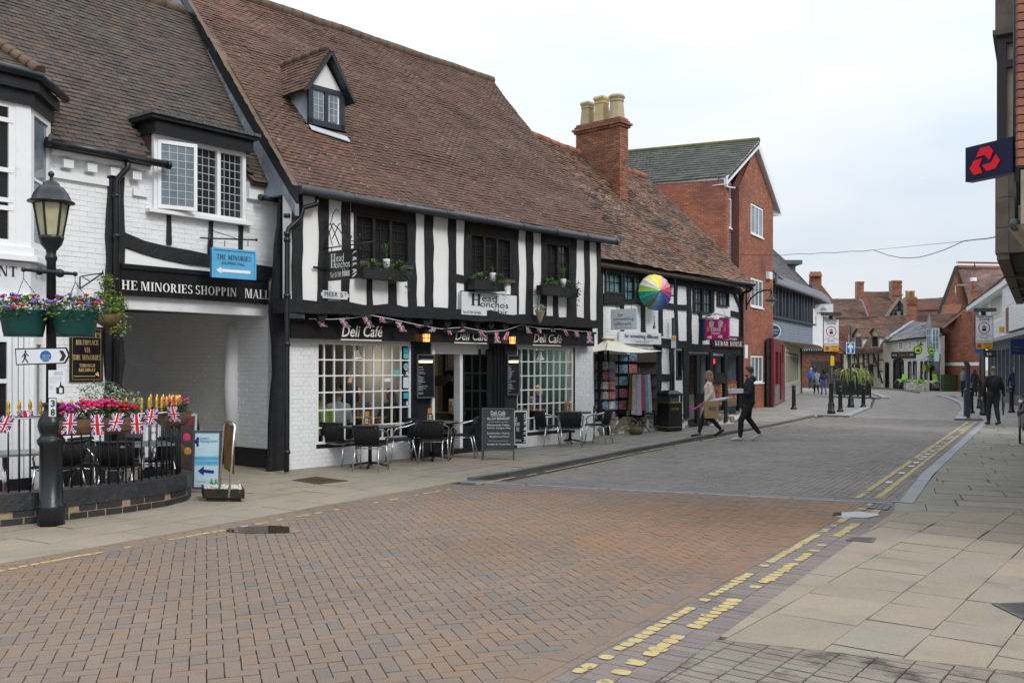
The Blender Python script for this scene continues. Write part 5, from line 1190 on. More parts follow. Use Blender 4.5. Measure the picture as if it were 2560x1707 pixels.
for i in range(7):MB().tube([dP(dw/2,dza+.13,.2-i*.3),dP(dw/2,dza+.13,-.08-i*.3)],.085,8).build('dormer_ridge_tile',M['ridge'],B)
m2=MB();q0=onroof(772,318);q1=onroof(868,349);dn_=(rB[0]-rB[3]).normalized();nn=V((0,0,.04));m2 .prism([q0+nn,q1+nn,q1+dn_*.16+nn,q0+dn_*.16+nn],(0,0,.012));m2 .build('lead_apron',pm('bright_lead',(.42,.45,.48),.5),B)
# ---- interior of the cafe
warm=pm('cafe_wall',(.34,.31,.28),.8);
rm=MB();rm.wb(WG,.1,WG.len-.1,0.02,.05,-5.2,-.3);rm.build('cafe_floor',pm('cafe_floor',(.10,.07,.05),.6),B)
MB().wb(WG,.1,WG.len-.1,0,2.8,-5.3,-5.1).build('cafe_back_wall',warm,B);MB().wb(WG,0,.1,0,2.8,-5.3,-.3).build('cafe_side_wall',warm,B);MB().wb(WG,WG.len-.2,WG.len-.1,0,2.8,-5.3,-.26).build('cafe_side_wall',pm('green_wall',(.06,.15,.14),.7),B)
MB().wb(WG,0,WG.len,2.42,2.5,-5.3,-.26).build('cafe_ceiling',pm('cafe_ceiling',(.22,.16,.13),.8),B)
MB().wb(WG,WG.a(1040),WG.a(1044),0,2.4,-3.5,-.3).build('partition',warm,B);MB().wb(WG,WG.a(1180),WG.a(1290),0,2.4,-2.6,-2.5).build('partition',pm('yellow_wall',(.42,.30,.12),.8),B)
MB().wb(WG,WG.a(1085),WG.a(1180),0,2.4,-2.62,-2.52).build('partition',pm('yellow_wall',(.42,.30,.12),.8),B)
MB().wb(WG,WG.a(1085,-2.5),WG.a(1180,-2.5),1.35,1.58,-2.52,-2.44).build('interior_beam',M['timber'],B)
fx=WG.a(1125,-2.5);fo=MB().wb(WG,fx-.2,fx+.2,1.72,2.28,-2.5,-2.46).build('picture',M['blackmat'],B,label='dark framed picture seen through the open door');MB().wb(WG,fx-.12,fx+.12,1.8,2.2,-2.46,-2.45).build('mount',pm('mount',(.25,.2,.13),.8),fo)
cs=WG.a(905,-2.2);cb_=thing('closed_sign','navy chalk sign reading Closed, inside behind the left cafe window','sign',WG.P(cs,1.2,-2.2));MB().wb(WG,cs-.28,cs+.22,1.05,1.5,-2.2,-2.17).build('board',pm('navy_board',(.01,.02,.05),.6),cb_);wtext(WG,'Closed',cs-.22,1.22,.38,.16,-2.165,M['ltext'],cb_,shear=.3)
for i,(u,o_,lab)in enumerate(((893,-1.2,'pendant lamp lit inside the left cafe window'),(1351,-.9,'pendant lamp lit inside the right cafe window'))):
 pl=thing('pendant_lamp',lab,'lamp',WG.P(WG.a(u,o_),2.42,o_));c=V(pl.location);MB().tube([c,c-V((0,0,.28))],.01,5).build('flex',M['dtext'],pl);MB().lathe(c,[(.03,-.28),(.05,-.36),(.11,-.44),(.10,-.44)],12).build('shade',pm('lamp_white',(.8,.78,.72),.4,emit=.25),pl)
 ld=bpy.data.lights.new('cafe_bulb','POINT');ld.energy=15;ld.color=(1,.86,.68);ld.shadow_soft_size=.15;lo=bpy.data.objects.new('bulb',ld);link(lo,pl);lo.location=(0,0,-.6)
# ---------------- building C: lower timbered shops, old patched roof ----------------
WCc=Wall((3.8-.9*2.01,26.3-2.01),(3.8+.9*4.04,26.3+4.04));W=WCc
Cb=thing('timbered_shops','lower black and white house with gift and kebab shops under a patched multicoloured roof','building',W.P(3,0))
cR=W.a(1856);cL=-.9;zc0=W.z(1499,655);zc1=W.z(1856,712)
def ztop(a):return zc0+(zc1-zc0)*(a-W.a(1499))/(cR-W.a(1499))
zt=max(zc0,zc1)
def RC(u0,v0,u1,v1,o=0):return(W.a(u0,o),W.a(u1,o),W.z(u0,v1,o),W.z(u0,v0,o))
c1,c2,c3,c4=RC(1511,672,1553,733),RC(1557,675,1610,751),RC(1731,704,1777,782),RC(1791,715,1820,765)
c5=RC(1665,695,1697,742)
shop=(W.a(1486),W.a(1634),.35,W.z(1490,884));sw_=RC(1690,875,1705,950);dC=(W.a(1720),W.a(1773),0,W.z(1720,883));kw1=RC(1781,888,1811,1035);kw2=RC(1816,886,1849,1036)
holes=[c1,c2,c3,c4,(shop[0],shop[1],.35,shop[3]),sw_,dC,kw1,kw2]
mb=MB();slab(mb,W,cL,cR,0,ztop(cR),-.3,-.007,holes);slab(mb,W,cL,W.a(1700),ztop(cR),zt,-.3,-.007,holes);mb.build('wall',M['wmortar'],Cb)
P=Pieces();brick_face(P,W,W.a(1499),cR,.4,W.z(1499,650)-.1,0,[(h[0]-.03,h[1]+.03,h[2]-.03,h[3]+.03)for h in holes]+[(W.a(1499),W.a(1634),0,shop[3])],lb=.23,hb=.075,joint=.007,th=.02,jo=.003,prof=lambda z:(cL,cR)if z<ztop(cR)-.05 else(cL,W.a(1700)))
P.build('brick',M['wbrick'],Cb,200,'painted_brickwork')
P=Pieces()
for i in range(150):
 a=R.uniform(W.a(1500),cR);z=R.uniform(.03,.42)
 if dC[0]<a<dC[1]:continue
 P.add(W.P(a,z,-.02),W.d*R.uniform(.06,.13),V((0,0,R.uniform(.03,.055))),-W.n*R.uniform(.028,.045))
P.build('plinth_stone',M['stone'],Cb,120)
def tb(pts,wpx,name='timber_post',o1=.035,wob=.02,mt='timber'):
 mb=MB();a0=W.a(pts[0][0]);wd=W.a(pts[0][0]+wpx/2)-W.a(pts[0][0]-wpx/2);timber(mb,W,[W.az(u,v)for u,v in pts],[wd,wd*R.uniform(.85,1.1),wd],-.03,o1+R.uniform(-.003,.006),wob);return mb.build(name,M[mt],Cb)
for pts,wp in(([(1502,1050),(1500,700),(1499,655)],12),([(1554,842),(1554,690)],7),([(1607,832),(1607,690)],9.5),([(1651,840),(1650,700)],9),([(1690,860),(1688,760),(1689,700)],8),([(1722,870),(1721,700)],10),([(1750,867),(1750,785)],8),([(1782,780),(1782,708)],5),([(1853,1020),(1851,860),(1850,722)],8),([(1641,1060),(1645,960),(1645,868)],15),([(1679,1060),(1678,860)],10),([(1714,1045),(1712,870)],12),([(1777,1055),(1776,870)],8),([(1813,1055),(1812,880)],7)):tb(pts,wp)
for pts,wd in(([(1499,672),(1700,705),(1852,730)],.20),([(1648,762),(1690,768),(1716,770)],.17),([(1634,855),(1680,858),(1716,862)],.24),([(1716,868),(1776,872),(1850,878)],.24),([(1640,942),(1672,944)],.2),([(1783,912+35),(1812,950)],.22),([(1826,783),(1849,790)],.16),([(1507,748),(1554,752)],.3),([(1554,755),(1608,760)],.07)):
 mb=MB();timber(mb,W,[W.az(u,v)for u,v in pts],wd,-.03,.045+R.uniform(-.004,.004),.02);mb.build('timber_rail',M['htimber'],Cb)
tb([(1849,770),(1829,722)],5,'timber_brace',.03,.01)
def cwin(w_,nl,rows,gm,lab,cols=2):
 a0,a1,z0,z1=w_;mb=MB();mb.wb(W,a0,a1,z1-.05,z1,-.08,.05).wb(W,a0,a1,z0,z0+.05,-.08,.06).wb(W,a0,a0+.05,z0+.05,z1-.05,-.08,.05).wb(W,a1-.05,a1,z0+.05,z1-.05,-.08,.05)
 lw=(a1-a0-.1)/nl
 for k in range(1,nl):mb.wb(W,a0+.05+lw*k-.025,a0+.05+lw*k+.025,z0+.05,z1-.05,-.07,.04)
 fr=mb.build('window',M['black'],Cb,label=lab);mb=MB()
 for k in range(nl):
  x0,x1=a0+.05+lw*k,a0+.05+lw*(k+1);MB().wb(W,x0,x1,z0+.05,z1-.05,-.05,-.045).build('pane',gm,fr)
  for j in range(1,cols):x=x0+(x1-x0)*j/cols;mb.wb(W,x-.01,x+.01,z0+.05,z1-.05,-.045,-.02)
  for j in range(1,rows):z=z0+(z1-z0)*j/rows;mb.wb(W,x0,x1,z-.01,z+.01,-.045,-.018)
 mb.build('glazing_bars',M['black'],fr);return fr
cwin(c1,1,2,M['cglass'],'small black casement with a turquoise curtain',3);cwin(c2,2,3,M['cglass'],'black window with turquoise curtains behind the umbrella');cwin(c3,2,3,M['bglass'],'black leaded window above the kebab shop door',3);cwin(c4,1,2,M['bglass'],'small black window at the right end',3)
oc=thing('open_casement','black casement window swung open beside the rainbow umbrella','window',W.P(c5[1],c5[2],.3));WO=Wall(tuple(W.P(W.a(1662),0,.05).xy),tuple(W.P(W.a(1695,.4),0,.32).xy));L_=WO.len;z0,z1=WO.z(1662,742),WO.z(1662,692)
mb=MB();mb.wb(WO,0,L_,z1-.04,z1,-.02,.02).wb(WO,0,L_,z0,z0+.04,-.02,.02).wb(WO,0,.04,z0,z1,-.02,.02).wb(WO,L_-.04,L_,z0,z1,-.02,.02).wb(WO,L_/2-.012,L_/2+.012,z0,z1,-.01,.01).wb(WO,0,L_,(z0+z1)/2-.012,(z0+z1)/2+.012,-.01,.012);mb.build('frame',M['black'],oc);MB().wb(WO,.04,L_-.04,z0+.04,z1-.04,-.003,.003).build('pane',M['glass'],oc)
# roof C
rC=[W.P(W.a(1460),zc0+.06,.24),at(1884,706,30.0),at(1612,444,32.7),at(1300,330,28.0)]
sh=MB();sheet(sh,[p-V((0,0,.17))for p in rC],-.07);sh.build('roof',M['joint'],Cb)
ca=at(1549.6,511,28.95)
def tC(s,t,p):return min(.99,max(0,noise.noise(p*.8)*.55+.5+R.uniform(-.38,.38)))
P=Pieces();roof(P,*rC,ex=.105,tw=.175,sag=.09,tf=tC,lift=.026,jit=.012);P.build('roof_tile',M['tileC'],Cb,300,'roof_tiles')
e0,e1=rC[3],rC[2]
for i in range(15):p=e0 .lerp(e1,i/15);q=e0 .lerp(e1,(i+.96)/15);s_=V((0,0,noise.noise(p)*.04));MB().tube([p+s_,q+s_],.14,8).build('ridge_tile',pm('orange_ridge',(.26,.10,.06),.85,var=.35,vscale=2),Cb)
sh=MB();b0_,b1_=rC[0]-W.n*8,rC[1]-W.n*8;sheet(sh,[b0_,b1_,rC[2],rC[3]]);sh.build('rear_roof',M['tileC'],Cb,tint=.3)
MB().prism([W.P(cR-.01,ztop(cR),0),W.P(cR-.01,ztop(cR),-8),rC[2]-V((0,0,.3))-W.d*.3],-W.d*.2).build('gable_wall',M['plaster'],Cb)
MB().box(W.P(cR-.2,0,-.3),W.d*.2,-W.n*7,(0,0,ztop(cR))).build('end_wall',M['plaster'],Cb)
g0,g1,g2_=at(1501,645,24.6),at(1700,686,27.2),at(1886,712,29.9)
gt=MB().tube([g0,g0 .lerp(g1,.5)+V((0,0,-.01)),g1,g2_],.055,10).build('gutter',M['black'],Cb)
MB().tube([at(1882,716,29.8),at(1874,727,30.0),at(1858,732,30.15),at(1855,760,30.2),at(1856,1040,30.3)],.05,8).build('drainpipe',M['black'],Cb)
# chimney with three pots
ck=thing('chimney_stack','tall red brick chimney with three buff pots rising from the patched roof','chimney',at(1549,520,28.9))
pa=V((ca.x,ca.y));inn=V((-W.n.x,-W.n.y));al=V((W.d.x,W.d.y));SX,SY=.46,1.72
WS1=Wall((pa+inn*SY),pa);WS2=Wall(pa,pa+al*SX);zt_=at(1547,292,28.95).z;zlow=5.6
for Wx,l in((WS1,SY),(WS2,SX)):
 if Wx is WS1 and Wx.n.dot(W.d)>0:pass
P=Pieces();brick_face(P,WS1,0,SY,zlow+.2,zt_-.28,0,th=.08,prof=lambda z:(0,SY));brick_face(P,WS2,0,SX,zlow+.6,zt_-.28,0,th=.08)
for k,(ex,z)in enumerate(((.05,zt_-.28),(.10,zt_-.205),(.04,zt_-.13),(.0,zt_-.055))):
 for Wx,l in((WS1,SY),(WS2,SX)):brick_face(P,Wx,-ex,l+ex,z,z+.075,ex,th=.1+ex,tf=(lambda a_,z_:.1*R.random())if k==2 else None)
P.build('brick',M['oldbrick'],ck,300,'brickwork')
mb=MB();mb.box(V((*pa,zlow-.6))+V((*al,0))*.02+V((*inn,0))*.02,V((*al,0))*(SX-.03),V((*inn,0))*(SY-.04),(0,0,zt_-zlow+.57));mb.build('core',M['mortar'],ck)
mb=MB();mb.prism([V((*(pa+inn*a_-al*.04),0))+V((0,0,z_))for a_,z_ in((-.08,ca.z-.12),(SY*.96,ca.z+1.72),(SY*.96,ca.z+1.95),(-.02,ca.z+.12))],V((*al,0))*.03);mb.build('lead_flashing',pm('dark_lead',(.09,.085,.08),.7,var=.3),ck)
potm=[mat('buff_pot',(.40,.33,.20),.8,var=.15,vscale=4,stain=((.22,.19,.14),4,.55,.75)),mat('yellow_pot',(.50,.38,.19),.8,var=.1,vscale=4)]
for i,(b_,zt2,r)in enumerate(((1.42,at(1473,249,29.8).z,.17),(.86,at(1505,232,29.3).z,.19),(.28,at(1537,232,29.1).z,.18))):
 c=V((*(pa+inn*b_+al*SX/2),zt_));h=(zt2-zt_)*.97;r*=1.22
 po=thing('chimney_pot',('buff square chimney pot, leftmost on the tall stack','yellow panelled chimney pot, middle on the tall stack','buff chimney pot, rightmost on the tall stack')[i],'chimney pot',c)
 ax=Matrix.Rotation(math.atan2(al.y,al.x)+(0 if i!=2 else.4),3,'Z')
 MB().lathe(c,[(r*1.18,0),(r*.95,h*.68),(r*.95,h*.70),(r*1.08,h*.74),(r*.98,h*.80),(r*1.2,h*.9),(r*1.2,h*.94),(r*1.05,h),(r*.7,h),(r*.7,h*.8)],4 if i<2 else 8,sm=False,ax=ax).build('pot',potm[i==1],po)
# interior of shops
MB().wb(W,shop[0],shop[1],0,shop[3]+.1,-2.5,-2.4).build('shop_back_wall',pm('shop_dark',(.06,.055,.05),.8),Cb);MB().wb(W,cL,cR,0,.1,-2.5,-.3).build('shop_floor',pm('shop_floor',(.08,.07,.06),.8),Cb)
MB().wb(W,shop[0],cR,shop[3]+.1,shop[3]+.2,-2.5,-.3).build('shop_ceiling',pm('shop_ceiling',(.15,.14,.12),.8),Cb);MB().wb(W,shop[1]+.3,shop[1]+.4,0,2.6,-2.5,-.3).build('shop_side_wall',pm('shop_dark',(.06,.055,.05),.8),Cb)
P=Pieces();WI=Wall(tuple(W.P(dC[0]-.3,0,-1.4).xy),tuple(W.P(cR-.2,0,-1.4).xy));brick_face(P,WI,0,WI.len,.9,2.5,0,th=.04);P.build('inner_brick',M['redbrick'],Cb,60,'inner_brickwork');MB().wb(WI,0,WI.len,0,2.6,-.1,-.02).build('inner_wall',pm('cream_tile',(.45,.38,.26),.5),Cb)
MB().wb(W,W.a(1634),W.a(1640),.1,shop[3],-.1,.01).build('door_post',M['black'],Cb)
for w_,lab in((dC,'black glazed kebab shop door'),(kw1,'kebab shop window left pane'),(kw2,'kebab shop window right pane'),(sw_,'narrow window left of the kebab door')):
 a0,a1,z0,z1=w_;mb=MB();mb.wb(W,a0,a1,z1-.06,z1,-.1,.01).wb(W,a0,a1,z0,z0+.1,-.1,.01).wb(W,a0,a0+.05,z0,z1,-.1,.01).wb(W,a1-.05,a1,z0,z1,-.1,.01)
 if w_ is dC:mb.wb(W,a0+(a1-a0)*.42,a0+(a1-a0)*.55,z0,z1,-.1,.0)
 nm='door' if w_ is dC else 'window';fr=mb.build(nm,M['blackmat'],Cb,label=lab);MB().wb(W,a0+.05,a1-.05,z0+.1,z1-.06,-.05,-.045).build('pane',M['glass'],fr)
a0,a1=kw1[0],kw1[1];zr=W.z(1781,932)
MB().wb(W,a0,a1,W.z(1781,955),zr,-.08,.02).build('timber_panel',M['timber'],Cb)
# kebab posters
pmg=pm('poster_grey',(.14,.115,.10),.6,var=.3,vscale=12);rr_=pm('poster_red',(.5,.02,.02),.5);kb=pm('poster_food',(.42,.19,.05),.7,var=.6,vscale=40,fine=-.3)
for k,(w_,u0,u1)in enumerate(((kw1,1783,1807),(kw2,1817,1844))):
 zt2,zb2=W.z(u0,957),W.z(u0,1016);p0,p1=W.a(u0),W.a(u1);ps=thing('food_poster',('poster with a large skewer kebab in the left kebab shop pane','poster with six wraps under red labels in the right kebab shop pane')[k],'poster',W.P((p0+p1)/2,(zt2+zb2)/2,-.03))
 MB().wb(W,p0,p1,zb2,zt2,-.042,-.035).build('sheet',pmg,ps);w2=p1-p0;h2=zt2-zb2
 if k==0:
  mb=MB()
  for j in range(7):mb.ball(W.P(p0+w2*.78,zb2+h2*(.1+.13*j),-.03),.075,.02,.06,8,5)
  mb.build('print',kb,ps);MB().ball(W.P(p0+w2*.32,zb2+h2*.66,-.034),.1,.006,.08,10,6).ball(W.P(p0+w2*.45,zb2+h2*.35,-.034),.13,.006,.07,10,6).build('red_label',rr_,ps)
 else:
  for j in range(3):
   for i in range(2):
    c=W.P(p0+w2*(.17+.33*j),zb2+h2*(.3+.5*i),-.034);MB().ball(c,.06,.006,.11,8,6).build('print',kb,ps);MB().ball(c+V((0,0,.17)),.075,.006,.04,8,6).build('red_label',rr_,ps)
op=thing('open_sign','small red neon sign in the kebab shop window','sign',W.P(W.a(1784),W.z(1784,904),0));MB().wb(W,W.a(1782),W.a(1788),W.z(1782,909),W.z(1782,897),-.03,.0).build('panel',pm('red_neon',(1,.05,.04),.5,emit=.9),op)
# shop signs
sg=thing('shop_board','long pale board reading for something different, above the cream parasol','sign',W.P(W.a(1600),W.z(1600,845),.05));x0,x1,y0,y1=RC(1549,828,1653,858,.08)
MB().wb(W,x0,x1,y0,y1,.03,.08).build('board',M['signwhite'],sg);W2=x1-x0;H2=y1-y0
wtext(W,'for something different',x0+W2*.11,y0+H2*.38,W2*.82,H2*.46,.085,M['dtext'],sg,bold=.012);wtext(W,'STRATFORD-UPON-AVON',x0+W2*.37,y0+H2*.10,W2*.32,H2*.11,.082,M['dtext'],sg);MB().wb(W,x0+W2*.25,x0+W2*.82,y0+H2*.28,y0+H2*.30,.08,.084).build('rule',M['dtext'],sg)
MB().wb(W,W.a(1634),W.a(1655),W.z(1634,868),W.z(1634,862),-.05,.25).build('small_ledge',M['blackmat'],Cb)
def hang(root,u0,u1,vt,vb,ab,m,o_=.15,frame=None):
 a_=W.a(ab,.0);oo0=W.oo(a_,u0);oo1=W.oo(a_,u1);Wh=Wall(tuple(W.P(a_,0,oo0).xy),tuple(W.P(a_,0,oo1).xy));return Wh,Wh.len,Wh.z(u0,vb),Wh.z(u0,vt)
s2=thing('hanging_sign','grey hanging sign reading for something different, beside the small turquoise curtained window','sign',W.P(W.a(1500),3.5,.6));Wh,L_,y0,y1=hang(s2,1528,1592,774,825,1512,None)
MB().wb(Wh,0,L_,y0,y1,-.02,.02).build('panel',M['signgrey'],s2);H2=y1-y0
for t_,x_,y_,w_,h_ in(('for',.28,.62,.2,.18),('something',.1,.40,.8,.2),('different',.15,.20,.66,.18),('STRATFORD-UPON-AVON',.15,.06,.68,.06)):wtext(Wh,t_,L_*x_,y0+H2*y_,L_*w_,H2*h_,.024,pm('slate_letters',(.07,.09,.12),.6),s2)
mb=MB();mb.tube([Wh.P(-.5,y1+.16),Wh.P(L_*.97,y1+.16)],.014,6);mb.tube([Wh.P(-.5,y1+.55),Wh.P(L_*.85,y1+.17)],.007,5);mb.tube(curl(Wh.P(L_*.88,y1+.22),Wh.d,V((0,0,1)),.05),.008,5)
for q_ in(.22,.8):mb.tube([Wh.P(q_*L_,y1),Wh.P(q_*L_,y1+.16)],.007,5)
mb.build('bracket',M['iron'],s2)
s3=thing('hanging_sign','pink and purple kebab house sign with flames hanging above the kebab shop','sign',W.P(W.a(1770),3.2,.8));Wh,L_,y0,y1=hang(s3,1763,1820,799,850,1752,None);H2=y1-y0
MB().wb(Wh,-.16,0,y0-.02,y1+.01,-.05,.0).build('edge_panel',nv,s3)
MB().wb(Wh,0,L_,y0,y1,-.10,.02).build('panel',pm('magenta_panel',(.42,.01,.18),.4,var=.3,vscale=3),s3)
wtext(Wh,'KEBAB',L_*.27,y0+H2*.42,L_*.44,H2*.17,.024,pm('pink_white',(.8,.6,.65),.5),s3,bold=.03);wtext(Wh,'House',L_*.3,y0+H2*.26,L_*.38,H2*.14,.024,pm('pink_white',(.8,.6,.65),.5),s3,bold=.02)
mb=MB()
for x_ in(.24,.64):mb.prism([Wh.P(L_*(x_-.03),y0+H2*.6,.02),Wh.P(L_*(x_+.13),y0+H2*.6,.02),Wh.P(L_*(x_+.17),y0+H2*.86,.02),Wh.P(L_*(x_+.05),y0+H2*.95,.02),Wh.P(L_*(x_-.06),y0+H2*.86,.02)],Wh.n*.003);mb.build('print',pm('doner_print',(.55,.42,.38),.6,var=.4,vscale=25),s3);mb=MB()
for j in range(2):mb=MB();[mb.prism([Wh.P(L_*(.09+.74*j+k*.025),y0+H2*.4,.02),Wh.P(L_*(.13+.74*j+k*.025),y0+H2*.4,.02),Wh.P(L_*(.11+.74*j+k*.03),y0+H2*(.72+.08*(k%2)),.02)],Wh.n*(.003+.001*k))for k in range(3)];mb.build('flame_print',pm('flame_print',(.8,.2,.03),.6),s3)
MB().ball(Wh.P(L_*.3,y0+H2*.12,.021),.15,.006,.05,10,6).ball(Wh.P(L_*.76,y0+H2*.14,.022),.14,.006,.05,10,6).build('food_print',pm('plate_print',(.6,.42,.3),.6,var=.5,vscale=40),s3)
mb=MB();mb.tube([Wh.P(-.4,y1+.03,.0),Wh.P(L_*.4,y1+.04,.02)],.035,6);mb.tube([Wh.P(L_*.6,y1+.02,-.05),Wh.P(L_*1.1,y1+.04,-.05)],.035,6);mb.build('strip_lamp',M['steel'],s3)
mb=MB();mb.tube([W.P(*WCc.az(1725,735,.02),.02),Wh.P(L_*.5,y1+.1)],.006,4);mb.tube([W.P(*WCc.az(1785,742,.02),.02),Wh.P(L_*.9,y1+.1)],.006,4);mb.tube([Wh.P(0,y1+.08),Wh.P(L_*.5,y1+.16),Wh.P(L_,y1+.06)],.012,5);mb.build('bracket',M['iron'],s3)
s4=thing('shop_board','dark maroon kebab house board with white lettering over the corner window','sign',W.P(W.a(1820),W.z(1820,857),.1));x0,x1,y0,y1=RC(1781,845,1858,868,.1);y1=W.z(1781,838,.1);W2=x1-x0;H2=y1-y0
MB().wb(W,x0,x1,y0,y1,.05,.1).build('board',pm('maroon_board',(.035,.008,.012),.4),s4)
wserif(W,'STRATFORD',x0+W2*.33,y0+H2*.64,W2*.45,H2*.22,.102,M['ltext'],s4);wserif(W,'KEBAB HOUSE',x0+W2*.08,y0+H2*.15,W2*.88,H2*.40,.102,M['ltext'],s4)
# rainbow umbrella
um=thing('rainbow_umbrella','open rainbow striped umbrella hung sideways on the wall above the gift shop','umbrella',W.P(W.a(1640),W.z(1640,732),.7))
tip=at(1655.5,724,25.5);cen=at(1638,731,25.9);axd=(tip-cen).normalized();rx=V((1,0,0));ux=axd.cross(V((0,0,1))).normalized();uy=ux.cross(axd)
fwd=V((.30,-.95,.06)).normalized();ux=fwd.cross(V((0,0,1))).normalized()*-1;uy=V((0,0,1))-fwd*fwd.z;uy.normalize();Rr_=1.0*46*25.9/2350;cc=at(1638,731,25.9)
cols=[(.75,.55,.09),(.80,.68,.12),(.72,.70,.38),(.55,.55,.52),(.27,.48,.08),(.02,.30,.20),(.01,.22,.22),(.13,.12,.04),(.16,.28,.52),(.05,.22,.48),(.06,.08,.30),(.13,.06,.28),(.28,.05,.18),(.48,.05,.08),(.60,.16,.20),(.62,.28,.42)]
apex=cc+fwd*.30
for k in range(16):
 mb=MB();rows_=[]
 for j in range(5):
  t=j/4;r=Rr_*t;hgt=.30*(1-t**2.2)
  rows_.append([cc+fwd*(hgt-.012*(1 if s_==1 else 0)*t)+(ux*math.cos(th_)+uy*math.sin(th_))*r*(.975 if s_==1 else 1)for s_,th_ in enumerate([math.radians(67-22.5*-k+d_)for d_ in(0,11.25,22.5)])])
 vs=[p for r_ in rows_ for p in r_];fs=[(3*i+j,3*i+j+1,3*i+j+4,3*i+j+3)for i in range(4)for j in range(2)]
 mb.add(vs,fs);mb.build('panel',pm('umbrella_%02d'%k,cols[k],.6,var=.06),um)
MB().tube([apex,apex+fwd*.08],.012,6).build('ferrule',M['dtext'],um);MB().tube([apex,cc-fwd*.5],.01,6).build('shaft',M['steel'],um)
wc=thing('wind_chime','small hanging wind chime below the rainbow umbrella','wind chime',at(1635,800,26));MB().tube([at(1635,790,26),at(1635,790,26)-V((0,0,.35))],.012,6).tube([at(1637,790,26),at(1637,790,26)-V((0,0,.28))],.012,6).build('tubes',M['steel'],wc);MB().lathe(at(1635,818,26),[(.005,-.06),(.05,0),(.005,.06)],4).build('drop',pm('wine',(.15,.02,.02),.5),wc)
# ---------------- building D: modern brick block ----------------
WDf=Wall((12.04-.575*5.85,43.34-5.85),(12.04,43.34));W=WDf
D_=thing('brick_block','tall modern red brick building with white fascias and a grey tiled gabled roof','building',(12.04,43.34,0))
zDe=9.2;zDa=W.z(1896,356);dLn=W.len;rec0,rec1=W.a(1815.5),W.a(1848)
wn=[(W.a(1877),W.a(1907),W.z(1877,v1),W.z(1877,v0))for v0,v1 in((508,583),(694,765),(889,957))]
am=(rec0+W.a(1958))/2;hw_=(W.a(1958)-rec0)/2;am=W.a(1895)
def profD(z):return(rec1,dLn)if z<zDe else(max(rec1,am-(dLn+.3-am)*(zDa-z)/(zDa-zDe)),min(dLn,am+(dLn+.3-am)*(zDa-z)/(zDa-zDe)))
P=Pieces();brick_face(P,W,rec1,dLn,0,zDa-.3,0,wn,prof=profD,th=.02,joint=.01);P.build('brick',M['redbrick'],D_,300,'brickwork')
mb=MB();slab(mb,W,rec1,dLn,0,zDe,-.3,-.012,wn);mb.prism([W.P(rec1,zDe,-.012),W.P(dLn,zDe,-.012),W.P(am,zDa-.25,-.012)],-W.n*.3);mb.build('wall',M['mortarD'],D_)
MB().box(W.P(dLn-.3,0,-.3),W.d*.3,-W.n*12,(0,0,zDe)).build('side_wall',M['redbrick'],D_,tint=.5)
for i,w_ in enumerate(wn):
 f_=window(W,*w_,.0,1,1,M['wwood'],M['bglass'],D_,fw=.07,dep=.06,colx=[w_[0]+.07,w_[0]+(w_[1]-w_[0])*.36,w_[0]+(w_[1]-w_[0])*.66,w_[1]-.07],bw=.07,sill=.06,label=('white window under the gable','white window at first floor','white window beside the man in the hooded jacket')[i])
# recess with grey cladding and tall window
MB().wb(W,rec0,rec1,4.0,zDe,-.5,-.35).build('recess_back',pm('recess_clad',(.16,.19,.24),.6),D_)
mb=MB()
for i in range(40):mb.wb(W,rec0,rec1,4.2+i*.13,4.2+i*.13+.1,-.35,-.33)
mb.build('cladding_board',pm('recess_clad',(.16,.19,.24),.6),D_,kind='stuff')
window(W,W.a(1827),W.a(1845),W.z(1827,562),W.z(1827,487),-.28,2,1,M['wwood'],M['bglass'],D_,fw=.06,bw=.06,sill=.05,label='tall narrow white window in the grey recess')
# side wall facing left
q0=W.P(rec0,0,0);sdv=V((-2.6,1)).normalized();WDs=Wall((q0 .x+sdv.x*10,q0 .y+sdv.y*10),(q0 .x,q0 .y));
zb0=3.5
P=Pieces();brick_face(P,WDs,0,WDs.len,zb0,zDe-.05,0,th=.02,joint=.01);P.build('brick',M['redbrick'],D_,150,'side_brickwork')
MB().wb(WDs,0,WDs.len,0,zDe,-.3,-.012).build('side_wall',M['mortarD'],D_)
MB().wb(W,rec0,rec0+.35,0,zDe,-.4,-.02).build('pier',M['mortarD'],D_)
P=Pieces();brick_face(P,W,rec0,rec0+.4,zb0,zDe,0,th=.03,joint=.01);P.build('pier_brick',M['redbrick'],D_,10,'pier_brickwork')
# roof D
eL0=WDs.P(WDs.len,zDe+.05,.45)+V((.5,-.3,0));eLf=at(1822,458,37.0);eLb=at(1590,472,41.5)
apf=at(1897,351,40.4);apb=at(1500,388,46.5);eRf=at(1953,517,43.9);eRb=apb+(eRf-apf)
eLf=at(1818,440,37.0);eLb=at(1560,462,42.0)
P=Pieces();roof(P,eLf,eLb,apb,apf,ex=.32,tw=.38,th=.04,lift=.04,tl=1.3,sag=.01);P.build('roof_tile',M['slateD'],D_,200,'roof_tiles')
sh=MB();sheet(sh,[p-V((0,0,.08))for p in(eLf,eLb,apb,apf)],-.1);sheet(sh,[p-V((0,0,.02))for p in(apf,apb,eRb,eRf)],-.1);sh.build('roof',M['joint'],D_)
MB().tube([apf,apb],.13,8).build('ridge',pm('mossy_ridge',(.12,.11,.04),.9,var=.3),D_)
wf_=pm('white_upvc',(.72,.73,.75),.35,var=.02)
MB().box(eLf+V((0,0,-.42)),eLb-eLf,(.03,.03,0),(0,0,.40)).build('fascia',wf_,D_);MB().box(eLf+V((.03,.03,-.44)),eLb-eLf,V((.35,.2,0)),(0,0,.04)).build('soffit',wf_,D_)
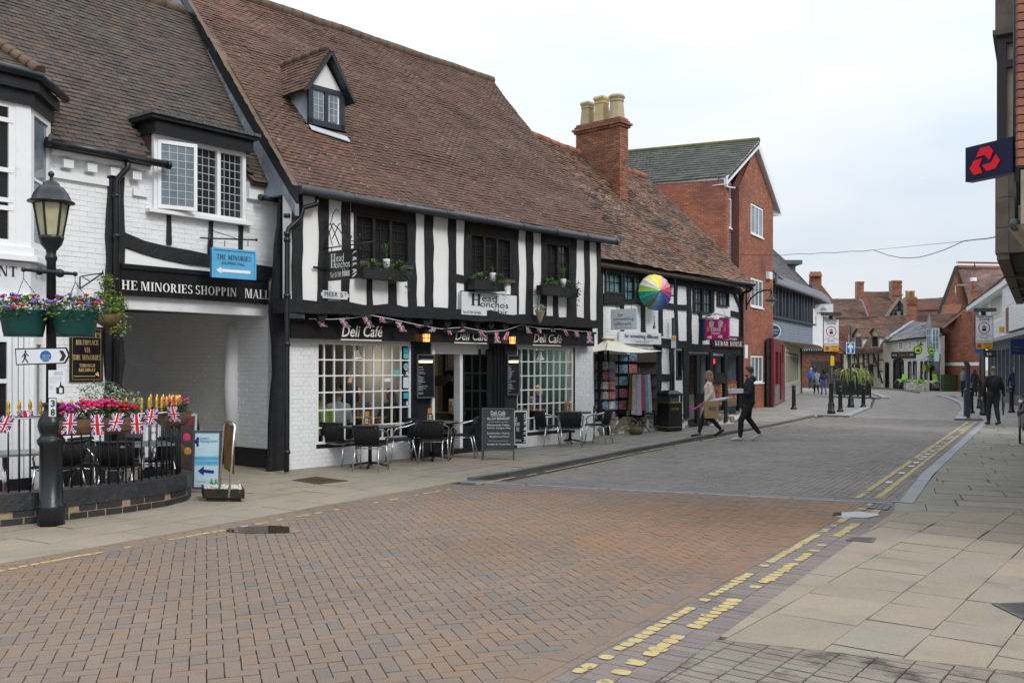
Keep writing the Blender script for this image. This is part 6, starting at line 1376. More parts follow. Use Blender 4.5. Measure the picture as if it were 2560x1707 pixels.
for p_,q_ in((eLf,apf),(apf,eRf)):
 MB().box(p_+V((0,0,-.34)),q_-p_,W.n*-.05,(0,0,.32)).build('bargeboard',wf_,D_);MB().box(p_+V((0,0,-.34))-W.n*.05,q_-p_,W.n*-.55,(0,0,.03)).build('soffit',pm('soffit_grey',(.5,.5,.5),.6),D_)
MB().box(eRf+V((0,0,-.42))+W.n*.02,V((-.45,-.1,0)),-W.n*.6,(0,0,.35)).build('box_end',wf_,D_)
for nm,u,v0,v1,o1,m_,lb_ in(('alarm_box',1919,680,698,.15,'wwood','white alarm box'),):
 MB().wb(W,W.a(u-4),W.a(u+4),W.z(u,v1),W.z(u,v0),0,o1).build(nm,M[m_],D_)
MB().wb(WCc,WCc.a(1857),WCc.a(1864),WCc.z(1857,895),WCc.z(1857,862),-.1,.08).build('meter_box',M['wwood'],Cb)
lp=thing('wall_lamp','black swan neck lantern on a curved bracket at the brick corner','lamp',at(1867,760,30.1));
base=at(1867,752,30.0);top_=at(1928,727,28.6)
mb=MB();mb.tube([at(1866,720,30.0),at(1866,775,30.0)],.03,6);mb.tube([at(1868,762,30.0),at(1878,745,29.8),at(1895,731,29.4),at(1912,726,29.0),at(1927,725,28.6)],.025,6);mb.tube([at(1866,724,30),at(1928,724,28.6)],.009,5);mb.tube([at(1928,719,28.6),at(1928,738,28.6)],.025,6);mb.build('bracket',M['iron'],lp)
c=at(1928,752,28.6);MB().lathe(c,[(.02,.20),(.05,.16),(.10,.06),(.19,.02),(.19,.0),(.10,-.0)],14).build('hood',M['iron'],lp);MB().lathe(c,[(.10,0),(.09,-.08),(.05,-.16),(.01,-.2)],12).build('globe',pm('lamp_glass',(.55,.52,.42),.2),lp)
# ---------------- building E: jettied grey clad building ----------------
E=thing('clad_building','grey clad jettied building with a dark slate roof, red shopfront and curved white corner','building',(16,55,0))
WE=Wall((12.6,45.6),(17.5,54.7));W=WE;ae=W.a(2031);zj=W.z(1934,848.5);zev=W.z(1934,700)
MB().wb(W,-1,ae,zj,zev,-6,-.06).build('upper_storey',pm('blue_grey_back',(.10,.12,.15),.6),E)
zwn=W.z(1934,790)
for i in range(8):
 z0=zj+(zwn-zj)*i/8;st=-1+(i%2)*.4
 while st<ae:
  MB().wb(W,st,min(ae,st+1.5)-.01,z0+.008,z0+(zwn-zj)/8,-.06,.02+.004*(i%2)).build('cladding_panel',mat('zinc_cladding',(.22,.26,.32),.5,var=.12,vscale=1.4),E);st+=1.5
nf=13
for i in range(nf):
 a=.0+(ae+.1)*i/nf;MB().wb(W,a,a+.16,zwn-.05,zev-.1,-.06,.14).build('fin',pm('dark_fin',(.045,.055,.075),.5),E)
 MB().wb(W,a+.16,a+(ae+.1)/nf,zwn+.05,zev-.1,-.05,-.03).build('pane',pm('white_blind_glass',(.72,.74,.76),.3)if i%2==0 or i>8 else M['dglass'],E)
MB().wb(W,-1,ae+.1,zwn-.1,zwn,-.06,.18).build('sill_board',pm('dark_fin',(.045,.055,.075),.5),E)
# curved white corner
cpts=[W.P(ae,0,0)];
curve=[(2031,54.7),(2040,56.5),(2049,59),(2054,62),(2057,66),(2058,70)]
cp=[V(((u-CX)/F*y,y,0))for u,y in curve]
mb=MB()
for i in range(len(cp)-1):mb.box(cp[i]+V((0,0,zj)),cp[i+1]-cp[i],V((-.2,.1,0)),(0,0,2.1))
mb.build('curved_wall',M['plaster'],E)
mb=MB();
for i in range(len(cp)-1):mb.box(cp[i]+V((0,0,zj+2.15)),cp[i+1]-cp[i],V((-.2,.1,0)),(0,0,1.3))
mb.build('curved_window_band',pm('brown_window_band',(.09,.06,.05),.5),E)
ep=[W.P(-1,zev,.5),W.P(ae,zev,.5)]+[p+V((.6,0,zev))for p in cp[1:]]
mb=MB()
for i in range(len(ep)-1):mb.box(ep[i]+V((0,0,-.32)),ep[i+1]-ep[i],V((-.08,.04,0)),(0,0,.42))
mb.build('eaves_board',pm('zinc_edge',(.24,.26,.30),.45,var=.1),E)
mb=MB();mb.prism([p+V((0,0,-.3))for p in ep]+[V((2,66,zev-.3))],(0,0,.05));mb.build('soffit',pm('brown_soffit',(.12,.10,.085),.8),E)
rE=[ep[0]+V((0,0,.08)),at(2034,742,57.5),at(1965,652,63),at(1840,540,52)]
P=Pieces();roof(P,*rE,ex=.26,tw=.5,th=.02,lift=.02,sag=0);P.build('roof_slate',M['slateE'],E,150,'roof_slates')
rE2=[rE[1],at(2073,757,70),at(2034,724,66),rE[2]]
P=Pieces();roof(P,rE[1],at(2060,752,64),at(2020,712,66),rE[2],ex=.26,tw=.5,th=.02,lift=.02,sag=0);P.build('roof_slate',M['slateE'],E,40,'roof_slates')
sh=MB();sheet(sh,[p-V((0,0,.06))for p in rE]);sheet(sh,[p-V((0,0,.06))for p in(rE[1],at(2060,752,64),at(2020,712,66),rE[2])]);sh.build('roof',M['joint'],E)
dm=MB();dd_=at(1985,665,60);dm.bx(dd_.x-1.2,dd_.x+.1,dd_.y,dd_.y+3,dd_.z-.8,dd_.z+.1);dm.build('roof_dormer',pm('zinc_dormer',(.13,.15,.18),.5),E)
MB().bx(dd_.x-1.6,dd_.x+.45,dd_.y-.3,dd_.y+3,dd_.z+.1,dd_.z+.35).build('dormer_roof',pm('green_copper',(.08,.11,.10),.5),E);MB().bx(dd_.x+.1,dd_.x+.16,dd_.y+.2,dd_.y+2.6,dd_.z-.8,dd_.z+.1).build('dormer_window',M['wwood'],E)
# soffit below the jetty and ground floor
mb=MB();mb.prism([W.P(-1,zj-.03,0),W.P(ae,zj-.03,0)]+[p+V((0,0,zj-.03))for p in cp[1:]]+[V((14,74,zj-.03)),V((8,50,zj-.03))],(0,0,.03));mb.build('jetty_soffit',pm('cream_soffit',(.42,.38,.30),.7,var=.1),E)
WE0=Wall((13.0,45.6),(22.3,71.5));W=WE0;gz=zj-.06
x1_,x2_,x3_,x4_=W.a(1934),W.a(1962),W.a(2001),W.a(2004)
rd=pm('dark_red_paint',(.16,.012,.018),.35);cw2=pm('cream_green_paint',(.34,.34,.25),.5)
mb=MB();slab(mb,W,x1_,x2_,0,gz,-.2,0,[(W.a(1939),W.a(1946),1.0,2.5),(W.a(1949),W.a(1953),.2,2.5),(W.a(1955),W.a(1958),2.0,2.9)]);mb.build('red_shopfront',rd,E)
MB().wb(W,x1_,x2_,0,gz,-.3,-.1).build('shop_glass',M['dglass'],E);MB().wb(W,W.a(1936),W.a(1948),.1,.95,0,.03).build('stone_panel',pm('grey_stone',(.16,.14,.14),.5,var=.3,vscale=4),E)
mb=MB();slab(mb,W,x2_+.1,x3_,.8,gz-.3,-.2,0,[(W.a(1965+i*5.2),W.a(1969+i*5.2),.95,2.4)for i in range(6)]+[(W.a(1965+i*5.2),W.a(1969+i*5.2),2.48,gz-.45)for i in range(6)]);mb.wb(W,x2_+.1,x3_,gz-.3,gz,-.2,-.03);mb.build('cream_shopfront',cw2,E)
MB().wb(W,x2_,x3_,0,gz,-.3,-.1).build('shop_glass',M['dglass'],E);MB().wb(W,x2_+.1,x3_,0.02,.8,-.2,.02).build('tile_dado',pm('white_marble_tile',(.35,.35,.35),.3,var=.4,vscale=6),E);MB().wb(W,x3_,x3_+.7,0,gz,-.8,.1).build('brick_pillar',pm('dark_brick_pillar',(.10,.045,.03),.8),E)
cs_=thing('round_sign','round blue and white projecting sign on the red shopfront','sign',at(1939,827,45.5));cc=at(1935,828,45.2)
for r,o_,m_ in((.34,0,M['signwhite']),(.28,-.03,pm('sign_blue',(.01,.06,.18),.4))):MB().prism([cc+V((0,o_,0))+V((r*math.cos(t*.2618),0,r*math.sin(t*.2618)))for t in range(24)],(0,.02,0)).build('disc',m_,cs_)
text('citizens',cc+V((-.22,-.035,.02)),(1,0,0),(0,0,1),.44,.09,M['ltext'],cs_);text('advice',cc+V((-.16,-.035,-.12)),(1,0,0),(0,0,1),.32,.09,M['ltext'],cs_)
us=thing('restaurant_sign','white square restaurant sign with a dome drawing behind the left pedestrian zone sign','sign',at(2060,775,62));p0,p1=at(2036,791,56),at(2083,791,56);h_=at(2036,760,56).z-p0 .z
MB().box(p0,p1-p0,(0,.1,0),(0,0,h_)).build('panel',M['signwhite'],us);wdt=(p1-p0).length
text('USHA',p0+V((wdt*.15,-.01,h_*.2)),(1,0,0),(0,0,1),wdt*.6,h_*.17,M['dtext'],us,bold=.03)
mb=MB();mb.prism([p0+V((wdt*(.47+.17*math.cos(math.pi*t/10)),-.02,h_*(.48+.26*math.sin(math.pi*t/10))))for t in range(11)],(0,.02,0));mb.prism([p0+V((wdt*.46,-.02,h_*.72)),p0+V((wdt*.48,-.02,h_*.72)),p0+V((wdt*.47,-.02,h_*.9))],(0,.02,0));mb.build('dome_drawing',pm('sketch_grey',(.3,.3,.3),.6),us)
# ---------------- background ----------------
def fp(pts,Y):return[at(u,v,y if y else Y)for u,v,y in[(p if len(p)==3 else(*p,None))for p in pts]]
def face(name,m,root,pts,Y,th=.3,tint=None,label=None):
 mb=MB();q=fp(pts,Y);n=(q[1]-q[0]).cross(q[2]-q[0]).normalized();n=n if n.y>0 else-n;mb.prism(q,n*th);return mb.build(name,m,root,tint=tint,label=label)
def troof(name,m,root,A_,B_,C_,D__,n=60,ex=.16,tw=.3,sag=.06,tf=None):
 P=Pieces();q=[at(*x)for x in(A_,B_,C_,D__)];roof(P,*q,ex=ex,tw=tw,th=.02,lift=.03,sag=sag,tf=tf);P.build('roof_tile',m,root,n,name)
 s=MB();sheet(s,[p-V((0,0,.06))for p in q]);s.build('roof',M['joint'],root);return q
def fbrick(root,W,a0,a1,z0,z1,n=40,m='oldbrick',prof=None,holes=()):
 P=Pieces();brick_face(P,W,a0,a1,z0,z1,0,holes,th=.03,joint=.012,prof=prof);P.build('brick',M[m],root,n,'brickwork')
def chim(lab,u0,u1,vt,vb,Y,caps=(),pots=0,slant=None):
 p=at((u0+u1)/2,vb,Y);r=thing('chimney_stack',lab,'chimney',p);w_=(u1-u0)/F*Y;h_=(vb-vt)/F*Y
 Wc=Wall((p.x-w_/2,Y),(p.x+w_/2,Y));P=Pieces();brick_face(P,Wc,0,w_,p.z,p.z+h_,0,th=.05,lb=.24,hb=.08)
 for t,e in caps:brick_face(P,Wc,-e,w_+e,p.z+h_*t,p.z+h_*t+.16,e,th=.1)
 P.build('brick',M['oldbrick'],r,30,'brickwork');MB().bx(p.x-w_/2+.02,p.x+w_/2-.02,Y+.03,Y+w_,p.z,p.z+h_).build('core',M['mortar'],r)
 for i in range(pots):c=V((p.x-w_*.28+w_*.28*i,Y+w_*.5+.15*(i%2),p.z+h_));MB().lathe(c,[(.17,0),(.15,.45),(.2,.48),(.19,.6),(.12,.6)],8).build('pot',potm[1],r)
 return r
# 1 brick gable behind the clad building
r=thing('brick_gable','brick gable end with a sloping shoulder behind the clad building roof','building',at(2040,800,78))
face('wall',pm('far_brick',(.24,.095,.06),.9,var=.3,vscale=2),r,[(2012,800),(2082,748),(2054,712),(2054,690),(2026,690),(2024,730),(2008,735)],78)
Wg=Wall((at(2008,0,77.9).x,77.9),(at(2084,0,77.9).x,77.9));zz_=lambda v:H-(v-HY)/F*77.9
def pg(z):
 v=HY-(z-H)*F/77.9;return(Wg.a(2026 if v<730 else 2010),Wg.a(2054 if v<712 else 2054+(v-712)*28/36))
P=Pieces();brick_face(P,Wg,0,Wg.len,zz_(750),zz_(690),0,th=.05,prof=pg);P.build('brick',M['oldbrick'],r,40,'brickwork')
face('stack_cap',M['oldbrick'],r,[(2024,690),(2056,690),(2052,679),(2028,679)],77.6,tint=.9)
# 2 roof left
r=thing('tiled_house','dark brown tiled roof between the brick gable and the left thin chimney','building',at(2110,850,96));troof('roof_tiles',M['tileB'],r,(2050,800,93),(2176,800,93),(2143,746,98),(2062,748,98),60);face('wall',pm('far_brick',(.24,.095,.06),.9),r,[(2050,900),(2172,900),(2172,800),(2050,800)],93.4)
chim('slim red brick chimney on the skyline, left of the ridge',2143,2160,703.5,765,97,((.3,.06),(.93,.05)))
# 4 central roof and parapet
r=thing('tiled_house','brown tiled roof with a brick parapet between the two skyline chimneys','building',at(2200,850,96));troof('roof_tiles',M['tileB'],r,(2186,800,94),(2275,800,94),(2240,729.5,99),(2161.5,728.7,99),60,tf=lambda s,t,p:.95 if noise.noise(p*.6)>.33 and R.random()<.5 else R.random()*.6)
face('parapet_wall',pm('far_brick',(.24,.095,.06),.9),r,[(2176,800),(2190,800),(2161,729),(2152,745)],94);face('parapet_lead',M['lead'],r,[(2172,800),(2176,800),(2158,752),(2148,745),(2148,749),(2155,756)],93.8)
chim('broad stepped red brick chimney on the skyline, right of the ridge',2231,2255,701,760,97,((.35,.08),(.72,.05),(.9,.05)));
# 6 timber gable
r=thing('timber_gable','small gabled timber framed front with leaded windows below the skyline chimneys','building',at(2245,800,88))
face('wall',M['plaster'],r,[(2222,800),(2268,800),(2268,780),(2248,752)],88.4);
for a_,b_ in(((2211,797),(2248,745)),((2248,745),(2270,777))):p,q=at(*a_,87.5),at(*b_,87.5);MB().bar(p,q,.3,.18).build('bargeboard',pm('weathered_barge',(.22,.17,.14),.8),r)
Wt=Wall((at(2215,0,88.2).x,88.2),(at(2275,0,88.2).x,88.2));zt8=lambda v:H-(v-HY)/F*88.2
for a_ in(((2226,776),(2265,776),.25),((2228,800),(2228,778),.2),((2249,776),(2248,757),.2),((2240,798),(2240,779),.15),((2256,798),(2256,779),.15)):MB().bar(at(*a_[0],88),at(*a_[1],88),a_[2],.15).build('timber',M['timber'],r)
for u in(2232,2252):MB().box(at(u,794,88.1),(.28,0,0),(0,.05,0),(0,0,.5)).build('pane',M['bglass'],r)
troof('roof_tiles',M['tileB'],r,(2205,800,90),(2212,796,88),(2248,745,87.8),(2238,745,93),30);troof('roof_tiles',M['tileB'],r,(2270,777,88),(2275,785,92),(2256,745,93),(2248,745,87.8),30)
chim('thick old brick chimney with three cream pots',2268,2293,742,812,84,((.72,.1),(.8,.12),(.88,.08)),pots=3)
r=thing('tiled_house','long dark roof with a pink ridge right of the cream potted chimney','building',at(2330,850,98));troof('roof_tiles',M['tileB'],r,(2280,812,94),(2400,808,94),(2365,743,100),(2290,748,100),50);face('wall',pm('far_brick',(.24,.095,.06),.9),r,[(2280,870),(2400,870),(2400,806),(2280,806)],94.5);MB().tube([at(2290,775,95.5),at(2352,774,95.5)],.2,6).build('pink_ridge',pm('pink_tile',(.21,.10,.08),.9),r)
# 9 timber framed house with two dormers
r=thing('old_timbered_house','old cream and timber house under a broad brown roof with two small dormers','building',at(2160,970,79))
q=troof('roof_tiles',M['tileB'],r,(2096,884,77),(2212,879,79),(2273,790,84),(2090,796,82),120,ex=.15,tw=.26,sag=.15);MB().tube([q[3].lerp(q[2],t/8)+V((0,0,noise.noise(V((t*.9,0,0)))*.12))for t in range(9)],.09,6).build('ridge',pm('mossy_ridge2',(.075,.06,.035),.9,var=.3),r)
W=Wall((at(2116,0,78).x,78),(at(2212,0,79.6).x,79.6));hz=W.z(2120,883);
MB().wb(W,0,W.len,0,hz+.3,-.3,0).build('wall',mat('cream_wall',(.56,.50,.40),.8,var=.08),r)
for u0,v0,u1,v1,w_ in((2121,965,2121,883,.18),(2135,905,2135,883,.1),(2146,906,2146,883,.1),(2159,964,2158,883,.16),(2170,908,2170,883,.12),(2184,908,2184,883,.12),(2195,945,2195,883,.12),(2121,908,2160,908,.14),(2160,897,2171,897,.1),(2160,916,2172,916,.1),(2195,899,2210,899,.1),(2184,914,2196,914,.1),(2196,927,2209,927,.1),(2137,884,2153,932,.12),(2183,884,2206,958,.12),(2172,964,2172,908,.12)):
 MB().bar(W.P(*W.az(u0,v0),.03),W.P(*W.az(u1,v1),.03),w_,.06).build('timber',pm('brown_timber',(.07,.045,.035),.8),r)
for u0,u1,v0,v1 in((2121,2134,911,935),(2137,2147,911,935),(2172,2183,910,965)):MB().wb(W,W.a(u0),W.a(u1),W.z(u0,v1),W.z(u0,v0),0,.05).build('window' if u1<2150 else 'door',M['dglass']if u1<2150 else M['blackmat'],r)
crm=mat('cream_wall',(.56,.50,.40),.8,var=.08);du,dw_=V((.5,-.87,0)),V((.87,.5,0))
for i,(u,v)in enumerate(((2137,869),(2178,868))):
 p=at(u,v,77.4);dmr=MB().box(p,du*.75,dw_*.12,(0,0,.95)).build('dormer',crm,r);MB().box(p+du*.08-dw_*.02+V((0,0,.05)),du*.58,dw_*.02,(0,0,.85)).build('pane',M['dglass'],dmr)
 MB().prism([p+du*.75,p+du*.75+V((0,0,.95)),p+du*.75+dw_*.85+V((0,0,.95))],-du*.1).build('cheek',crm,dmr)
 ap_=p+du*.375+V((0,0,1.55))-dw_*.1;MB().prism([p-du*.1+V((0,0,.95)),p+du*.85+V((0,0,.95)),ap_],dw_*.1).build('gablet',crm,dmr)
 P=Pieces();roof(P,p+du*.95-dw_*.2+V((0,0,.88)),p+du*.95+dw_*1.1+V((0,0,.88)),ap_+dw_*1.5,ap_-dw_*.1,ex=.15,tw=.24,th=.02);roof(P,p-du*.2+dw_*1.1+V((0,0,.88)),p-du*.2-dw_*.2+V((0,0,.88)),ap_-dw_*.1,ap_+dw_*1.5,ex=.15,tw=.24,th=.02);P.build('dormer_tile',M['tileB'],r,30)
 MB().bar(p-du*.2-dw_*.22+V((0,0,.85)),ap_-dw_*.12,.06,.12).build('bargeboard',M['timber'],r)
# brick part left with mullioned window
r=thing('brick_cottage','red brick and timber house with a wide mullioned window behind the walking group','building',at(2065,970,82));W=Wall((at(2004,0,82).x,82),(at(2120,0,78.5).x,78.5))
MB().wb(W,0,W.len,0,4.5,-.3,-.02).build('wall',M['mortar'],r);fbrick(r,W,0,W.len,0,3.1,120,holes=[(W.a(2027),W.a(2075),1.2,2.35)]);fbrick(r,W,W.a(2083),W.len,3.1,5.2,60)
MB().wb(W,0,W.a(2083),3.1,4.4,-.25,.15).build('upper_panel',M['plaster'],r)
for i in range(14):MB().wb(W,W.a(2004+i*6),W.a(2006.2+i*6),3.1,4.3,.15,.2).build('timber_stud',M['timber'],r)
MB().wb(W,0,W.a(2083),3.0,3.2,-.2,.35).build('bressummer',M['timber'],r)
mb=MB();w_=(W.a(2027),W.a(2075),1.2,2.35);fr=window(W,*w_,.02,4,1,pm('oak_frame',(.10,.06,.035),.7),M['dglass'],r,fw=.12,bw=.12)
for u0,v0,u1,v1 in((2085,945,2085,862),(2118,945,2118,862),(2083,905,2118,905),(2083,884,2118,882),(2104,945,2104,862)):MB().bar(W.P(*W.az(u0,v0),.03),W.P(*W.az(u1,v1),.03),.16,.06).build('timber',pm('brown_timber',(.07,.045,.035),.8),r)
MB().wb(W,W.a(2088),W.a(2103),0,2.3,0,.04).build('door',M['blackmat'],r)
troof('roof_tiles',M['tileB'],r,(2083,862,78),(2121,884,77),(2110,800,82),(2083,800,82),30)
# 10 white painted brick shop with slate roof
r=thing('white_shop','white painted brick shop with arched openings, a black fascia and a slate roof','building',at(2260,965,76));W=Wall((at(2208,0,78.5).x,78.5),(at(2352,0,70).x,70))
hz=W.z(2210,853);arch=[(W.a(2233),W.a(2260),0,W.z(2233,904)),(W.a(2270),W.a(2279),.8,W.z(2270,907)),(W.a(2282),W.a(2292),.8,W.z(2282,906)),(W.a(2301),W.a(2308),.8,W.z(2301,906)),(W.a(2311),W.a(2319),.8,W.z(2311,906)),(W.a(2213),W.a(2223),0,W.z(2213,909)),(W.a(2324),W.a(2350),0,W.z(2324,895)),(W.a(2246),W.a(2257),W.z(2246,874),W.z(2246,855)),(W.a(2271),W.a(2279),W.z(2271,873),W.z(2271,853))]
mb=MB();slab(mb,W,0,W.len,0,hz+.2,-.3,-.01,arch);mb.build('wall',mat('cream_painted',(.58,.54,.46),.7,var=.06),r);MB().wb(W,0,W.len,0,hz,-1.2,-1.0).build('inner_dark',M['dglass'],r)
M['creambrick']=mat('cream_painted_brick',(0,0,0),.7,tints=[(.55,.51,.44),(.60,.56,.48)],var=.06)
P=Pieces();brick_face(P,W,0,W.len,0,hz+.2,0,arch,th=.02,joint=.012);P.build('brick',M['creambrick'],r,100,'painted_brickwork')
for k,h_ in enumerate(arch[:7]):
 nm='door' if h_[2]==0 else 'window';mb=MB();fw_=.06;mb.wb(W,h_[0],h_[1],h_[3]-.08,h_[3],-.1,.02).wb(W,h_[0],h_[0]+fw_,h_[2],h_[3],-.1,.02).wb(W,h_[1]-fw_,h_[1],h_[2],h_[3],-.1,.02)
 if k<6:mb.prism([W.P((h_[0]+h_[1])/2+(h_[1]-h_[0])/2*math.cos(math.pi*t/8),h_[3]+(.3 if k==0 else.14)*math.sin(math.pi*t/8),.01)for t in range(9)],W.n*.02)
 if k==0:mb.wb(W,h_[0]+.9,h_[0]+1.0,0,h_[3],-.1,.02)
 fr=mb.build(nm,M['blackmat'],r);MB().wb(W,h_[0]+fw_,h_[1]-fw_,max(.15,h_[2]),h_[3]-.08,-.08,-.07).build('pane',M['bglass']if k in(1,2,3,4)else M['dglass'],fr)
for h_ in arch[7:]:window(W,*h_,.0,2,3,M['wwood'],M['bglass'],r,fw=.06,bw=.04)
q=troof('roof_slates',mat('light_slate',(0,0,0),.7,tints=[(.17,.17,.175),(.23,.23,.235),(.20,.195,.19)],var=.3,vscale=1.5,stain=((.35,.36,.37),2.5,.55,.7)),r,(2207,854,78),(2352,838,69.5),(2330,804,77),(2280,807,82),60,ex=.2,tw=.3)
MB().bar(at(2212,849,77.4),at(2283,802,82),.25,.1).build('lead_flashing',M['lead'],r)
MB().prism([at(2256,812,83),at(2284,812,83),at(2273,791,83)],(0,.3,0)).build('brick_gablet',pm('far_brick',(.24,.095,.06),.9),r)
fb_=thing('shop_fascia','black jeweller shop fascia with gold script over the arched door','sign',W.P(W.a(2260),W.z(2260,887),.1));x0,x1,y0,y1=W.a(2231),W.a(2290),W.z(2231,896),W.z(2231,880)
MB().wb(W,x0,x1,y0,y1,.02,.1).build('board',M['blackmat'],fb_);W2=x1-x0;H2=y1-y0
wtext(W,'WATCHES',x0+W2*.05,y0+H2*.35,W2*.2,H2*.3,.105,M['ltext'],fb_);wtext(W,'Christopher Hol',x0+W2*.32,y0+H2*.2,W2*.42,H2*.6,.105,M['gold'],fb_,shear=.3);wtext(W,'JEWEL',x0+W2*.8,y0+H2*.35,W2*.15,H2*.3,.105,M['ltext'],fb_)
grn=pm('lime_sign',(.30,.48,.03),.5)
for i,(u,v,rr2)in enumerate(((2295,875,11),(2328.5,876.5,9.5))):
 Y=69-i*2;c=at(u,v,Y);s_=thing('round_sign',('larger round black and green hanging sign by the far cafe','smaller round black and green hanging sign by the far cafe')[i],'sign',c);rm_=rr2/F*Y
 for f_,m_,o_ in((1,M['blackmat'],0),(.82,grn,-.02),(.45,M['blackmat'],-.035)):MB().prism([c+V((rm_*f_*math.cos(t*.3142),o_,rm_*f_*math.sin(t*.3142)*(1 if f_>.5 else.6)+(0 if f_>.5 else-.03)))for t in range(20)],(0,.015,0)).build('disc',m_,s_)
 MB().tube([c+V((0,0,rm_)),c+V((0,0,rm_+.35)),c+V((.5,1.6,rm_+.35))],.02,5).build('bracket',M['iron'],s_)
aw=thing('awning','pale blue sloping awning over the far cafe windows','awning',at(2302,895,71));MB().prism([at(2289,901.5,70),at(2312,897,69),at(2318,891,71),at(2294,893,72)],(0,0,.04)).build('canopy',pm('blue_awning',(.22,.33,.36),.8),aw)
lt=thing('wall_lamp','black enamel lamp over the green round sign','lamp',at(2302,862,69));MB().lathe(at(2302,864,69),[(.17,0),(.08,.12),(.03,.3)],10).build('shade',M['iron'],lt);MB().tube([at(2302,857,69),at(2302,853,69),at(2318,853,70)],.02,5).build('bracket',M['iron'],lt)
ye=thing('box_on_wall','yellow green box on the cream wall of the far cafe','box',at(2320,920,70));MB().wb(W,W.a(2316),W.a(2323),W.z(2316,927),W.z(2316,913),0,.3).build('case',pm('olive_box',(.25,.30,.02),.5),ye)
iv=thing('climbing_plant','green ivy hanging beside the far green cafe entrance','plant',at(2328,900,69));mb=MB();leaves(mb,at(2327,900,68.6),(.28,.2,.55),160,.09,mis=[0,1]);mb.build('foliage',[M['green'],pm('bright_green',(.05,.2,.04),.6)],iv)
MB().wb(W,W.a(2330),W.a(2352),W.z(2330,897),W.z(2330,885),.05,.12).build('green_fascia',grn,r)
# 11 blue oriel and tiled roof, 12 red brick building
r=thing('brick_house','red brick house with a pale blue oriel window and a white painted band','building',at(2400,975,70));W=Wall((at(2354,0,71.5).x,71.5),(at(2452,0,66.5).x,66.5))
def pb(z):
 v=HY-(z-H)*F/69;return(0,W.len)if v>818 else(W.a(2356+(818-v)*66/51),W.len)
MB().wb(W,0,W.len,0,4.7,-.3,-.02).build('wall',M['mortarD'],r);MB().prism([W.P(0,4.7,-.02),W.P(W.len,4.7,-.02),W.P(W.len,W.z(2440,757)+.2,-.02),W.P(W.a(2421),W.z(2421,770),-.02)],-W.n*.3).build('gable_wall',M['mortarD'],r)
P=Pieces();brick_face(P,W,0,W.len,0,W.z(2440,756),0,[(0,W.len,W.z(2356,914),W.z(2356,906))],th=.03,joint=.012,prof=pb);P.build('brick',M['redbrick'],r,250,'brickwork')
MB().wb(W,0,W.len,W.z(2356,914),W.z(2356,906),-.02,.03).build('painted_band',M['plaster'],r);MB().wb(W,-.1,.1,0,W.z(2356,820),-.3,.1).build('drainpipe',pm('brown_pipe',(.05,.03,.025),.5),r)
troof('roof_tiles',M['tileB'],r,(2322,820,70),(2357,820,70),(2400,784,74),(2323,784,74),60,ex=.15,tw=.25);troof('roof_tiles',M['tileB'],r,(2357,820,70),(2446,757,68.6),(2438,745,73),(2395,784,74),40,ex=.15,tw=.25)
MB().bar(at(2356,820,69.6),at(2421,769,68.8),.22,.14).build('verge',pm('pinkish_verge',(.28,.16,.12),.8),r)
p0=at(2331,877,68.5);p1=at(2349,877,68.5);blu2=pm('pale_blue_paint',(.42,.56,.62),.5,var=.05);h_=at(2318,820,68.5).z-p0 .z;w_=p1 .x-p0 .x
ori=MB().bx(p0 .x,p1 .x,68.6,69.35,p0 .z-.75,p0 .z+.1).build('oriel',blu2,r,label='pale blue oriel window');MB().bx(p0 .x+.05,p1 .x-.05,68.65,69.3,p0 .z+.1,p0 .z+h_).build('oriel_body',blu2,ori)
Wo=Wall((p0 .x,68.6),(p1 .x,68.6));Wq=Wall((p0 .x,69.35),(p0 .x,68.6));window(Wq,0,.75,p0 .z+.1,p0 .z+h_,.05,2,3,blu2,M['bglass'],ori,fw=.06,bw=.04);window(Wo,0,w_,p0 .z+.1,p0 .z+h_,.05,2,3,blu2,M['bglass'],ori,fw=.06,bw=.04)
MB().prism([at(2316,820,68.4),at(2330,820,68.4),at(2324,785,70)],(0,.2,0)).build('dark_gablet',pm('dark_lead',(.09,.085,.08),.7),r)
# 13 tall brick gable with crested ridge
r=thing('tall_brick_gable','tall brick gable with a long tiled roof and crested ridge tiles against the sky','building',at(2420,850,92));Y=92
Wg=Wall((at(2340,0,Y).x,Y),(at(2480,0,Y).x,Y));zv=lambda v:H-(v-HY)/F*Y
def pg2(z):
 v=HY-(z-H)*F/Y;return(Wg.a(2349+max(0,(783-v))*43/116),Wg.a(2394+(v-667)*.33))
P=Pieces();brick_face(P,Wg,0,Wg.len,zv(800),zv(668),0,th=.05,prof=pg2,joint=.014);P.build('brick',M['oldbrick'],r,200,'brickwork')
face('wall',M['mortar'],r,[(2349,800),(2440,800),(2394,668),(2391,668),(2349,783)],Y+.06)
MB().bar(at(2347,784,Y-.2),at(2391,666,Y-.2),.15,.3).build('verge',M['dtext'],r)
q=troof('roof_tiles',mat('pink_brown_tile',(0,0,0),.9,tints=[(.12,.075,.065),(.17,.10,.085),(.22,.12,.10),(.10,.075,.07)],var=.3,vscale=1,stain=((.07,.065,.055),1.3,.5,.65)),r,(2437,800,Y-1),(2545,800,Y-6),(2515,670,Y+1),(2393,668,Y),100,ex=.2,tw=.3)
MB().tube([q[3],q[2]],.22,6).build('ridge',pm('pink_tile',(.21,.10,.08),.9),r)
for i in range(26):c=q[3].lerp(q[2],(i+.5)/27)+V((0,0,.38));mb=MB();mb.tube([c+V((.16*math.cos(t),0,.16*math.sin(t)))for t in[math.pi*(k/6)for k in range(7)]],.05,5);mb.build('ridge_crest',M['oldbrick'],r,tint=.5)
MB().tube([at(2437,668,Y),at(2437,657,Y)],.05,5).build('finial',M['iron'],r)
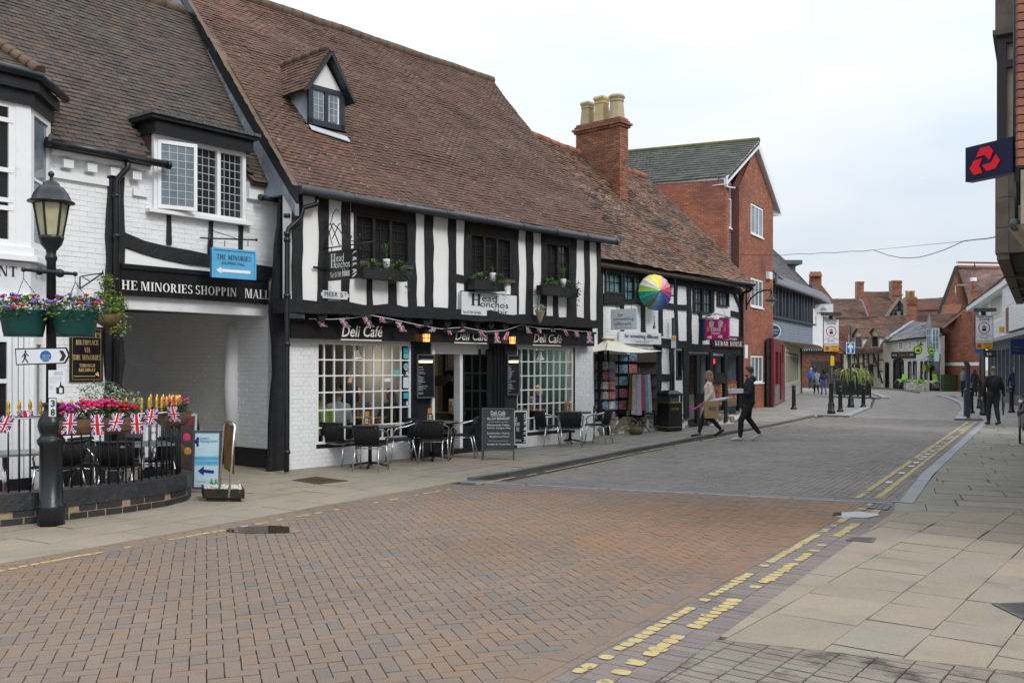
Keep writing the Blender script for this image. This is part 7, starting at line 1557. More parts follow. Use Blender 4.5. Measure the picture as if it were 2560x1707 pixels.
chim('square brick stack with a red pot and a white cowl before the tall gable',2427,2443,722,770,80,((.85,.06),));c=at(2434,722,80.3);ct=thing('chimney_pot','red pot with a white metal cowl before the tall gable','chimney pot',c);MB().lathe(c,[(.12,0),(.12,.65)],10).build('pot',pm('red_pot',(.3,.08,.05),.8),ct);MB().bx(c.x-.19,c.x+.19,c.y-.19,c.y+.19,c.z+.65,c.z+.95).build('cowl',M['wwood'],ct)
face('low_brick_wall',M['oldbrick'],r,[(2356,784),(2400,784),(2404,760),(2361,762)],80,tint=.6)
an=thing('aerial','television aerial on a thin mast before the tall brick gable','aerial',at(2390,755,79));mb=MB();mb.tube([at(2388.5,754,79),at(2388.5,715,79)],.03,5);mb.tube([at(2390,714,79),at(2418,713,79)],.02,5)
for k in range(8):mb.tube([at(2394+k*3.2,710,79),at(2394+k*3.2,717,79)],.015,4)
mb.build('mast',M['steel'],an)
# 14 right hand white building
r=thing('white_house','white rendered and boarded house with a grey shopfront on the right side','building',(24,45,0));W=Wall((30.85,62),(15.87,25));WR=W
if W.n.x>0:W.n=-W.n
uA=2442;aA=W.a(uA);aB=W.a(2575)
def zR(u,v,o=0):return W.z(u,v,o)
MB().wb(W,W.a(2446),W.len,3.4,6.1,-4,-.02).build('wall',M['plaster'],r)
for i in range(6):
 MB().wb(W,W.a(2446),W.a(2503),3.4+i*.16,3.55+i*.16,-.02,.012).build('weatherboard',M['wwood'],r)
# eave and roof
e0,e1=at(2416,774,66),at(2514,706,43);e1=e0+(e1-e0)*1.5
MB().box(e0+V((0,0,-.12)),(e1-e0),V((.1,.05,0)),(0,0,.3)).build('bargeboard',wf_,r);MB().prism([e0+V((0,0,-.12)),e1+V((0,0,-.12)),e1+V((1.6,.4,-.12)),e0+V((1.6,.4,-.12))],(0,0,.04)).build('soffit',wf_,r)
up0=at(2455,722,47);P=Pieces();roof(P,e0+V((0,0,.2)),e1+V((0,0,.2)),e1+V((6,2,4.6)),e0+V((6,2,4.4)),ex=.15,tw=.25);P.build('roof_tile',mat('mossy_tile',(0,0,0),.9,tints=[(.11,.075,.04),(.15,.10,.05),(.09,.065,.04)],var=.3,vscale=3),r,60,'roof_tiles')
MB().prism([e0+V((.1,.05,-.1)),e0+V((6,2,4.2)),e0+V((6,2,-.1))],(0,.2,0)).build('gable_wall',M['plaster'],r)
for u0,u1,v0,v1,nl in((2455,2468,765,790,3),(2478,2502,745,800,5)):window(W,W.a(u0,.02),W.a(u1,.02),W.z(u0,v1,.02),W.z(u0,v0,.02),.03,nl,1,M['wwood'],pm('cream_blind',(.50,.48,.40),.3),r,fw=.06,bw=.05)
MB().wb(W,W.a(2439),W.a(2451),W.z(2439,775),W.z(2439,762),.0,.03).build('dark_pane',M['dglass'],r)
bxW=Wall(tuple(W.P(W.a(2506,.45),0,.45).xy),tuple(W.P(W.a(2506,.45)+9,0,.45).xy));
if bxW.n.x>0:bxW.n=-bxW.n
MB().wb(bxW,0,12,3.4,5.6,-.44,0).build('projecting_bay',wf_,r);window(bxW,.3,1.2,4.4,5.4,.02,2,1,M['wwood'],M['bglass'],r);window(bxW,2.0,4.6,4.6,5.4,.02,5,1,M['wwood'],pm('cream_blind',(.50,.48,.40),.3),r)
P=Pieces();brick_face(P,bxW,1.7,2.7,3.42,4.5,.03,th=.04);P.build('bay_brick',M['oldbrick'],r,60)
for i in range(8):MB().wb(bxW,2.8,12,3.4+i*.14,3.53+i*.14,.0,.02).build('weatherboard',M['wwood'],r)
# canopy and shopfront
gs=pm('grey_shop_paint',(.10,.12,.14),.5);aC0=W.a(2446,.5);MB().wb(W,aC0,38,3.1,3.28,-.1,.5).build('canopy',pm('grey_canopy',(.30,.33,.34),.5),r)
mb=MB();holes_=[(aC0+i*1.9+.15,aC0+i*1.9+1.7,.5,2.7)for i in range(18)];slab(mb,W,aC0,38,0,3.1,-.3,-.02,holes_);mb.build('shopfront',gs,r);MB().wb(W,aC0,38,0,3.0,-.5,-.35).build('shop_glass',M['bglass'],r)
for h_ in holes_:
 for k in(1,2):x=h_[0]+(h_[1]-h_[0])*k/3;MB().wb(W,x-.03,x+.03,.5,2.7,-.1,-.03).build('mullion',gs,r)
vs_=thing('shop_sign','dark navy hanging shop sign under the right canopy','sign',at(2535,865,36));MB().box(at(2527,886,36),(.58,.05,0),(0,.06,0),(0,0,.6)).build('panel',nv,vs_);text('VINEGAR',at(2531,871,35.9),(1,.1,0),(0,0,1),.42,.09,pm('bronze_letters',(.2,.12,.06),.5),vs_);text('HILL',at(2533,878,35.9),(1,.1,0),(0,0,1),.28,.09,pm('bronze_letters',(.2,.12,.06),.5),vs_)
s5=thing('shop_sign','small black sign reading 3A above a doorway on the right','sign',at(2470,884,50));MB().box(at(2462,893,50),(.4,-.4,0),(0,.05,0),(0,0,.38)).build('panel',M['blackmat'],s5);text('3A',at(2466,888,49.4),(1,-1,0),(0,0,1),.26,.14,M['ltext'],s5)
yb=thing('alarm_box','yellow alarm box on the white right hand house','alarm box',at(2501,825,44));MB().box(at(2498,832,43.5),(.14,-.14,0),(.05,.05,0),(0,0,.28)).build('case',pm('yellow_case',(.6,.38,.05),.5),yb)
# brick bay of the bank with stone oriel, sign
N_=thing('bank_building','bank building with red brick, a tall stone oriel and a ribbed underside, right edge','building',(9,11,0))
Xb=at(2543,0,8.4).x;WN=Wall((at(2543,0,8.6).x,8.6),(Xb+.35,3.0));WN2=Wall((Xb-.05,8.6),(Xb+4,8.3))
zb_=at(2543,415,8.4).z
WNb=Wall((Xb,8.4),(Xb+3,7.9));P=Pieces();brick_face(P,WNb,0,3,zb_,9,0,th=.05,joint=.01,lb=.225,hb=.076);P.build('brick',M['redbrick'],N_,60,'brickwork')
MB().box((Xb+.04,8.44,zb_),(3,-.5,0),(1.9,3,0),(0,0,6)).build('wall',M['mortar'],N_)
MB().box((Xb+.02,8.38,zb_-.52),(3,-.5,0),(1.9,3,0),(0,0,.48)).build('stone_band',pm('worn_stone',(.26,.22,.16),.9,var=.2,vscale=6,bump=.5),N_)
mb=MB();mb.prism([(Xb+.02,8.4,zb_-.52),(Xb+3,7.9,zb_-.52),(Xb+3,8.2,zb_-1.4),(Xb+.6,8.5,zb_-1.2)],(0,.2,0));mb.build('bracket_stone',pm('worn_stone',(.26,.22,.16),.9),N_)
# stone oriel further along
oriel=mat('grey_brown_stone',(.17,.145,.115),.85,var=.22,vscale=2.5,bump=.6,bscale=30,wave=(3,3,1),stain=((.10,.085,.07),1.8,.5,.7));YO=13.5
x0=at(2488,0,YO).x;zo0=at(2488,634,YO).z;zo1=at(2488,88,YO).z;zo2=at(2488,420,YO).z
bl=[(zo0,at(0,570,YO).z),(at(0,570,YO).z,at(0,495,YO).z),(at(0,495,YO).z,at(0,360,YO).z+.02)]
dL=V((.4925,.8703,0));dR=V((.8703,-.4925,0));A0=V((x0,YO,0));LB=11.0;A1=A0+V((.13,-.12,0))
def ob(p,l,w_,z0,z1,m,name,**k):return MB().box(V((p.x,p.y,z0)),dR*w_,dL*l,(0,0,z1-z0)).build(name,m,N_,**k)
for z0,z1 in bl:MB().prism([(x0,YO,z0),(A1 .x,A1 .y,z0),(A1+dL*.3).to_tuple()[:2]+(z0,),(A0+dL*.3).to_tuple()[:2]+(z0,)],(0,0,z1-z0-.006)).build('stone_block',oriel,N_);ob(A1+dR*.006,.5,3,z0,z1-.006,oriel,'stone_block')
ob(A0+dL*.3+dR*.02,LB,3,zo0,zo2+1.2,oriel,'stone_front')
ob(A0-dL*.1-dR*.03,LB,3.2,zo1-.03,zo1+.04,oriel,'sill_stone');ob(A0-dL*.02,LB,3,zo1+.04,zo1+3,oriel,'stone_block')
fm_=pm('plum_frame',(.035,.028,.032),.4);zt_=zo1-.03
ob(A0+dR*.02,LB,.12,zo2-.3,zt_,fm_,'window_frame');ob(A0+dR*.14+dL*.1,.2,3,zo2-.3,zt_,mat('crazed_cream_panel',(.50,.48,.38),.6,var=.06,stain=((.3,.3,.25),3,.6,.7)),'window_panel')
for z_ in(zt_-.10,at(0,172,YO).z):ob(A0+dR*.14,.08,3,z_,z_+.1,fm_,'window_rail')
# ribbed sloping underside
us0=[at(2489,634,YO),at(2508,677,YO+.5),at(2524,716,YO+1.0),at(2535,742,YO+1.5)]
rb_=pm('brown_rib',(.15,.115,.08),.8,var=.25,vscale=6)
ob(A0+dR*.15+dL*.1,LB,3,zo0-.03,zo0-.005,mat('grey_mesh',(.085,.09,.09),.8,var=.25,vscale=60,bump=1,bscale=200),'underside_mesh')
ob(A0+dR*.02,LB,.16,zo0-.09,zo0-.002,rb_,'edge_rib')
for l_ in(2.9,5.6,8.4):ob(A0+dR*.03+dL*l_,.28,3,zo0-.11,zo0-.03,rb_,'cross_rib')
ob(A0+dR*1.9,12,.3,0,zo0-.1,M['dglass'],'set_back_shopfront',label='shop glazing set back under the upper storey, beyond the right edge')
ob(V((6.0,8.6,0)),5.2,4,0,9,pm('bank_brick',(.22,.09,.06),.9,var=.2),'rear_mass',label='brick wall beyond the right edge of the view');ob(A0+dR*.4+dL*.5,10.5,5,zo0,9.5,pm('bank_brick',(.22,.09,.06),.9,var=.2),'upper_mass')
# bank sign
bk=thing('bank_sign','dark blue projecting bank sign with a red emblem of three folded arrows','sign',at(2475,410,8.9));Ws=Wall(tuple(at(2413.5,0,9.0).xy),tuple(at(2532,0,8.55).xy));L_=Ws.len;z0,z1=Ws.z(2414,455.5),Ws.z(2414,370)
MB().wb(Ws,0,L_,z0,z1,-.10,0).build('box',mat('navy_sign',(.008,.01,.045),.3,var=.2,stain=((.25,.25,.3),28,.70,.74)),bk);rdm=mat('signal_red',(.72,.008,.022),.35,var=.04)
sc_=(z1-z0)/325;X0,Y0=50,437
def q_(pts):return[Ws.P((x-X0)/440*L_,z0+(Y0-12-y)/325*(z1-z0),.004)for x,y in pts]
for pts in([(158,216),(196,140),(280,136),(322,192),(284,268),(240,212)],[(98,312),(140,242),(220,238),(188,300),(220,372),(140,378)],[(216,300),(300,294),(342,226),(382,292),(342,358),(258,366)]):MB().prism(q_(pts)[::-1],Ws.n*.006).build('emblem',rdm,bk)
MB().wb(Ws,L_,L_+.05,z0-.3,z1+1.5,-.06,-.02).build('bracket',M['iron'],bk)
fl_=thing('floodlight','small grey floodlight on a black arm under the bank sign','lamp',at(2540,560,8.6));MB().ball(at(2538,562,8.5),.05,.05,.06).build('head',M['gutter'],fl_);MB().tube([at(2540,455,8.5),at(2541,550,8.5)],.015,6).tube([at(2545,563,8.5),at(2590,566,8.5)],.02,6).build('arm',M['iron'],fl_)
MB().tube([at(2539,-20,8.9),at(2539,430,8.9)],.022,6).build('cable_pipe',M['dtext'],N_)
# overhead cable
cbv=thing('overhead_cable','thin black cable strung across the street against the sky','cable',at(1800,633,40));cps=[(1780,635),(1953,638.3),(1995,634.2),(2023,635.6),(2059,631.5),(2090,632),(2128,628.2),(2155,628.5),(2183,625),(2220,638),(2250,644.3),(2272,645.1),(2300,643),(2328,635.6),(2360,625),(2383,615),(2409,603),(2440,599),(2465,597),(2488,592.8)]
pts=[at(u,v,40-26.5*((u-1780)/708))for u,v in cps];MB().tube(pts,.008,4).build('cable',M['dtext'],cbv);MB().tube([pts[8],pts[16]],.005,4).build('stay_wire',M['steel'],cbv)
# ---------------- street furniture ----------------
def lamp_post():
 c=G(128,1312);r=thing('lamp_post','black cast iron lamp post with a cream lantern and hanging flower tubs','lamp post',c);z0=0
 MB().lathe(c,[(.145,0),(.145,.18),(.15,.2),(.15,.23),(.125,.25),(.122,.9),(.145,.93),(.15,.97),(.125,1.0),(.11,1.02),(.13,1.07),(.145,1.13),(.13,1.2),(.085,1.28),(.075,1.33),(.09,1.36),(.09,1.39),(.06,1.40)],20).build('base',M['iron'],r)
 MB().lathe(c,[(.056,1.4),(.05,3.0),(.062,3.02),(.066,3.05),(.05,3.08),(.055,3.12),(.11,3.19),(.13,3.25),(.138,3.28),(.12,3.29)],18).build('column',M['iron'],r)
 mb=MB()
 for k in range(6):t=math.radians(60*k+30);d=V((math.cos(t),math.sin(t),0));mb.bar(c+d*.118+V((0,0,3.29)),c+d*.182+V((0,0,3.66)),.02)
 mb.build('frame',M['iron'],r);MB().lathe(c,[(.115,3.29),(.178,3.66)],6,sm=False,ax=None).build('lantern_pane',pm('yellowed_glass',(.42,.39,.24),.25,var=.12,vscale=12),r)
 MB().lathe(c,[(.2,3.65),(.25,3.665),(.25,3.68),(.21,3.70),(.185,3.77),(.135,3.84),(.095,3.86),(.085,3.89),(.04,3.92),(.015,3.935),(.015,3.955),(.035,3.985),(.03,4.01),(.01,4.03)],20).build('hood',M['iron'],r)
 L_,Rr=at(59,674,10.55),at(188,685,10.65);m=(L_+Rr)/2
 mb=MB();mb.tube([L_,m,Rr],.02,8,rs=[.016,.03,.016]);mb.ball(L_,.028).ball(Rr,.028).ball(at(99,678,10.6),.045,.045,.045).ball(at(150,683,10.6),.05);mb.build('cross_arm',M['iron'],r)
 for i,(e,p)in enumerate(((L_,V((-5.53,10.5,0))),(Rr,V((-4.93,10.75,0))))):
  z1=at(0,776,10.6).z;z0=at(0,842,10.6).z;cx_=e.x;cc=V((e.x,e.y,0))
  t=thing('flower_tub',('dark green tub of petunias hanging left of the lamp post','dark green tub of petunias hanging right of the lamp post')[i],'hanging basket',cc+V((0,0,z0)))
  MB().lathe(cc,[(.2,z0),(.205,z0+.04),(.21,z0+.05),(.25,z1-.02),(.262,z1),(.24,z1)],28).build('tub',pm('green_plastic',(.006,.06,.055),.35),t)
  mb=MB();C_=[M['green'],M['dgreen'],M['lime']];c3=cc+V((0,0,z1+.04));leaves(mb,c3,(.31,.31,.14),900,.026,mis=[0,0,1,1,2],shell=.6,droop=.16);mb.build('foliage',C_,t)
  for nm,mt,n_,rr in(('violet_flower','violet',22,.03),('red_flower','red',9,.032),('white_flower','wpetal',26,.012)):
   mb=MB()
   for _ in range(n_):a_=R.uniform(0,6.28);b_=R.uniform(-.2,1.2);q=c3+V((.31*math.cos(a_)*math.cos(b_),.31*math.sin(a_)*math.cos(b_),.15*math.sin(b_)));mb.ball(q,rr,rr,rr*.6,7,3)
   mb.build(nm,M[mt],t,kind='stuff')
  mb=MB()
  for k in range(3):
   a_=2.1*k+.5;p0=e-V((0,0,.10));p1=cc+V((.24*math.cos(a_),.24*math.sin(a_),z1));n_=13
   for j in range(n_):q0,q1=p0 .lerp(p1,j/n_),p0 .lerp(p1,(j+.8)/n_);mb.tube([q0,q1],.005 if j%2 else.0035,4)
  mb.tube([e,e-V((0,0,.1))],.004,4);mb.build('chain',M['iron'],t)
 return r,c
LP,lc=lamp_post()
def signplate(name,lab,cat,c,w_,h_,m,th=.02,xd=V((1,0,0)),rad=0,root=None,edge=None):
 r=root or thing(name,lab,cat,c);nx=V(xd).cross(V((0,0,1)))
 MB().box(c-xd*w_/2-V((0,0,h_/2)),xd*w_,-nx*th,(0,0,h_)).build('plate',m,r);return r,nx
Yf=10.42
fs_=thing('direction_sign','white pedestrian direction sign with a black arrow end, strapped to the lamp post','sign',at(96,890,Yf));pts=[(37,871),(165,868),(174,888),(162,909),(40,913)]
MB().prism([at(u,v,Yf)for u,v in pts][::-1],(0,.02,0)).build('border',M['dtext'],fs_);MB().prism([at(u,v,Yf-.004)for u,v in((40,874),(163,871.5),(170,888),(160,906),(42,910))][::-1],(0,.003,0)).build('plate',M['signwhite'],fs_)
MB().prism([at(u,v,Yf-.008)for u,v in((148,876),(157,876),(165,889),(158,902),(148,902),(155,889))][::-1],(0,.003,0)).build('arrow',M['dtext'],fs_)
c=at(114,890,Yf-.007);MB().prism([c+V((.062*math.cos(t*.3),0,.062*math.sin(t*.3)))for t in range(21)],(0,.002,0)).build('disc',pm('bright_blue',(.01,.12,.4),.4),fs_)
for k,t_ in enumerate(('citizens','advice','bureau')):text(t_,at(106,890+5*k,Yf-.01),(1,0,0),(0,0,1),.085-.01*(k==1),.016,pm('yellow_print',(.7,.65,.2),.5),fs_)
mb=MB()
for a_ in(((63,885),(62,894),.022),((62,894),(56,906),.010),((62,894),(70,906),.010),((63,881),(72,890),.007),((62,882),(55,892),.007)):mb.bar(at(*a_[0],Yf-.008),at(*a_[1],Yf-.008),a_[2],.003,up=(0,1,0))
mb.ball(at(63.5,878,Yf-.008),.011,.002,.011);mb.build('walking_figure',M['dtext'],fs_)
pn=thing('notice_plate','white designated public place notice with a bottle symbol on the lamp post','sign',at(142,960,Yf));a_,b_=at(121,994,Yf),at(163,925,Yf);MB().box(a_,(b_.x-a_.x,0,0),(0,.012,0),(0,0,b_.z-a_.z)).build('plate',M['signwhite'],pn)
text('DESIGNATED',at(136,932,Yf-.003),(1,0,0),(0,0,1),.095,.012,M['dtext'],pn);text('PUBLIC PLACE',at(135,936.5,Yf-.003),(1,0,0),(0,0,1),.10,.012,M['dtext'],pn)
for k,(t_,w_)in enumerate((('In this area Warwickshire Police',.15),('can ask you to stop drinking',.14),('alcohol in public and/or',.13),('confiscate your',.08),('It is an',.04),('offence not',.05),('to comply',.045))):text(t_,at(123,944+4.4*k+(3 if k>3 else 0),Yf-.003),(1,0,0),(0,0,1),w_,.010,pm('grey_print',(.15,.15,.16),.6),pn)
mb=MB();mb.prism([at(u,v,Yf-.004)for u,v in((140,968),(147,968),(150,962),(151,953),(152.5,953),(153,962),(160,966),(160,984),(141,984))][::-1],(0,.003,0));mb.build('bottle_symbol',M['dtext'],pn);MB().box(at(148,982,Yf-.006),(.035,0,0),(0,.002,0),(0,0,.055)).build('bottle_label',M['signwhite'],pn)
n8=thing('number_plate','white number 38 plate on the lamp post','sign',at(131,1018,Yf));a_,b_=at(122,1041,Yf),at(139,996,Yf);MB().box(a_,(b_.x-a_.x,0,0),(0,.012,0),(0,0,b_.z-a_.z)).build('plate',M['signwhite'],n8)
text('3',at(127,1016,Yf-.003),(1,0,0),(0,0,1),.048,.072,M['dtext'],n8,bold=.02);text('8',at(127,1038,Yf-.003),(1,0,0),(0,0,1),.048,.072,M['dtext'],n8,bold=.02)
# terrace wall, railing
tw=thing('terrace_wall','low black coped brick wall curving round the cafe terrace','wall',(-5.2,11,0));tp=[V(p)for p in((-7.2,9.25),(-6.4,9.97),(-5.75,10.55),(-5.2,11.05),(-4.78,11.55),(-4.46,12.1),(-4.36,12.6),(-4.45,13.05),(-4.75,13.4),(-5.2,13.6))]
def off_(i,d):a_,b_=tp[max(0,i-1)],tp[min(len(tp)-1,i+1)];n=(b_-a_).normalized();return tp[i]+V((n.y,-n.x))*d
ring=lambda d0,z0,d1,z1,nm,m,**k:None
def wallstrip(d0,d1,z0,z1,nm,m,wob=0):
 mb=MB()
 for i in range(len(tp)-1):
  for j in range(4):
   f=lambda t,d:off_(i,d).lerp(off_(i+1,d),t);t0,t1=j/4,(j+1)/4;w0,w1=[wob*noise.noise(V((i+t,0,z1)))for t in(t0,t1)]
   mb.box8([V((*f(t0,d0),z0)),V((*f(t0,d1+w0),z0)),V((*f(t1,d1+w1),z0)),V((*f(t1,d0),z0)),V((*f(t0,d0),z1+w0)),V((*f(t0,d1+w0),z1+w0)),V((*f(t1,d1+w1),z1+w1)),V((*f(t1,d0),z1+w1))])
 return mb.build(nm,m,tw)
wallstrip(-.26,-.012,0,.17,'core',M['buffmortar']);wallstrip(-.28,.012,.17,.36,'coping',M['blackcap'],.02)
P=Pieces()
for i in range(len(tp)-1):
 Wt_=Wall(off_(i,0),off_(i+1,0));n_=max(1,round(Wt_.len/.23))
 for k in range(n_):
  for j in range(2):l=Wt_.len/n_;P.add(Wt_.P((k+.5+(.5 if j and k<n_-1 else 0))*l,.045+.085*j,-.03),Wt_.d*(l/2-.008),V((0,0,.034)),-Wt_.n*.032)
P.build('brick',M['blackbrick'],tw)
rl=thing('railing','black iron railing with gold spear tips around the cafe terrace','railing',(-5.2,11,.35));rp=[V((*off_(i,-.14),1.22))for i in range(len(tp))]
MB().tube(rp,.014,6).build('top_rail',M['iron'],rl)
dist=0;segs=[]
for i in range(len(rp)-1):
 l=(rp[i+1]-rp[i]).length
 while dist<l:segs.append(rp[i].lerp(rp[i+1],dist/l));dist+=.115
 dist-=l
bar_m=None
for p in segs:
 b0=V((p.x,p.y,.35))
 if bar_m is None:
  bo=MB().tube([b0,p],.010,6).build('railing_bar',M['iron'],rl,loc=b0-V(rl.location));bar_m=bo.data
  so_=MB().lathe(p,[(.014,.0),(.018,.01),(.012,.02),(.014,.04),(.026,.06),(.014,.08),(.022,.12),(.016,.17),(.003,.2)],8).build('spear_tip',M['gold'],rl,loc=p-V(rl.location));sp_m=so_.data
 else:
  for me,q in((bar_m,b0),(sp_m,p)):o=bpy.data.objects.new('railing_bar' if me is bar_m else 'spear_tip',me);o.location=q-V(rl.location);link(o,rl)
MB().add([(*p,.012)for p in((-8,9),(-6.4,9.97),(-5.2,11.05),(-4.5,12.1),(-4.5,13.2),(-5.4,13.8),(-6.8,14.6),(-9,12))],[tuple(range(8))]).build('terrace_floor',mat('terrace_brick',(.13,.05,.035),.8,var=.35,vscale=9),tw)
# coir trough with flowers
def trough(p0,p1,lab,cols):
 t=thing('flower_trough',lab,'planter',p0);d=(p1-p0);mb=MB();n=8;L_=d.length;dn=d.normalized();sd_=dn.cross(V((0,0,1)))
 for i in range(n):
  for j in range(7):
   a0,a1=[math.pi*q/7 for q in(j,j+1)];f=lambda s_,a:p0+d*s_+sd_*(.15*math.cos(a)*(1+.06*noise.noise(V((s_*9,a*2,0)))))-V((0,0,.20*math.sin(a)*(1+.1*noise.noise(V((s_*7,a,3))))));mb.add([f(i/n,a0),f((i+1)/n,a0),f((i+1)/n,a1),f(i/n,a1)],[(0,1,2,3)],sm=True)
 for s_ in(0,1):mb.add([p0+d*s_+sd_*(.15*math.cos(math.pi*q/7))-V((0,0,.2*math.sin(math.pi*q/7)))for q in range(8)],[tuple(range(8))])
 mb.build('coir_liner',M['coir'],t);mb=MB()
 for i in range(9):leaves(mb,p0+d*((i+.5)/9)+V((0,0,.05)),(.12,.14,.08),70,.028,mis=[0,1])
 mb.build('foliage',[M['green'],M['dgreen']],t)
 for nm,mt,s0,s1,zc,n_,rr in cols:
  mb=MB()
  for _ in range(n_):mb.ball(p0+d*R.uniform(s0,s1)+sd_*R.uniform(-.13,.13)+V((0,0,zc+R.uniform(-.04,.05))),rr*R.uniform(.7,1.2),None,rr*.7,7,3)
  mb.build(nm,M[mt],t,kind='stuff')
 return t,d
t1,d1=trough(V((-5.22,10.72,1.2)),V((-4.72,11.26,1.2))+V((.13,.14,0)),'coir lined trough of pink geraniums and silver foliage on the terrace railing',[('magenta_flower','magenta',.05,.3,.13,26,.03),('pink_flower','pink',.3,.75,.16,80,.028),('pink_flower','pink',0,.12,.1,10,.025),('scarlet_flower','red',.8,1,.12,26,.03)])
mb=MB();b_=V((-4.92,11.25,1.5));leaves(mb,b_,(.30,.2,.15),520,.018,mis=[0,0,1]);leaves(mb,b_+V((.28,.1,-.07)),(.25,.15,.10),330,.016,mis=[0,0,1]);mb.build('silver_foliage',[M['silver'],M['green']],t1)
trough(V((-4.55,12.35,1.2)),V((-4.52,12.85,1.2)),'small coir lined trough of pink flowers at the railing corner',[('pink_flower','pink',0,1,.14,40,.026)])
hb=thing('hanging_basket','wicker basket of yellow green foliage hanging from a scrolled bracket by the arch','hanging basket',at(270,800,13.6));c=V(hb.location)
MB().lathe(c,[(.03,-.12),(.16,-.04),(.2,.06),(.19,.07)],14).build('basket',M['coir'],hb);mb=MB();leaves(mb,c+V((0,0,.22)),(.3,.25,.22),700,.03,mis=[0,0,1]);leaves(mb,at(266,715,13.5),(.13,.1,.22),200,.03,mis=[0,1]);leaves(mb,c+V((.12,0,-.05)),(.24,.1,.22),200,.025,mis=[0]);mb.build('foliage',[M['lime'],M['green']],hb)
mb=MB();mb.tube([at(200,692,13.9),at(200,722,13.9)],.012,5);mb.tube([at(201,691,13.9),at(255,683,13.6),at(258,676,13.6)],.01,5);mb.tube([at(200,722,13.9),at(258,682,13.6)],.012,5);mb.tube([at(206,692,13.9),at(226,704,13.7)],.008,5);mb.tube([at(258,684,13.6),c+V((0,0,.4))],.006,4);mb.build('bracket',M['iron'],hb)
# bunting
def jack():
 vs,fs,mi=[],[],[];nx_,nz=22,15
 for j in range(nz+1):
  for i in range(nx_+1):vs.append((i/nx_-.5,0,-j/nz))
 for j in range(nz):
  for i in range(nx_):
   x,y=(i+.5)/nx_-.5,(j+.5)/nz-.5;fs.append((j*(nx_+1)+i,j*(nx_+1)+i+1,(j+1)*(nx_+1)+i+1,(j+1)*(nx_+1)+i));X,Y=x*30,y*20
   d=min(abs(X*2-Y*3),abs(X*2+Y*3))/3.6;m=0
   if d<1.7:m=1
   if d<.75:m=2
   if abs(X)<2.9 or abs(Y)<2.9:m=1
   if abs(X)<1.7 or abs(Y)<1.7:m=2
   mi.append(m)
 return np.array(vs),fs,mi
JV,JF,JM=jack();jm=[pm('flag_blue',(.02,.045,.18),.8),pm('flag_white',(.68,.68,.70),.8),pm('flag_red',(.50,.015,.03),.8)]
def flag(p,xd,w_,h_,parent,twist=0,lean=0,rot=True,fold=.02):
 xd=V(xd).normalized();n=xd.cross(V((0,0,1)));s_=R.uniform(0,9);vs=[]
 for x,_,z in JV:
  a,b=(z+.5,-x-.5)if rot else(x,z);t=-b;wv=fold*math.sin(a*9+s_+t*2)*(.3+t);ang=twist*t
  q=V(p)+xd*(a*w_*math.cos(ang)*(1-.15*abs(lean))+lean*t*h_)+n*(wv+a*w_*math.sin(ang))+V((0,0,-t*h_*(1-.25*abs(lean))));vs.append(tuple(q-wloc(parent)))
 me=bpy.data.meshes.new('flag');me.from_pydata(vs,[],JF);[me.materials.append(m)for m in jm];me.polygons.foreach_set('material_index',JM);return link(bpy.data.objects.new('flag',me),parent)
bu=thing('bunting','string of union flags along the terrace railing','bunting',rp[1]);pr=[p+V((0,0,0))+V((.03,-.03,0))for p in rp]
MB().tube([p+V((0,0,-.01+.03*noise.noise(V((i*1.3,0,0)))))for i,p in enumerate(pr[:8])],.009,5).build('tape',jm[1],bu)
for u,v,w_,h_,Y,ln_,tw_ in((22,1038,.14,.21,10.35,-.35,.4),(62,1026,.17,.07,10.6,.1,.3),(178,1033,.15,.235,10.42,-.12,.1),(242,1036,.15,.235,10.62,.05,.1),(296,1032,.145,.22,10.84,-.25,.6),(341,1035,.15,.235,11.02,.05,.1),(381,1022,.155,.2,11.5,-.2,.5),(430,1016,.14,.21,12.2,.2,.7),(142,1033,.12,.17,10.9,.1,1.0)):flag(at(u,v,Y),(.75,.65,0),w_,h_,bu,tw_,ln_)
bu2=thing('bunting','string of small union flags across the Deli Cafe fascia','bunting',WG.P(4,2.7,.4));bp=[(772,797,.3),(830,798,.4),(880,795,.4),(928,788,.45),(985,799,.45),(1040,811,.4),(1102,822,.3),(1160,818,.35),(1215,829,.4),(1262,826,.4),(1305,812,.4),(1350,821,.4),(1400,823,.4),(1440,827,.4),(1478,830,.4)]
bq=[WG.P(*WG.az(u,v,o),o)for u,v,o in bp];MB().tube(bq,.007,5).build('tape',jm[1],bu2)
for u,v,ln_,w_,h_,o,tw_ in((795,797,.8,.14,.17,.35,.2),(853,796,.7,.14,.18,.4,.2),(911,792,.7,.14,.22,.45,.3),(952,791,.5,.12,.13,.45,.8),(995,804,.6,.15,.22,.45,.2),(1040,811,1.2,.14,.08,.4,.8),(1085,820,-.9,.14,.1,.35,.6),(1122,826,.4,.1,.1,.32,.6),(1160,823,-1.2,.14,.08,.36,.4),(1200,829,.9,.15,.16,.4,.3),(1241,830,.2,.13,.24,.4,.2),(1270,829,-.5,.13,.2,.4,.5),(1318,817,.5,.12,.16,.4,.3),(1347,822,.3,.12,.1,.4,.5),(1378,823,.8,.14,.07,.4,.4),(1412,825,.7,.15,.16,.4,.1),(1440,828,.3,.12,.14,.4,.6),(1473,830,.15,.17,.27,.4,.2)):a_,z_=WG.az(u,v,o);flag(WG.P(a_,z_,o),WG.d,w_,h_,bu2,tw_,ln_)
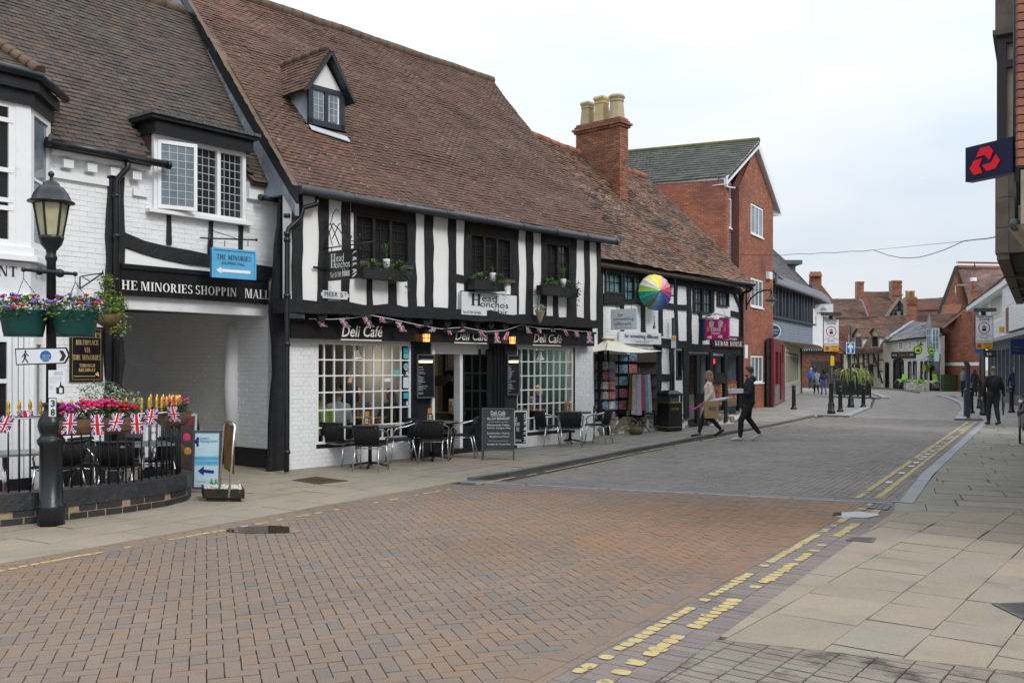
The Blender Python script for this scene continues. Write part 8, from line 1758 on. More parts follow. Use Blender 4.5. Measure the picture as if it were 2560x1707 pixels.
# bistro chairs and tables
def chair(lab):
 r=thing('bistro_chair',lab,'chair');r['group']='black bistro chairs with aluminium frames'
 def leg(p):MB().tube(p,.0145,8).build('leg',M['alu'],r)
 for s in(-1,1):
  leg([(s*.25,.25,0),(s*.235,.20,.43)]);leg([(s*.23,-.27,0),(s*.2,-.17,.43)])
  MB().tube([(s*.235,.2,.43),(s*.26,.21,.58),(s*.27,.13,.66),(s*.27,-.05,.69),(s*.23,-.2,.73),(s*.17,-.26,.76)],.016,8).build('armrest',M['alu'],r)
 MB().tube([(-.235,.2,.40),(.235,.2,.40),(.2,-.17,.40),(-.2,-.17,.40),(-.235,.2,.40)],.009,6).build('seat_frame',M['alu'],r)
 mb=MB();mb.prism([(-.235,.23,.43),(.235,.23,.43),(.2,-.2,.43),(-.2,-.2,.43)],(0,0,.03));mb.tube([(-.235,.24,.44),(.235,.24,.44)],.022,8);mb.build('seat',M['wicker'],r)
 mb=MB();n=15;T=[]
 for i in range(n):a_=(i/(n-1)-.5)*2;x=.225*a_;T.append((V((x*.85,-.16-.03*(1-a_*a_),.44)),V((x,-.22-.05*(1-a_*a_),.62)),V((x,-.25-.05*(1-a_*a_),.785))))
 for i in range(n-1):mb.add([T[i][0],T[i+1][0],T[i+1][1],T[i][1],T[i][2],T[i+1][2]],[(0,1,2,3),(3,2,5,4)],sm=True)
 for i in range(n):mb.tube(T[i],.010,5)
 mb.tube([t[2]for t in T],.02,8);mb.tube([T[0][0],T[0][1],T[0][2]],.018,6);mb.tube([T[-1][0],T[-1][1],T[-1][2]],.018,6);mb.build('backrest',M['wicker'],r);return r
def table(lab,w_=.72,top=None):
 r=thing('cafe_table',lab,'table');
 P=Pieces()
 if top is None:
  for k in range(9):P.add(((k-4)*w_/9,0,.735),(w_/18*.92,0,0),(0,w_/2,0),(0,0,.011))
  P.build('slat',mat('table_slat',(0,0,0),.6,tints=[(.10,.09,.08),(.14,.125,.11)],var=.2,vscale=9),r)
  MB().bx(-w_/2,w_/2,-w_/2,w_/2,.70,.722).build('tabletop',M['blackmat'],r)
 else:MB().bx(-w_/2,w_/2,-w_/2,w_/2,.71,.74).build('tabletop',top,r)
 MB().tube([(0,0,.04),(0,0,.71)],.035,10).build('pedestal',M['iron']if top is None else M['alu'],r)
 for k in range(4):t=math.pi/2*k+.78;MB().tube([(0,0,.09),(.2*math.cos(t),.2*math.sin(t),.06),(.34*math.cos(t),.34*math.sin(t),.018)],.022,6).build('foot',M['iron'],r)
 return r
CH=chair('x');u_=[False];TB=table('x');tu=[False]
def at_ground(u,v):p=G(u,v);return V((p.x,p.y,.004))
dth=math.atan2(WG.d.y,WG.d.x)
TC=[(V((-2.62,16.55,.004)),'left'),(V((-1.50,17.75,.004)),'middle'),(V((.42,19.85,.004)),'right')]
TC=[(at_ground(925,1168),'left'),(at_ground(1083,1150),'middle'),(at_ground(1425,1108),'right')]
for i,(c,w_)in enumerate(TC):place(TB,tu,c,dth,'%s slatted cafe table on a black pedestal before the %s'%(('square','second','further')[i],('left deli window','cafe door','right deli window')[i]))
for k in(0,1,2):pass
def ch(u,v,rz,lab,z=.004):p=G(u,v,z);place(CH,u_,(p.x,p.y,z),rz,lab)
# position = middle of the four feet
ch(846,1163,-.35,'black wicker chair at the left end of the first table, before the left deli window')
ch(925,1176,-.15,'black wicker chair with its back to the street at the first table')
ch(1003,1155,1.9,'black wicker chair at the right side of the first table')
ch(955,1140,3.3,'black wicker chair on the window side of the first table')
ch(1040,1143,-.9,'black wicker chair at the left of the second table, near the cafe door')
ch(1083,1156,-.1,'black wicker chair with its back to the street at the second table')
ch(1158,1142,1.5,'black wicker chair at the right of the second table, beside the chalkboard')
ch(1110,1128,3.4,'black wicker chair on the door side of the second table')
ch(1360,1113,-.75,'black wicker chair at the left of the third table, near the zebra board')
ch(1428,1117,-.1,'black wicker chair with its back to the street at the third table')
ch(1497,1108,1.1,'black wicker chair at the right of the third table, beside the card rack')
ch(1462,1095,3.0,'black wicker chair on the wall side of the third table')
for(u,v,rz,lab)in((150,1247,1.35,'black wicker chair behind the lamp post on the terrace'),(238,1238,-1.9,'black wicker chair facing right on the terrace'),(300,1246,.12,'black wicker chair with its back to the railing on the terrace'),(385,1226,1.3,'black wicker chair at the right end of the terrace')):ch(u,v,rz,lab,.015)
for c,lab in(((-6.2,11.5,.015),'metal topped table at the left of the terrace'),((-5.1,12.95,.015),'metal topped table at the right of the terrace')):
 t=table(lab,.7,M['steel']);t.location=c;t.rotation_euler.z=.6;t['group']='metal topped terrace tables'
def menu(c,rz,lab):
 r=thing('menu_holder',lab,'menu holder',(0,0,0));MB().bx(-.07,.07,-.05,.05,0,.02).build('foot',M['wood'],r);MB().bx(-.045,.045,.0,.02,.02,.25).build('back',M['wood'],r);MB().bx(-.06,-.045,-.03,0,.02,.12).build('side',M['wood'],r);MB().bx(.045,.06,-.03,0,.02,.12).build('side',M['wood'],r)
 MB().bx(-.043,.043,-.025,-.015,.02,.15).build('card',M['blackmat'],r);mb=MB()
 for k in range(4):mb.bx(-.03,.03-.01*(k%2),-.0265,-.025,.04+.025*k,.05+.025*k)
 mb.build('writing',M['ltext'],r);r.location=c;r.rotation_euler=(0,0,rz);return r
for(c,w_),lab in zip(TC,('orange wooden menu holder on the left cafe table','orange wooden menu holder on the middle cafe table','orange wooden menu holder on the right cafe table')):menu(V((c.x-.06,c.y,.752)),.3,lab)
# boards
def aframe(lab,u0,u1,v0,v1,Y,lean,draw,m,frame,nm='chalk_board',cat='sign board',yaw=0.0,legs=True,mt=.03):
 p0,p1=at(u0,v1,Y),at(u1,v1,Y);w_=(p1-p0).length;h_=at(u0,v0,Y).z-p0 .z;c=(p0+p1)/2;xd=V((math.cos(yaw),math.sin(yaw),0));nb=V((0,0,1)).cross(xd);r=thing(nm,lab,cat,(c.x,c.y,0));zd=(V((0,0,1))+nb*lean).normalized();o=c-xd*w_/2
 MB().box(o,xd*w_,nb*.02,zd*h_).build('panel',m,r);mb=MB();n_=xd.cross(zd)
 for a_,b_,c_,d_ in((0,mt,0,h_),(w_-mt,w_,0,h_),(mt,w_-mt,h_-mt,h_),(mt,w_-mt,0,mt)):mb.box(o+xd*a_+zd*c_+n_*.012,xd*(b_-a_),-n_*.03,zd*(d_-c_))
 mb.build('frame',frame,r)
 if legs:
  for s in(0,1):
   q=o+xd*(w_-mt)*s;MB().bar(q+xd*mt/2,V((q.x+mt/2,q.y,0))-nb*.02,mt,.025).build('leg',frame,r);top=o+zd*h_*.97+xd*(w_-mt)*s+xd*mt/2;MB().bar(top,V((top.x,top.y,0))+nb*.45,mt,.025).build('leg',frame,r)
 draw(r,o+n_*.002,xd,zd,w_,h_);return r
def d_chalk(r,o,x,z,w_,h_):
 for t_,a_,b_,c_,e_ in(('Deli Café',.28,.84,.44,.09),('ALL DAY BREAKFAST!',.16,.72,.7,.06),('Homemade Cakes,',.16,.57,.7,.055),('Scones, Lasagne, Pies,',.16,.50,.72,.05),('Sandwiches, Paninis,',.16,.38,.70,.05),('Baguettes and More!',.24,.30,.6,.05),('Available for Private Hire!',.16,.13,.72,.04)):text(t_,o+x*w_*a_+z*h_*b_,x,z,w_*c_,h_*e_,M['ltext'],r,shear=.15 if b_<.8 else 0)
 MB().box(o+x*w_*.28+z*h_*.815,x*w_*.44,x.cross(z)*.003,z*.008).box(o+x*w_*.2+z*h_*.665,x*w_*.6,x.cross(z)*.003,z*.004).box(o+x*w_*.2+z*h_*.225,x*w_*.6,x.cross(z)*.003,z*.004).build('rule',M['ltext'],r)
cbm=mat('chalkboard',(.035,.04,.045),.6,var=.25,vscale=6);fgm=pm('grey_frame',(.06,.065,.075),.5)
aframe('grey framed chalkboard advertising Deli Cafe breakfasts before the cafe door',1204,1286,1019,1126,18.15,.16,d_chalk,cbm,fgm)
def d_z(r,o,x,z,w_,h_):
 Wz=Wall(o.xy,(o+x).xy);honchos(Wz,-w_*.35,o.z+h_*.35,w_*.95,h_*.55,.02,M['ltext'],r);wtext(Wz,'507406',w_*.1,o.z+h_*.1,w_*.45,h_*.07,.02,M['ltext'],r);zebra(Wz,w_*.68,w_*.93,o.z+.05,o.z+h_-.08,.02,r,M['ltext'])
aframe('white framed Head Honchos Hair board with zebra stripes behind the chalkboard',1284,1318,1026,1112,20.6,.0,d_z,M['black'],M['signwhite'],legs=False)
hc=pm('pale_blue_board',(.45,.62,.70),.45,var=.08,vscale=4)
def d_h(r,o,x,z,w_,h_):
 b=pm('navy_ink',(.01,.03,.18),.5)
 for t_,a_,b_,c_,e_ in(('Stratford',.26,.85,.28,.035),('Hearing Centre',.26,.79,.6,.05),('Hearing Assessments   Invisible Hearing Aids',.06,.51,.86,.022),('Ear Wax Removal   Hearing Protection',.1,.44,.75,.022),('17a Meer Street',.12,.12,.4,.018),('www.hearingcentre',.12,.06,.45,.018)):text(t_,o+x*w_*a_+z*h_*b_,x,z,w_*c_,h_*e_,b,r)
 n=x.cross(z);MB().box(o+x*w_*.03+z*h_*.49,x*w_*.94,n*.002,z*h_*.07).box(o+x*w_*.03+z*h_*.41,x*w_*.94,n*.0025,z*h_*.07).build('blue_band',pm('band_blue',(.12,.42,.65),.5),r)
 MB().prism([o+x*w_*a_+z*h_*b_ for a_,b_ in((.2,.31),(.4,.39),(.4,.335),(.75,.315),(.75,.265),(.4,.285),(.4,.23))][::-1],n*.003).build('arrow',b,r)
 for k,(a_,b_,rr)in enumerate(((.17,.86,.022),(.14,.81,.032),(.17,.75,.02))):MB().ball(o+x*w_*a_+z*h_*b_,rr,.004,rr*1.2,10,6).build('dot',b,r)
 for a_ in(.68,.83):MB().prism([o+x*w_*(a_+q)+z*h_*b_ for q,b_ in((-.07,.0),(.07,.0),(.06,.1),(.02,.14),(-.03,.14),(-.07,.09))],n*.004).build('green_figure',pm('green_coat',(.02,.3,.08),.6),r);MB().ball(o+x*w_*a_+z*h_*.155,.018,.004,.022,8,5).build('head',pm('skin_print',(.45,.27,.2),.6),r)
aframe('pale blue hearing centre board with a dark arrow pointing left, beside the terrace wall',480,552,1076,1222,13.5,.06,d_h,hc,fgm,legs=False)
def d_n(r,o,x,z,w_,h_):
 MB().box(o+x*.05+z*h_*.82,x*(w_-.1),x.cross(z)*.003,z*h_*.13).build('red_heading',pm('dull_red',(.16,.02,.02),.6),r)
 for a_,b_,c_ in((.7,.62,'pink'),(.75,.4,'wood'),(.3,.55,'bglass'),(.25,.35,'gold'),(.55,.45,'coir')):MB().ball(o+x*w_*a_+z*h_*b_,.06,.004,.07,10,6).build('print',M[c_],r)
aframe('silver framed dark poster board leaning behind the terrace railing',402,488,1034,1192,14.2,.12,d_n,pm('dark_poster',(.045,.03,.028),.5,var=.4,vscale=7),M['alu'],nm='poster_board',mt=.035)
aframe('white poster board standing behind the terrace railing',355,400,1060,1180,14.0,.1,lambda r,o,x,z,w_,h_:[text(t_,o+x*w_*.3+z*h_*b_,x,z,w_*.5,h_*.06,pm('red_ink',(.4,.03,.06),.5),r)for t_,b_ in(('ot',.8),('ou',.62),('ew',.38))],M['signwhite'],M['alu'],nm='poster_board')
# gravel box with tube frame and hanging board
gb=thing('gravel_box','dark wooden box of white pebbles holding an aluminium sign frame','planter',at_ground(557,1250));p=V(gb.location);yw=-.12;X_=V((math.cos(yw),math.sin(yw),0));Y_=V((-.35,.94,0)).normalized();dkw=mat('dark_worn_wood',(.028,.026,.02),.7,var=.4,bump=.8,stain=((.14,.09,.045),14,.6,.72))
o=p-X_*.29-Y_*.2;MB().box(o+V((.06,.02,0)),X_*.46,Y_*.42,(0,0,.05)).build('foot',dkw,gb)
for q,a_,b_ in((o,X_*.58,Y_*.02),(o+Y_*.46,X_*.58,Y_*.02),(o,X_*.02,Y_*.48),(o+X_*.56,X_*.02,Y_*.48)):MB().box(q+V((0,0,.05)),a_,b_,(0,0,.12)).build('board',dkw,gb)
mb=MB()
for _ in range(420):mb.ball(o+X_*R.uniform(.03,.55)+Y_*R.uniform(.03,.45)+V((0,0,.15+R.uniform(0,.03))),R.uniform(.009,.018),None,None,5,3)
mb.build('pebbles',pm('white_pebble',(.6,.58,.54),.8),gb,kind='stuff')
mb=MB().tube([at(548,1225,12.5),at(560,1062,12.5),at(566,1054,12.5),at(580,1055,12.3),at(587,1064,12.2),at(572,1243,12.2)],.016,8);mb.build('tube_frame',M['alu'],gb)
hbd=thing('hanging_board','brown worn wooden board hanging in the aluminium tube frame','sign board',at(572,1120,12.6));pa_,pb_=at(560,1170,12.75),at(585,1186,12.5);MB().box(pa_,pb_-pa_,(0,.02,0),(0,0,.64)).build('board',mat('brown_board',(.16,.09,.03),.6,var=.4,vscale=4),hbd)
# cream parasol, card rack, scarf stand, bin
pc=at(1520,877,24.7);pr_=thing('parasol','square cream parasol over the gift shop display','parasol',(pc.x,pc.y,0));zc=pc.z
cor=[V((pc.x+1.42*math.cos(t),pc.y+1.42*math.sin(t),zc))for t in[math.radians(a_)for a_ in(-8,82,172,262)]];ap_=V((pc.x,pc.y,at(0,842,24.7).z))
for k in range(4):
 a_,b_=cor[k],cor[(k+1)%4];mb=MB();n=5;g=lambda i,j:ap_.lerp(a_.lerp(b_,j/n),i/n)+V((0,0,-.10*math.sin(math.pi*i/n)*1.0-.06*math.sin(math.pi*j/n)*(i/n)))
 mb.add([g(i,j)for i in range(n+1)for j in range(n+1)],[(i*(n+1)+j,i*(n+1)+j+1,(i+1)*(n+1)+j+1,(i+1)*(n+1)+j)for i in range(n)for j in range(n)],sm=True);mb.build('canopy_panel',M['cream'],pr_);MB().tube([ap_-V((0,0,.1)),a_+V((0,0,-.03))],.012,5).build('rib',M['steel'],pr_)
MB().lathe(ap_,[(.22,-.06),(.12,.0),(.03,.03)],8).build('vent',M['cream'],pr_);MB().tube([(pc.x,pc.y,0),ap_],.03,8).build('pole',M['dtext'],pr_)
def cards(root,p,w_,rows,z0,dz,cols_n,lab,grp,faces=1):
 n=0
 for j in range(rows):
  for i in range(cols_n):
   x=(i-(cols_n-1)/2)*w_;c=R.choice([(.6,.62,.64),(.6,.62,.64),(.6,.62,.64),(.6,.62,.64),(.12,.35,.5),(.45,.38,.3),(.12,.35,.5),(.5,.08,.07),(.25,.16,.3),(.55,.5,.03),(.05,.1,.28),(.45,.38,.3)]);nm={0:'white',1:'blue'}.get(0)
   cn={(.6,.62,.64):'white',(.12,.35,.5):'pale blue',(.5,.08,.07):'red',(.25,.16,.3):'mauve',(.55,.5,.03):'yellow',(.05,.1,.28):'navy',(.45,.38,.3):'beige'}[c]
   q=p+V((x,-.02*i+R.uniform(-.01,.01),z0+dz*j));o=MB().box(q,(w_*.86,R.uniform(-.03,.03),0),(0,.012,0),(0,.03,dz*.72)).build('greeting_card',mat('card_'+cn.replace(' ','_'),c,.5,var=.35,vscale=22,stain=[((.10,.12,.2),17,.54,.6),((.6,.6,.6),31,.56,.62),((.4,.15,.1),23,.6,.63)]),None,'%s card, tier %s up, place %s from the left, on the %s'%(cn,('one','two','three','four','five','six')[j],('one','two','three','four')[i],lab),'card',grp,loc=q);n+=1
ck_=at_ground(1514,1088);cr_=thing('card_rack','wire rack of greeting cards under the cream parasol','display rack',ck_);MB().tube([ck_,ck_+V((0,0,2.0))],.02,6).build('post',M['steel'],cr_)
mb=MB()
for j in range(6):
 for dy in(-.12,.0):mb.tube([ck_+V((-.27,dy,.42+.26*j)),ck_+V((.27,dy,.42+.26*j)),ck_+V((.27,dy,.55+.26*j)),ck_+V((-.27,dy,.55+.26*j)),ck_+V((-.27,dy,.42+.26*j))],.006,4)
mb.build('wire_tiers',M['steel'],cr_);cards(cr_,ck_+V((-.09,-.12,0)),.175,6,.44,.26,3,'card rack','cards in the rack')
bkp=at(1562,1010,25.7);bs_=thing('shop_shelving','dark shop display of cards and mugs behind the scarf stand','display',(bkp.x,bkp.y,0));MB().bx(bkp.x-.6,bkp.x+.9,25.9,25.95,.5,2.3).build('back_panel',pm('shop_dark',(.06,.055,.05),.8),bs_)
for j in range(5):MB().bx(bkp.x-.6,bkp.x+.9,25.75,25.9,.6+.33*j,.62+.33*j).build('shelf',M['blackmat'],bs_)
cards(bs_,V((bkp.x-.28,25.72,0)),.26,5,.64,.33,4,'dark shelving','cards on the dark shelving')
sk=at_ground(1598,1082);sc_=thing('scarf_stand','black round stand hung with patterned scarves under the parasol','clothes stand',sk);MB().tube([sk,sk+V((0,0,1.78))],.018,6).build('post',M['iron'],sc_)
for k in range(3):t=2.09*k+.4;MB().tube([sk+V((0,0,.4)),sk+V((.33*math.cos(t),.33*math.sin(t),.02))],.014,5).build('foot',M['iron'],sc_)
mb=MB();mb.tube([sk+V((.3*math.cos(t*.35),.3*math.sin(t*.35),1.62))for t in range(19)],.012,5);mb.build('ring',M['iron'],sc_)
scn=[('white',(.6,.6,.6)),('grey',(.3,.31,.32)),('pale pink',(.55,.42,.40)),('crimson',(.26,.06,.08)),('mustard',(.30,.20,.06)),('blue',(.10,.22,.35)),('cream',(.55,.52,.45)),('lilac',(.42,.38,.5)),('black',(.03,.03,.03))]
for k in range(16):
 t=-2.9+k*.39;nm,c=scn[[8,4,0,7,3,5,1,2,0,0,7,0,6,8,6,0][k]];p0=sk+V((.28*math.cos(t),.28*math.sin(t),1.6));L_=R.uniform(.95,1.15);mb=MB();td=V((-math.sin(t),math.cos(t),0));rd_=V((math.cos(t),math.sin(t),0));n=8;w_=.055
 vs=[p0-V((0,0,L_*j/5))+td*w_*(i/n*2-1)*(1+.45*j/5)+rd_*(.05*j/5+.016*math.sin(i*2.4+k))for j in range(6)for i in range(n+1)]
 mb.add(vs,[(j*(n+1)+i,j*(n+1)+i+1,(j+1)*(n+1)+i+1,(j+1)*(n+1)+i)for j in range(5)for i in range(n)],sm=True)
 mb.build('scarf',mat('scarf_'+nm.replace(' ','_'),c,.85,var=.2,vscale=9,stain=((.25,.18,.2),26,.60,.66)),None,'%s patterned scarf hanging at slot %s round the stand, from the left'%(nm,('one','two','three','four','five','six','seven','eight','nine','ten','eleven','twelve','thirteen','fourteen','fifteen','sixteen')[k]),'scarf','scarves on the stand',loc=p0)
for k,(u,v,c_)in enumerate(((1530,1083,(.11,.075,.03)),(1590,1087,(.11,.085,.03)),(1505,1082,(.03,.2,.3)))):q=at_ground(u,v);MB().ball(q+V((0,0,.1)),.2,.12,.12,12,7).build('bag',pm('bag_%d'%k,c_,.8,var=.3),None,('brown canvas weight bag beside the card rack','round brown weight bag under the scarf stand','blue printed bag on the ground behind the nearest chair back')[k],'bag',loc=q)
bc=at_ground(1675,1078);bn=thing('litter_bin','black square litter bin with gold bands','litter bin',bc);bd=V((.83,-.55,0));be=V((.55,.83,0));bm=pm('bin_black',(.012,.015,.016),.3)
def bb(h,z0,z1,nm,m,h2=None):h2=h2 or h;MB().box8([bc+bd*a_*h+be*b_*h+V((0,0,z0))for a_,b_ in((-1,-1),(1,-1),(1,1),(-1,1))]+[bc+bd*a_*h2+be*b_*h2+V((0,0,z1))for a_,b_ in((-1,-1),(1,-1),(1,1),(-1,1))]).build(nm,m,bn)
bd=V((.87,.49,0));be=V((-.49,.87,0));bb(.24,0.02,.82,'body',bm);bb(.18,.82,1.0,'inner',pm('bin_inner',(.1,.1,.1),.5));bb(.255,1.0,1.05,'lid_rim',bm);bb(.255,1.05,1.14,'lid',bm,.14);bb(.247,.80,.82,'gold_band',M['gold']);bb(.247,.12,.135,'gold_band',M['gold'])
for a_,b_ in((-1,-1),(1,-1),(1,1),(-1,1)):MB().bx(bc.x+(bd*a_*.22+be*b_*.22).x-.03,bc.x+(bd*a_*.22+be*b_*.22).x+.03,bc.y+(bd*a_*.22+be*b_*.22).y-.03,bc.y+(bd*a_*.22+be*b_*.22).y+.03,.8,1.0).build('corner_post',bm,bn)
text('LITTER',bc-bd*.14-be*.25+V((0,0,.60)),bd,(0,0,1),.25,.06,M['gold'],bn)
# pedestrian zone signs, bollards, posts
def post(c,h,root,r=.06):MB().lathe(c,[(.15,0),(.15,.1),(.125,.13),(.12,.38),(.10,.42),(r*1.6,.46),(r*1.5,1.1),(r*1.7,1.13),(r,1.2),(r,h)],14).build('pole',M['iron'],root)
def pzone(lab,u0,u1,v0,v1,base,extra=False):
 c=at_ground(*base);r=thing('pedestrian_zone_sign',lab,'sign',c);Y=c.y-.12;post(c,at(0,v0-8,Y).z,r,.055);p0,p1=at(u0,v1,Y),at(u1,v1,Y);w_=p1 .x-p0 .x;h_=at(0,v0,Y).z-p0 .z;n=V((0,-1,0))
 MB().box(p0,(w_,0,0),(0,.04,0),(0,0,h_)).build('backing',M['blackmat'],r)
 for a_,b_,m in((.38,.995,'signwhite'),(.2,.37,'signwhite'),(.01,.19,'amber')):
  if m=='amber':M['amber']=pm('amber_plate',(.65,.30,.01),.45)
  MB().box(p0+V((w_*.03,-.005,h_*a_)),(w_*.94,0,0),(0,.004,0),(0,0,h_*(b_-a_))).build('plate',M[m],r)
 T=lambda t,a_,b_,c_,e_:text(t,p0+V((w_*a_,-.006,h_*b_)),(1,0,0),(0,0,1),w_*c_,h_*e_,M['dtext'],r,bold=.012)
 T('PEDESTRIAN',.1,.93,.8,.045);T('ZONE',.2,.84,.6,.07);T('11 am - 6 pm',.14,.40,.7,.04);T('Except',.28,.30,.42,.05);T('permit holders',.06,.22,.86,.05);T('At any',.52,.12,.38,.045);T('time',.58,.04,.26,.045)
 cc=p0+V((w_*.5,-.006,h_*.625));rr=w_*.33;mb=MB()
 for k in range(24):a0,a1=k*math.pi/12,(k+1)*math.pi/12;mb.prism([cc+V((math.cos(a0)*rr,0,math.sin(a0)*rr)),cc+V((math.cos(a1)*rr,0,math.sin(a1)*rr)),cc+V((math.cos(a1)*rr*.84,0,math.sin(a1)*rr*.84)),cc+V((math.cos(a0)*rr*.84,0,math.sin(a0)*rr*.84))],(0,.004,0))
 mb.build('red_ring',jm[2],r);sl=lambda x,z,a_,b_:V((rr*x,-.001,rr*z))
 mb=MB();mb.prism([cc+V((rr*x,-.003,rr*z))for x,z in((-.32,-.5),(.32,-.5),(.36,-.2),(.22,.0),(-.22,.0),(-.36,-.2))],(0,.003,0));mb.prism([cc+V((rr*x,-.003,rr*z))for x,z in((-.4,.12),(.4,.12),(.3,.3),(.08,.3),(.02,.52),(-.1,.5),(-.1,.3),(-.3,.3))],(0,.003,0));mb.build('vehicle_symbol',M['dtext'],r)
 c2=p0+V((w_*.24,-.006,h_*.10));MB().prism([c2+V((w_*.12*math.cos(t*.35),0,w_*.12*math.sin(t*.35)))for t in range(18)],(0,.002,0)).build('red_disc',jm[2],r);MB().prism([c2+V((w_*.09*math.cos(t*.35),-.003,w_*.09*math.sin(t*.35)))for t in range(18)],(0,.002,0)).build('blue_disc',pm('bright_blue',(.01,.12,.4),.4),r)
 z=p0 .z+h_;MB().bx(p0 .x+(0 if extra else-.05),p1 .x+.02,Y-.2,Y+.1,z+.13,z+.26).build('lamp_hood',M['gutter'],r);MB().bx(p0 .x+w_*.4,p0 .x+w_*.6,Y,Y+.1,z,z+.14).build('lamp_neck',M['iron'],r)
 if not extra:MB().bx(c.x-.07,c.x+.07,Y-.02,Y,at(0,914,Y).z,at(0,890,Y).z).build('yellow_notice',pm('yellow_notice',(.65,.45,.01),.5),r)
pzone('pedestrian zone sign on a tall black post, left side of the street',2058,2098,798,879,(2078,1034));pzone('pedestrian zone sign on a black post in front of the right hand shops',2437.5,2483,788,873,(2459.6,1038),True)
r=thing('one_way_sign','blue one way arrow sign on a black post before the planter','sign',at_ground(2127,1018));c=V(r.location);post(c,3.6,r,.05);Y=c.y-.1;p0,p1=at(2115.5,884,Y),at(2137,884,Y);w_=p1 .x-p0 .x;h_=w_*1.32;MB().box(p0,(w_,0,0),(0,.03,0),(0,0,h_)).build('border',M['signwhite'],r);bl_=pm('sign_blue2',(.01,.16,.42),.4)
MB().box(p0+V((.03,-.004,.03)),(w_-.06,0,0),(0,.003,0),(0,0,h_-.06)).build('plate',bl_,r);MB().prism([p0+V((w_*x,-.007,h_*z))for x,z in((.4,.12),(.6,.12),(.6,.58),(.8,.45),(.8,.66),(.5,.9),(.2,.66),(.2,.45),(.4,.58))],(0,.003,0)).build('arrow',M['signwhite'],r)
r=thing('sign_post','second black post with a half hidden blue sign behind the right pedestrian zone sign','sign',at_ground(2450.7,1021));post(V(r.location),3.4,r,.05);MB().box(at(2438,882,39.9),(.32,0,0),(0,.03,0),(0,0,.16)).build('plate',bl_,r)
def bollard():
 r=thing('bollard','x','bollard');MB().lathe((0,0,0),[(.13,0),(.13,.05),(.10,.09),(.085,.12),(.075,.8),(.09,.82),(.09,.85),(.07,.86),(.075,.93),(.095,.95),(.09,.98),(.05,1.02),(.01,1.04)],14).build('shaft',M['iron'],r);return r
BO=bollard();bu_=[False]
for u,v,lab in((1984.5,1023,'black bollard beside the red shopfront pavement, far left of the row'),(2100.7,1029,'black bollard right of the left pedestrian zone sign'),(2158.5,1018,'black bollard in front of the right side of the planter'),(2428,1032.5,'black bollard half hidden behind the slanted black slab'),(2528.8,1031,'black bollard by the right hand shops, near the red bin')):place(BO,bu_,at_ground(u,v),0,lab,'black bollards in the street')
r=thing('information_slab','tall slanted topped black slab standing on the right kerb','information post',at_ground(2419,1045));Y=r.location.y;MB().prism([at(u,v,Y)for u,v in((2413,1045),(2425.5,1045),(2425.5,911),(2420,903),(2413,900),(2413.5,911),(2417,914),(2417,970),(2413,975))][::-1],(0,.12,0)).build('slab',M['gutter'],r)
pl_=thing('planter','black square planter of arching yellow green spiky leaves','planter',at_ground(2143,993));c=V(pl_.location);MB().bx(c.x-.78,c.x+.80,c.y,c.y+1.5,.12,1.0).build('box',M['blackmat'],pl_)
for s in(-.8,.0,.74):MB().bx(c.x+s,c.x+s+.08,c.y-.03,c.y+.02,0,1.05).build('post',M['blackmat'],pl_)
mb=MB()
for k in range(420):
 t=R.uniform(0,6.3);l=R.uniform(.5,1.15);d=V((math.cos(t),math.sin(t),0));b0=c+V((R.uniform(-.5,.5),.7+R.uniform(-.5,.5),.95));sd_=d.cross(V((0,0,1)))*.022;h=R.uniform(.25,.8);p1,p2,p3=b0+d*l*.35+V((0,0,h)),b0+d*l*.75+V((0,0,h*.8)),b0+d*l+V((0,0,h*.8-l*.7));mb.add([b0-sd_,b0+sd_,p1+sd_,p1-sd_,p2+sd_,p2-sd_,p3],[(0,1,2,3),(3,2,4,5),(5,4,6)],k%3)
mb.build('leaves',[M['lime'],pm('straw_leaf',(.42,.40,.18),.6),M['green']],pl_)
# far cafe chairs tilted on tables
gc=thing('green_chair','x','chair');gm_=pm('lime_plastic',(.22,.47,.06),.4);MB().prism([(-.22,-.2,.44),(.22,-.2,.44),(.22,.22,.44),(-.22,.22,.44)],(0,0,.03)).build('seat',gm_,gc);MB().prism([(-.22,-.2,.46),(.22,-.2,.46),(.2,-.32,.86),(-.2,-.32,.86)],(0,-.02,.01)).build('backrest',gm_,gc)
for x,y in((-.2,-.2),(.2,-.2),(-.2,.2),(.2,.2)):MB().tube([(x,y,.45),(x*1.2,y*1.3,0)],.013,5).build('leg',M['steel'],gc)
gu=[False]
for k,(u,v)in enumerate(((2246,976),(2258,977),(2272,976),(2287,975),(2301,980),(2312,979),(2326,981),(2340,978),(2348,974))):
 o=place(gc,gu,at_ground(u,v)+V((0,0,.35)),R.uniform(0,6),'lime green plastic chair tipped against a table, %s from the left of its row'%('first','second','third','fourth','fifth','sixth','seventh','eighth','ninth')[k],'lime green cafe chairs outside the far cafe');o.rotation_euler.x=.55*(-1)**k
for k,(u,v)in enumerate(((2263,975),(2313,978),(2336,977))):q=at_ground(u,v);t=thing('cafe_table',('white far cafe table nearest the arched shop door','white far cafe table in the middle of the green chairs','white far cafe table nearest the red brick house')[k],'table',q);MB().bx(q.x-.4,q.x+.4,q.y-.3,q.y+.3,.7,.74).build('tabletop',M['signwhite'],t);MB().tube([q,q+V((0,0,.7))],.03,6).build('leg',M['steel'],t)
def simple(nm,lab,cat,u,v,parts_):
 q=at_ground(u,v);r=thing(nm,lab,cat,q)
 for n2,m,(x0,x1,y0,y1,z0,z1)in parts_:MB().bx(q.x+x0,q.x+x1,q.y+y0,q.y+y1,q.z+z0,q.z+z1).build(n2,m,r)
 return r
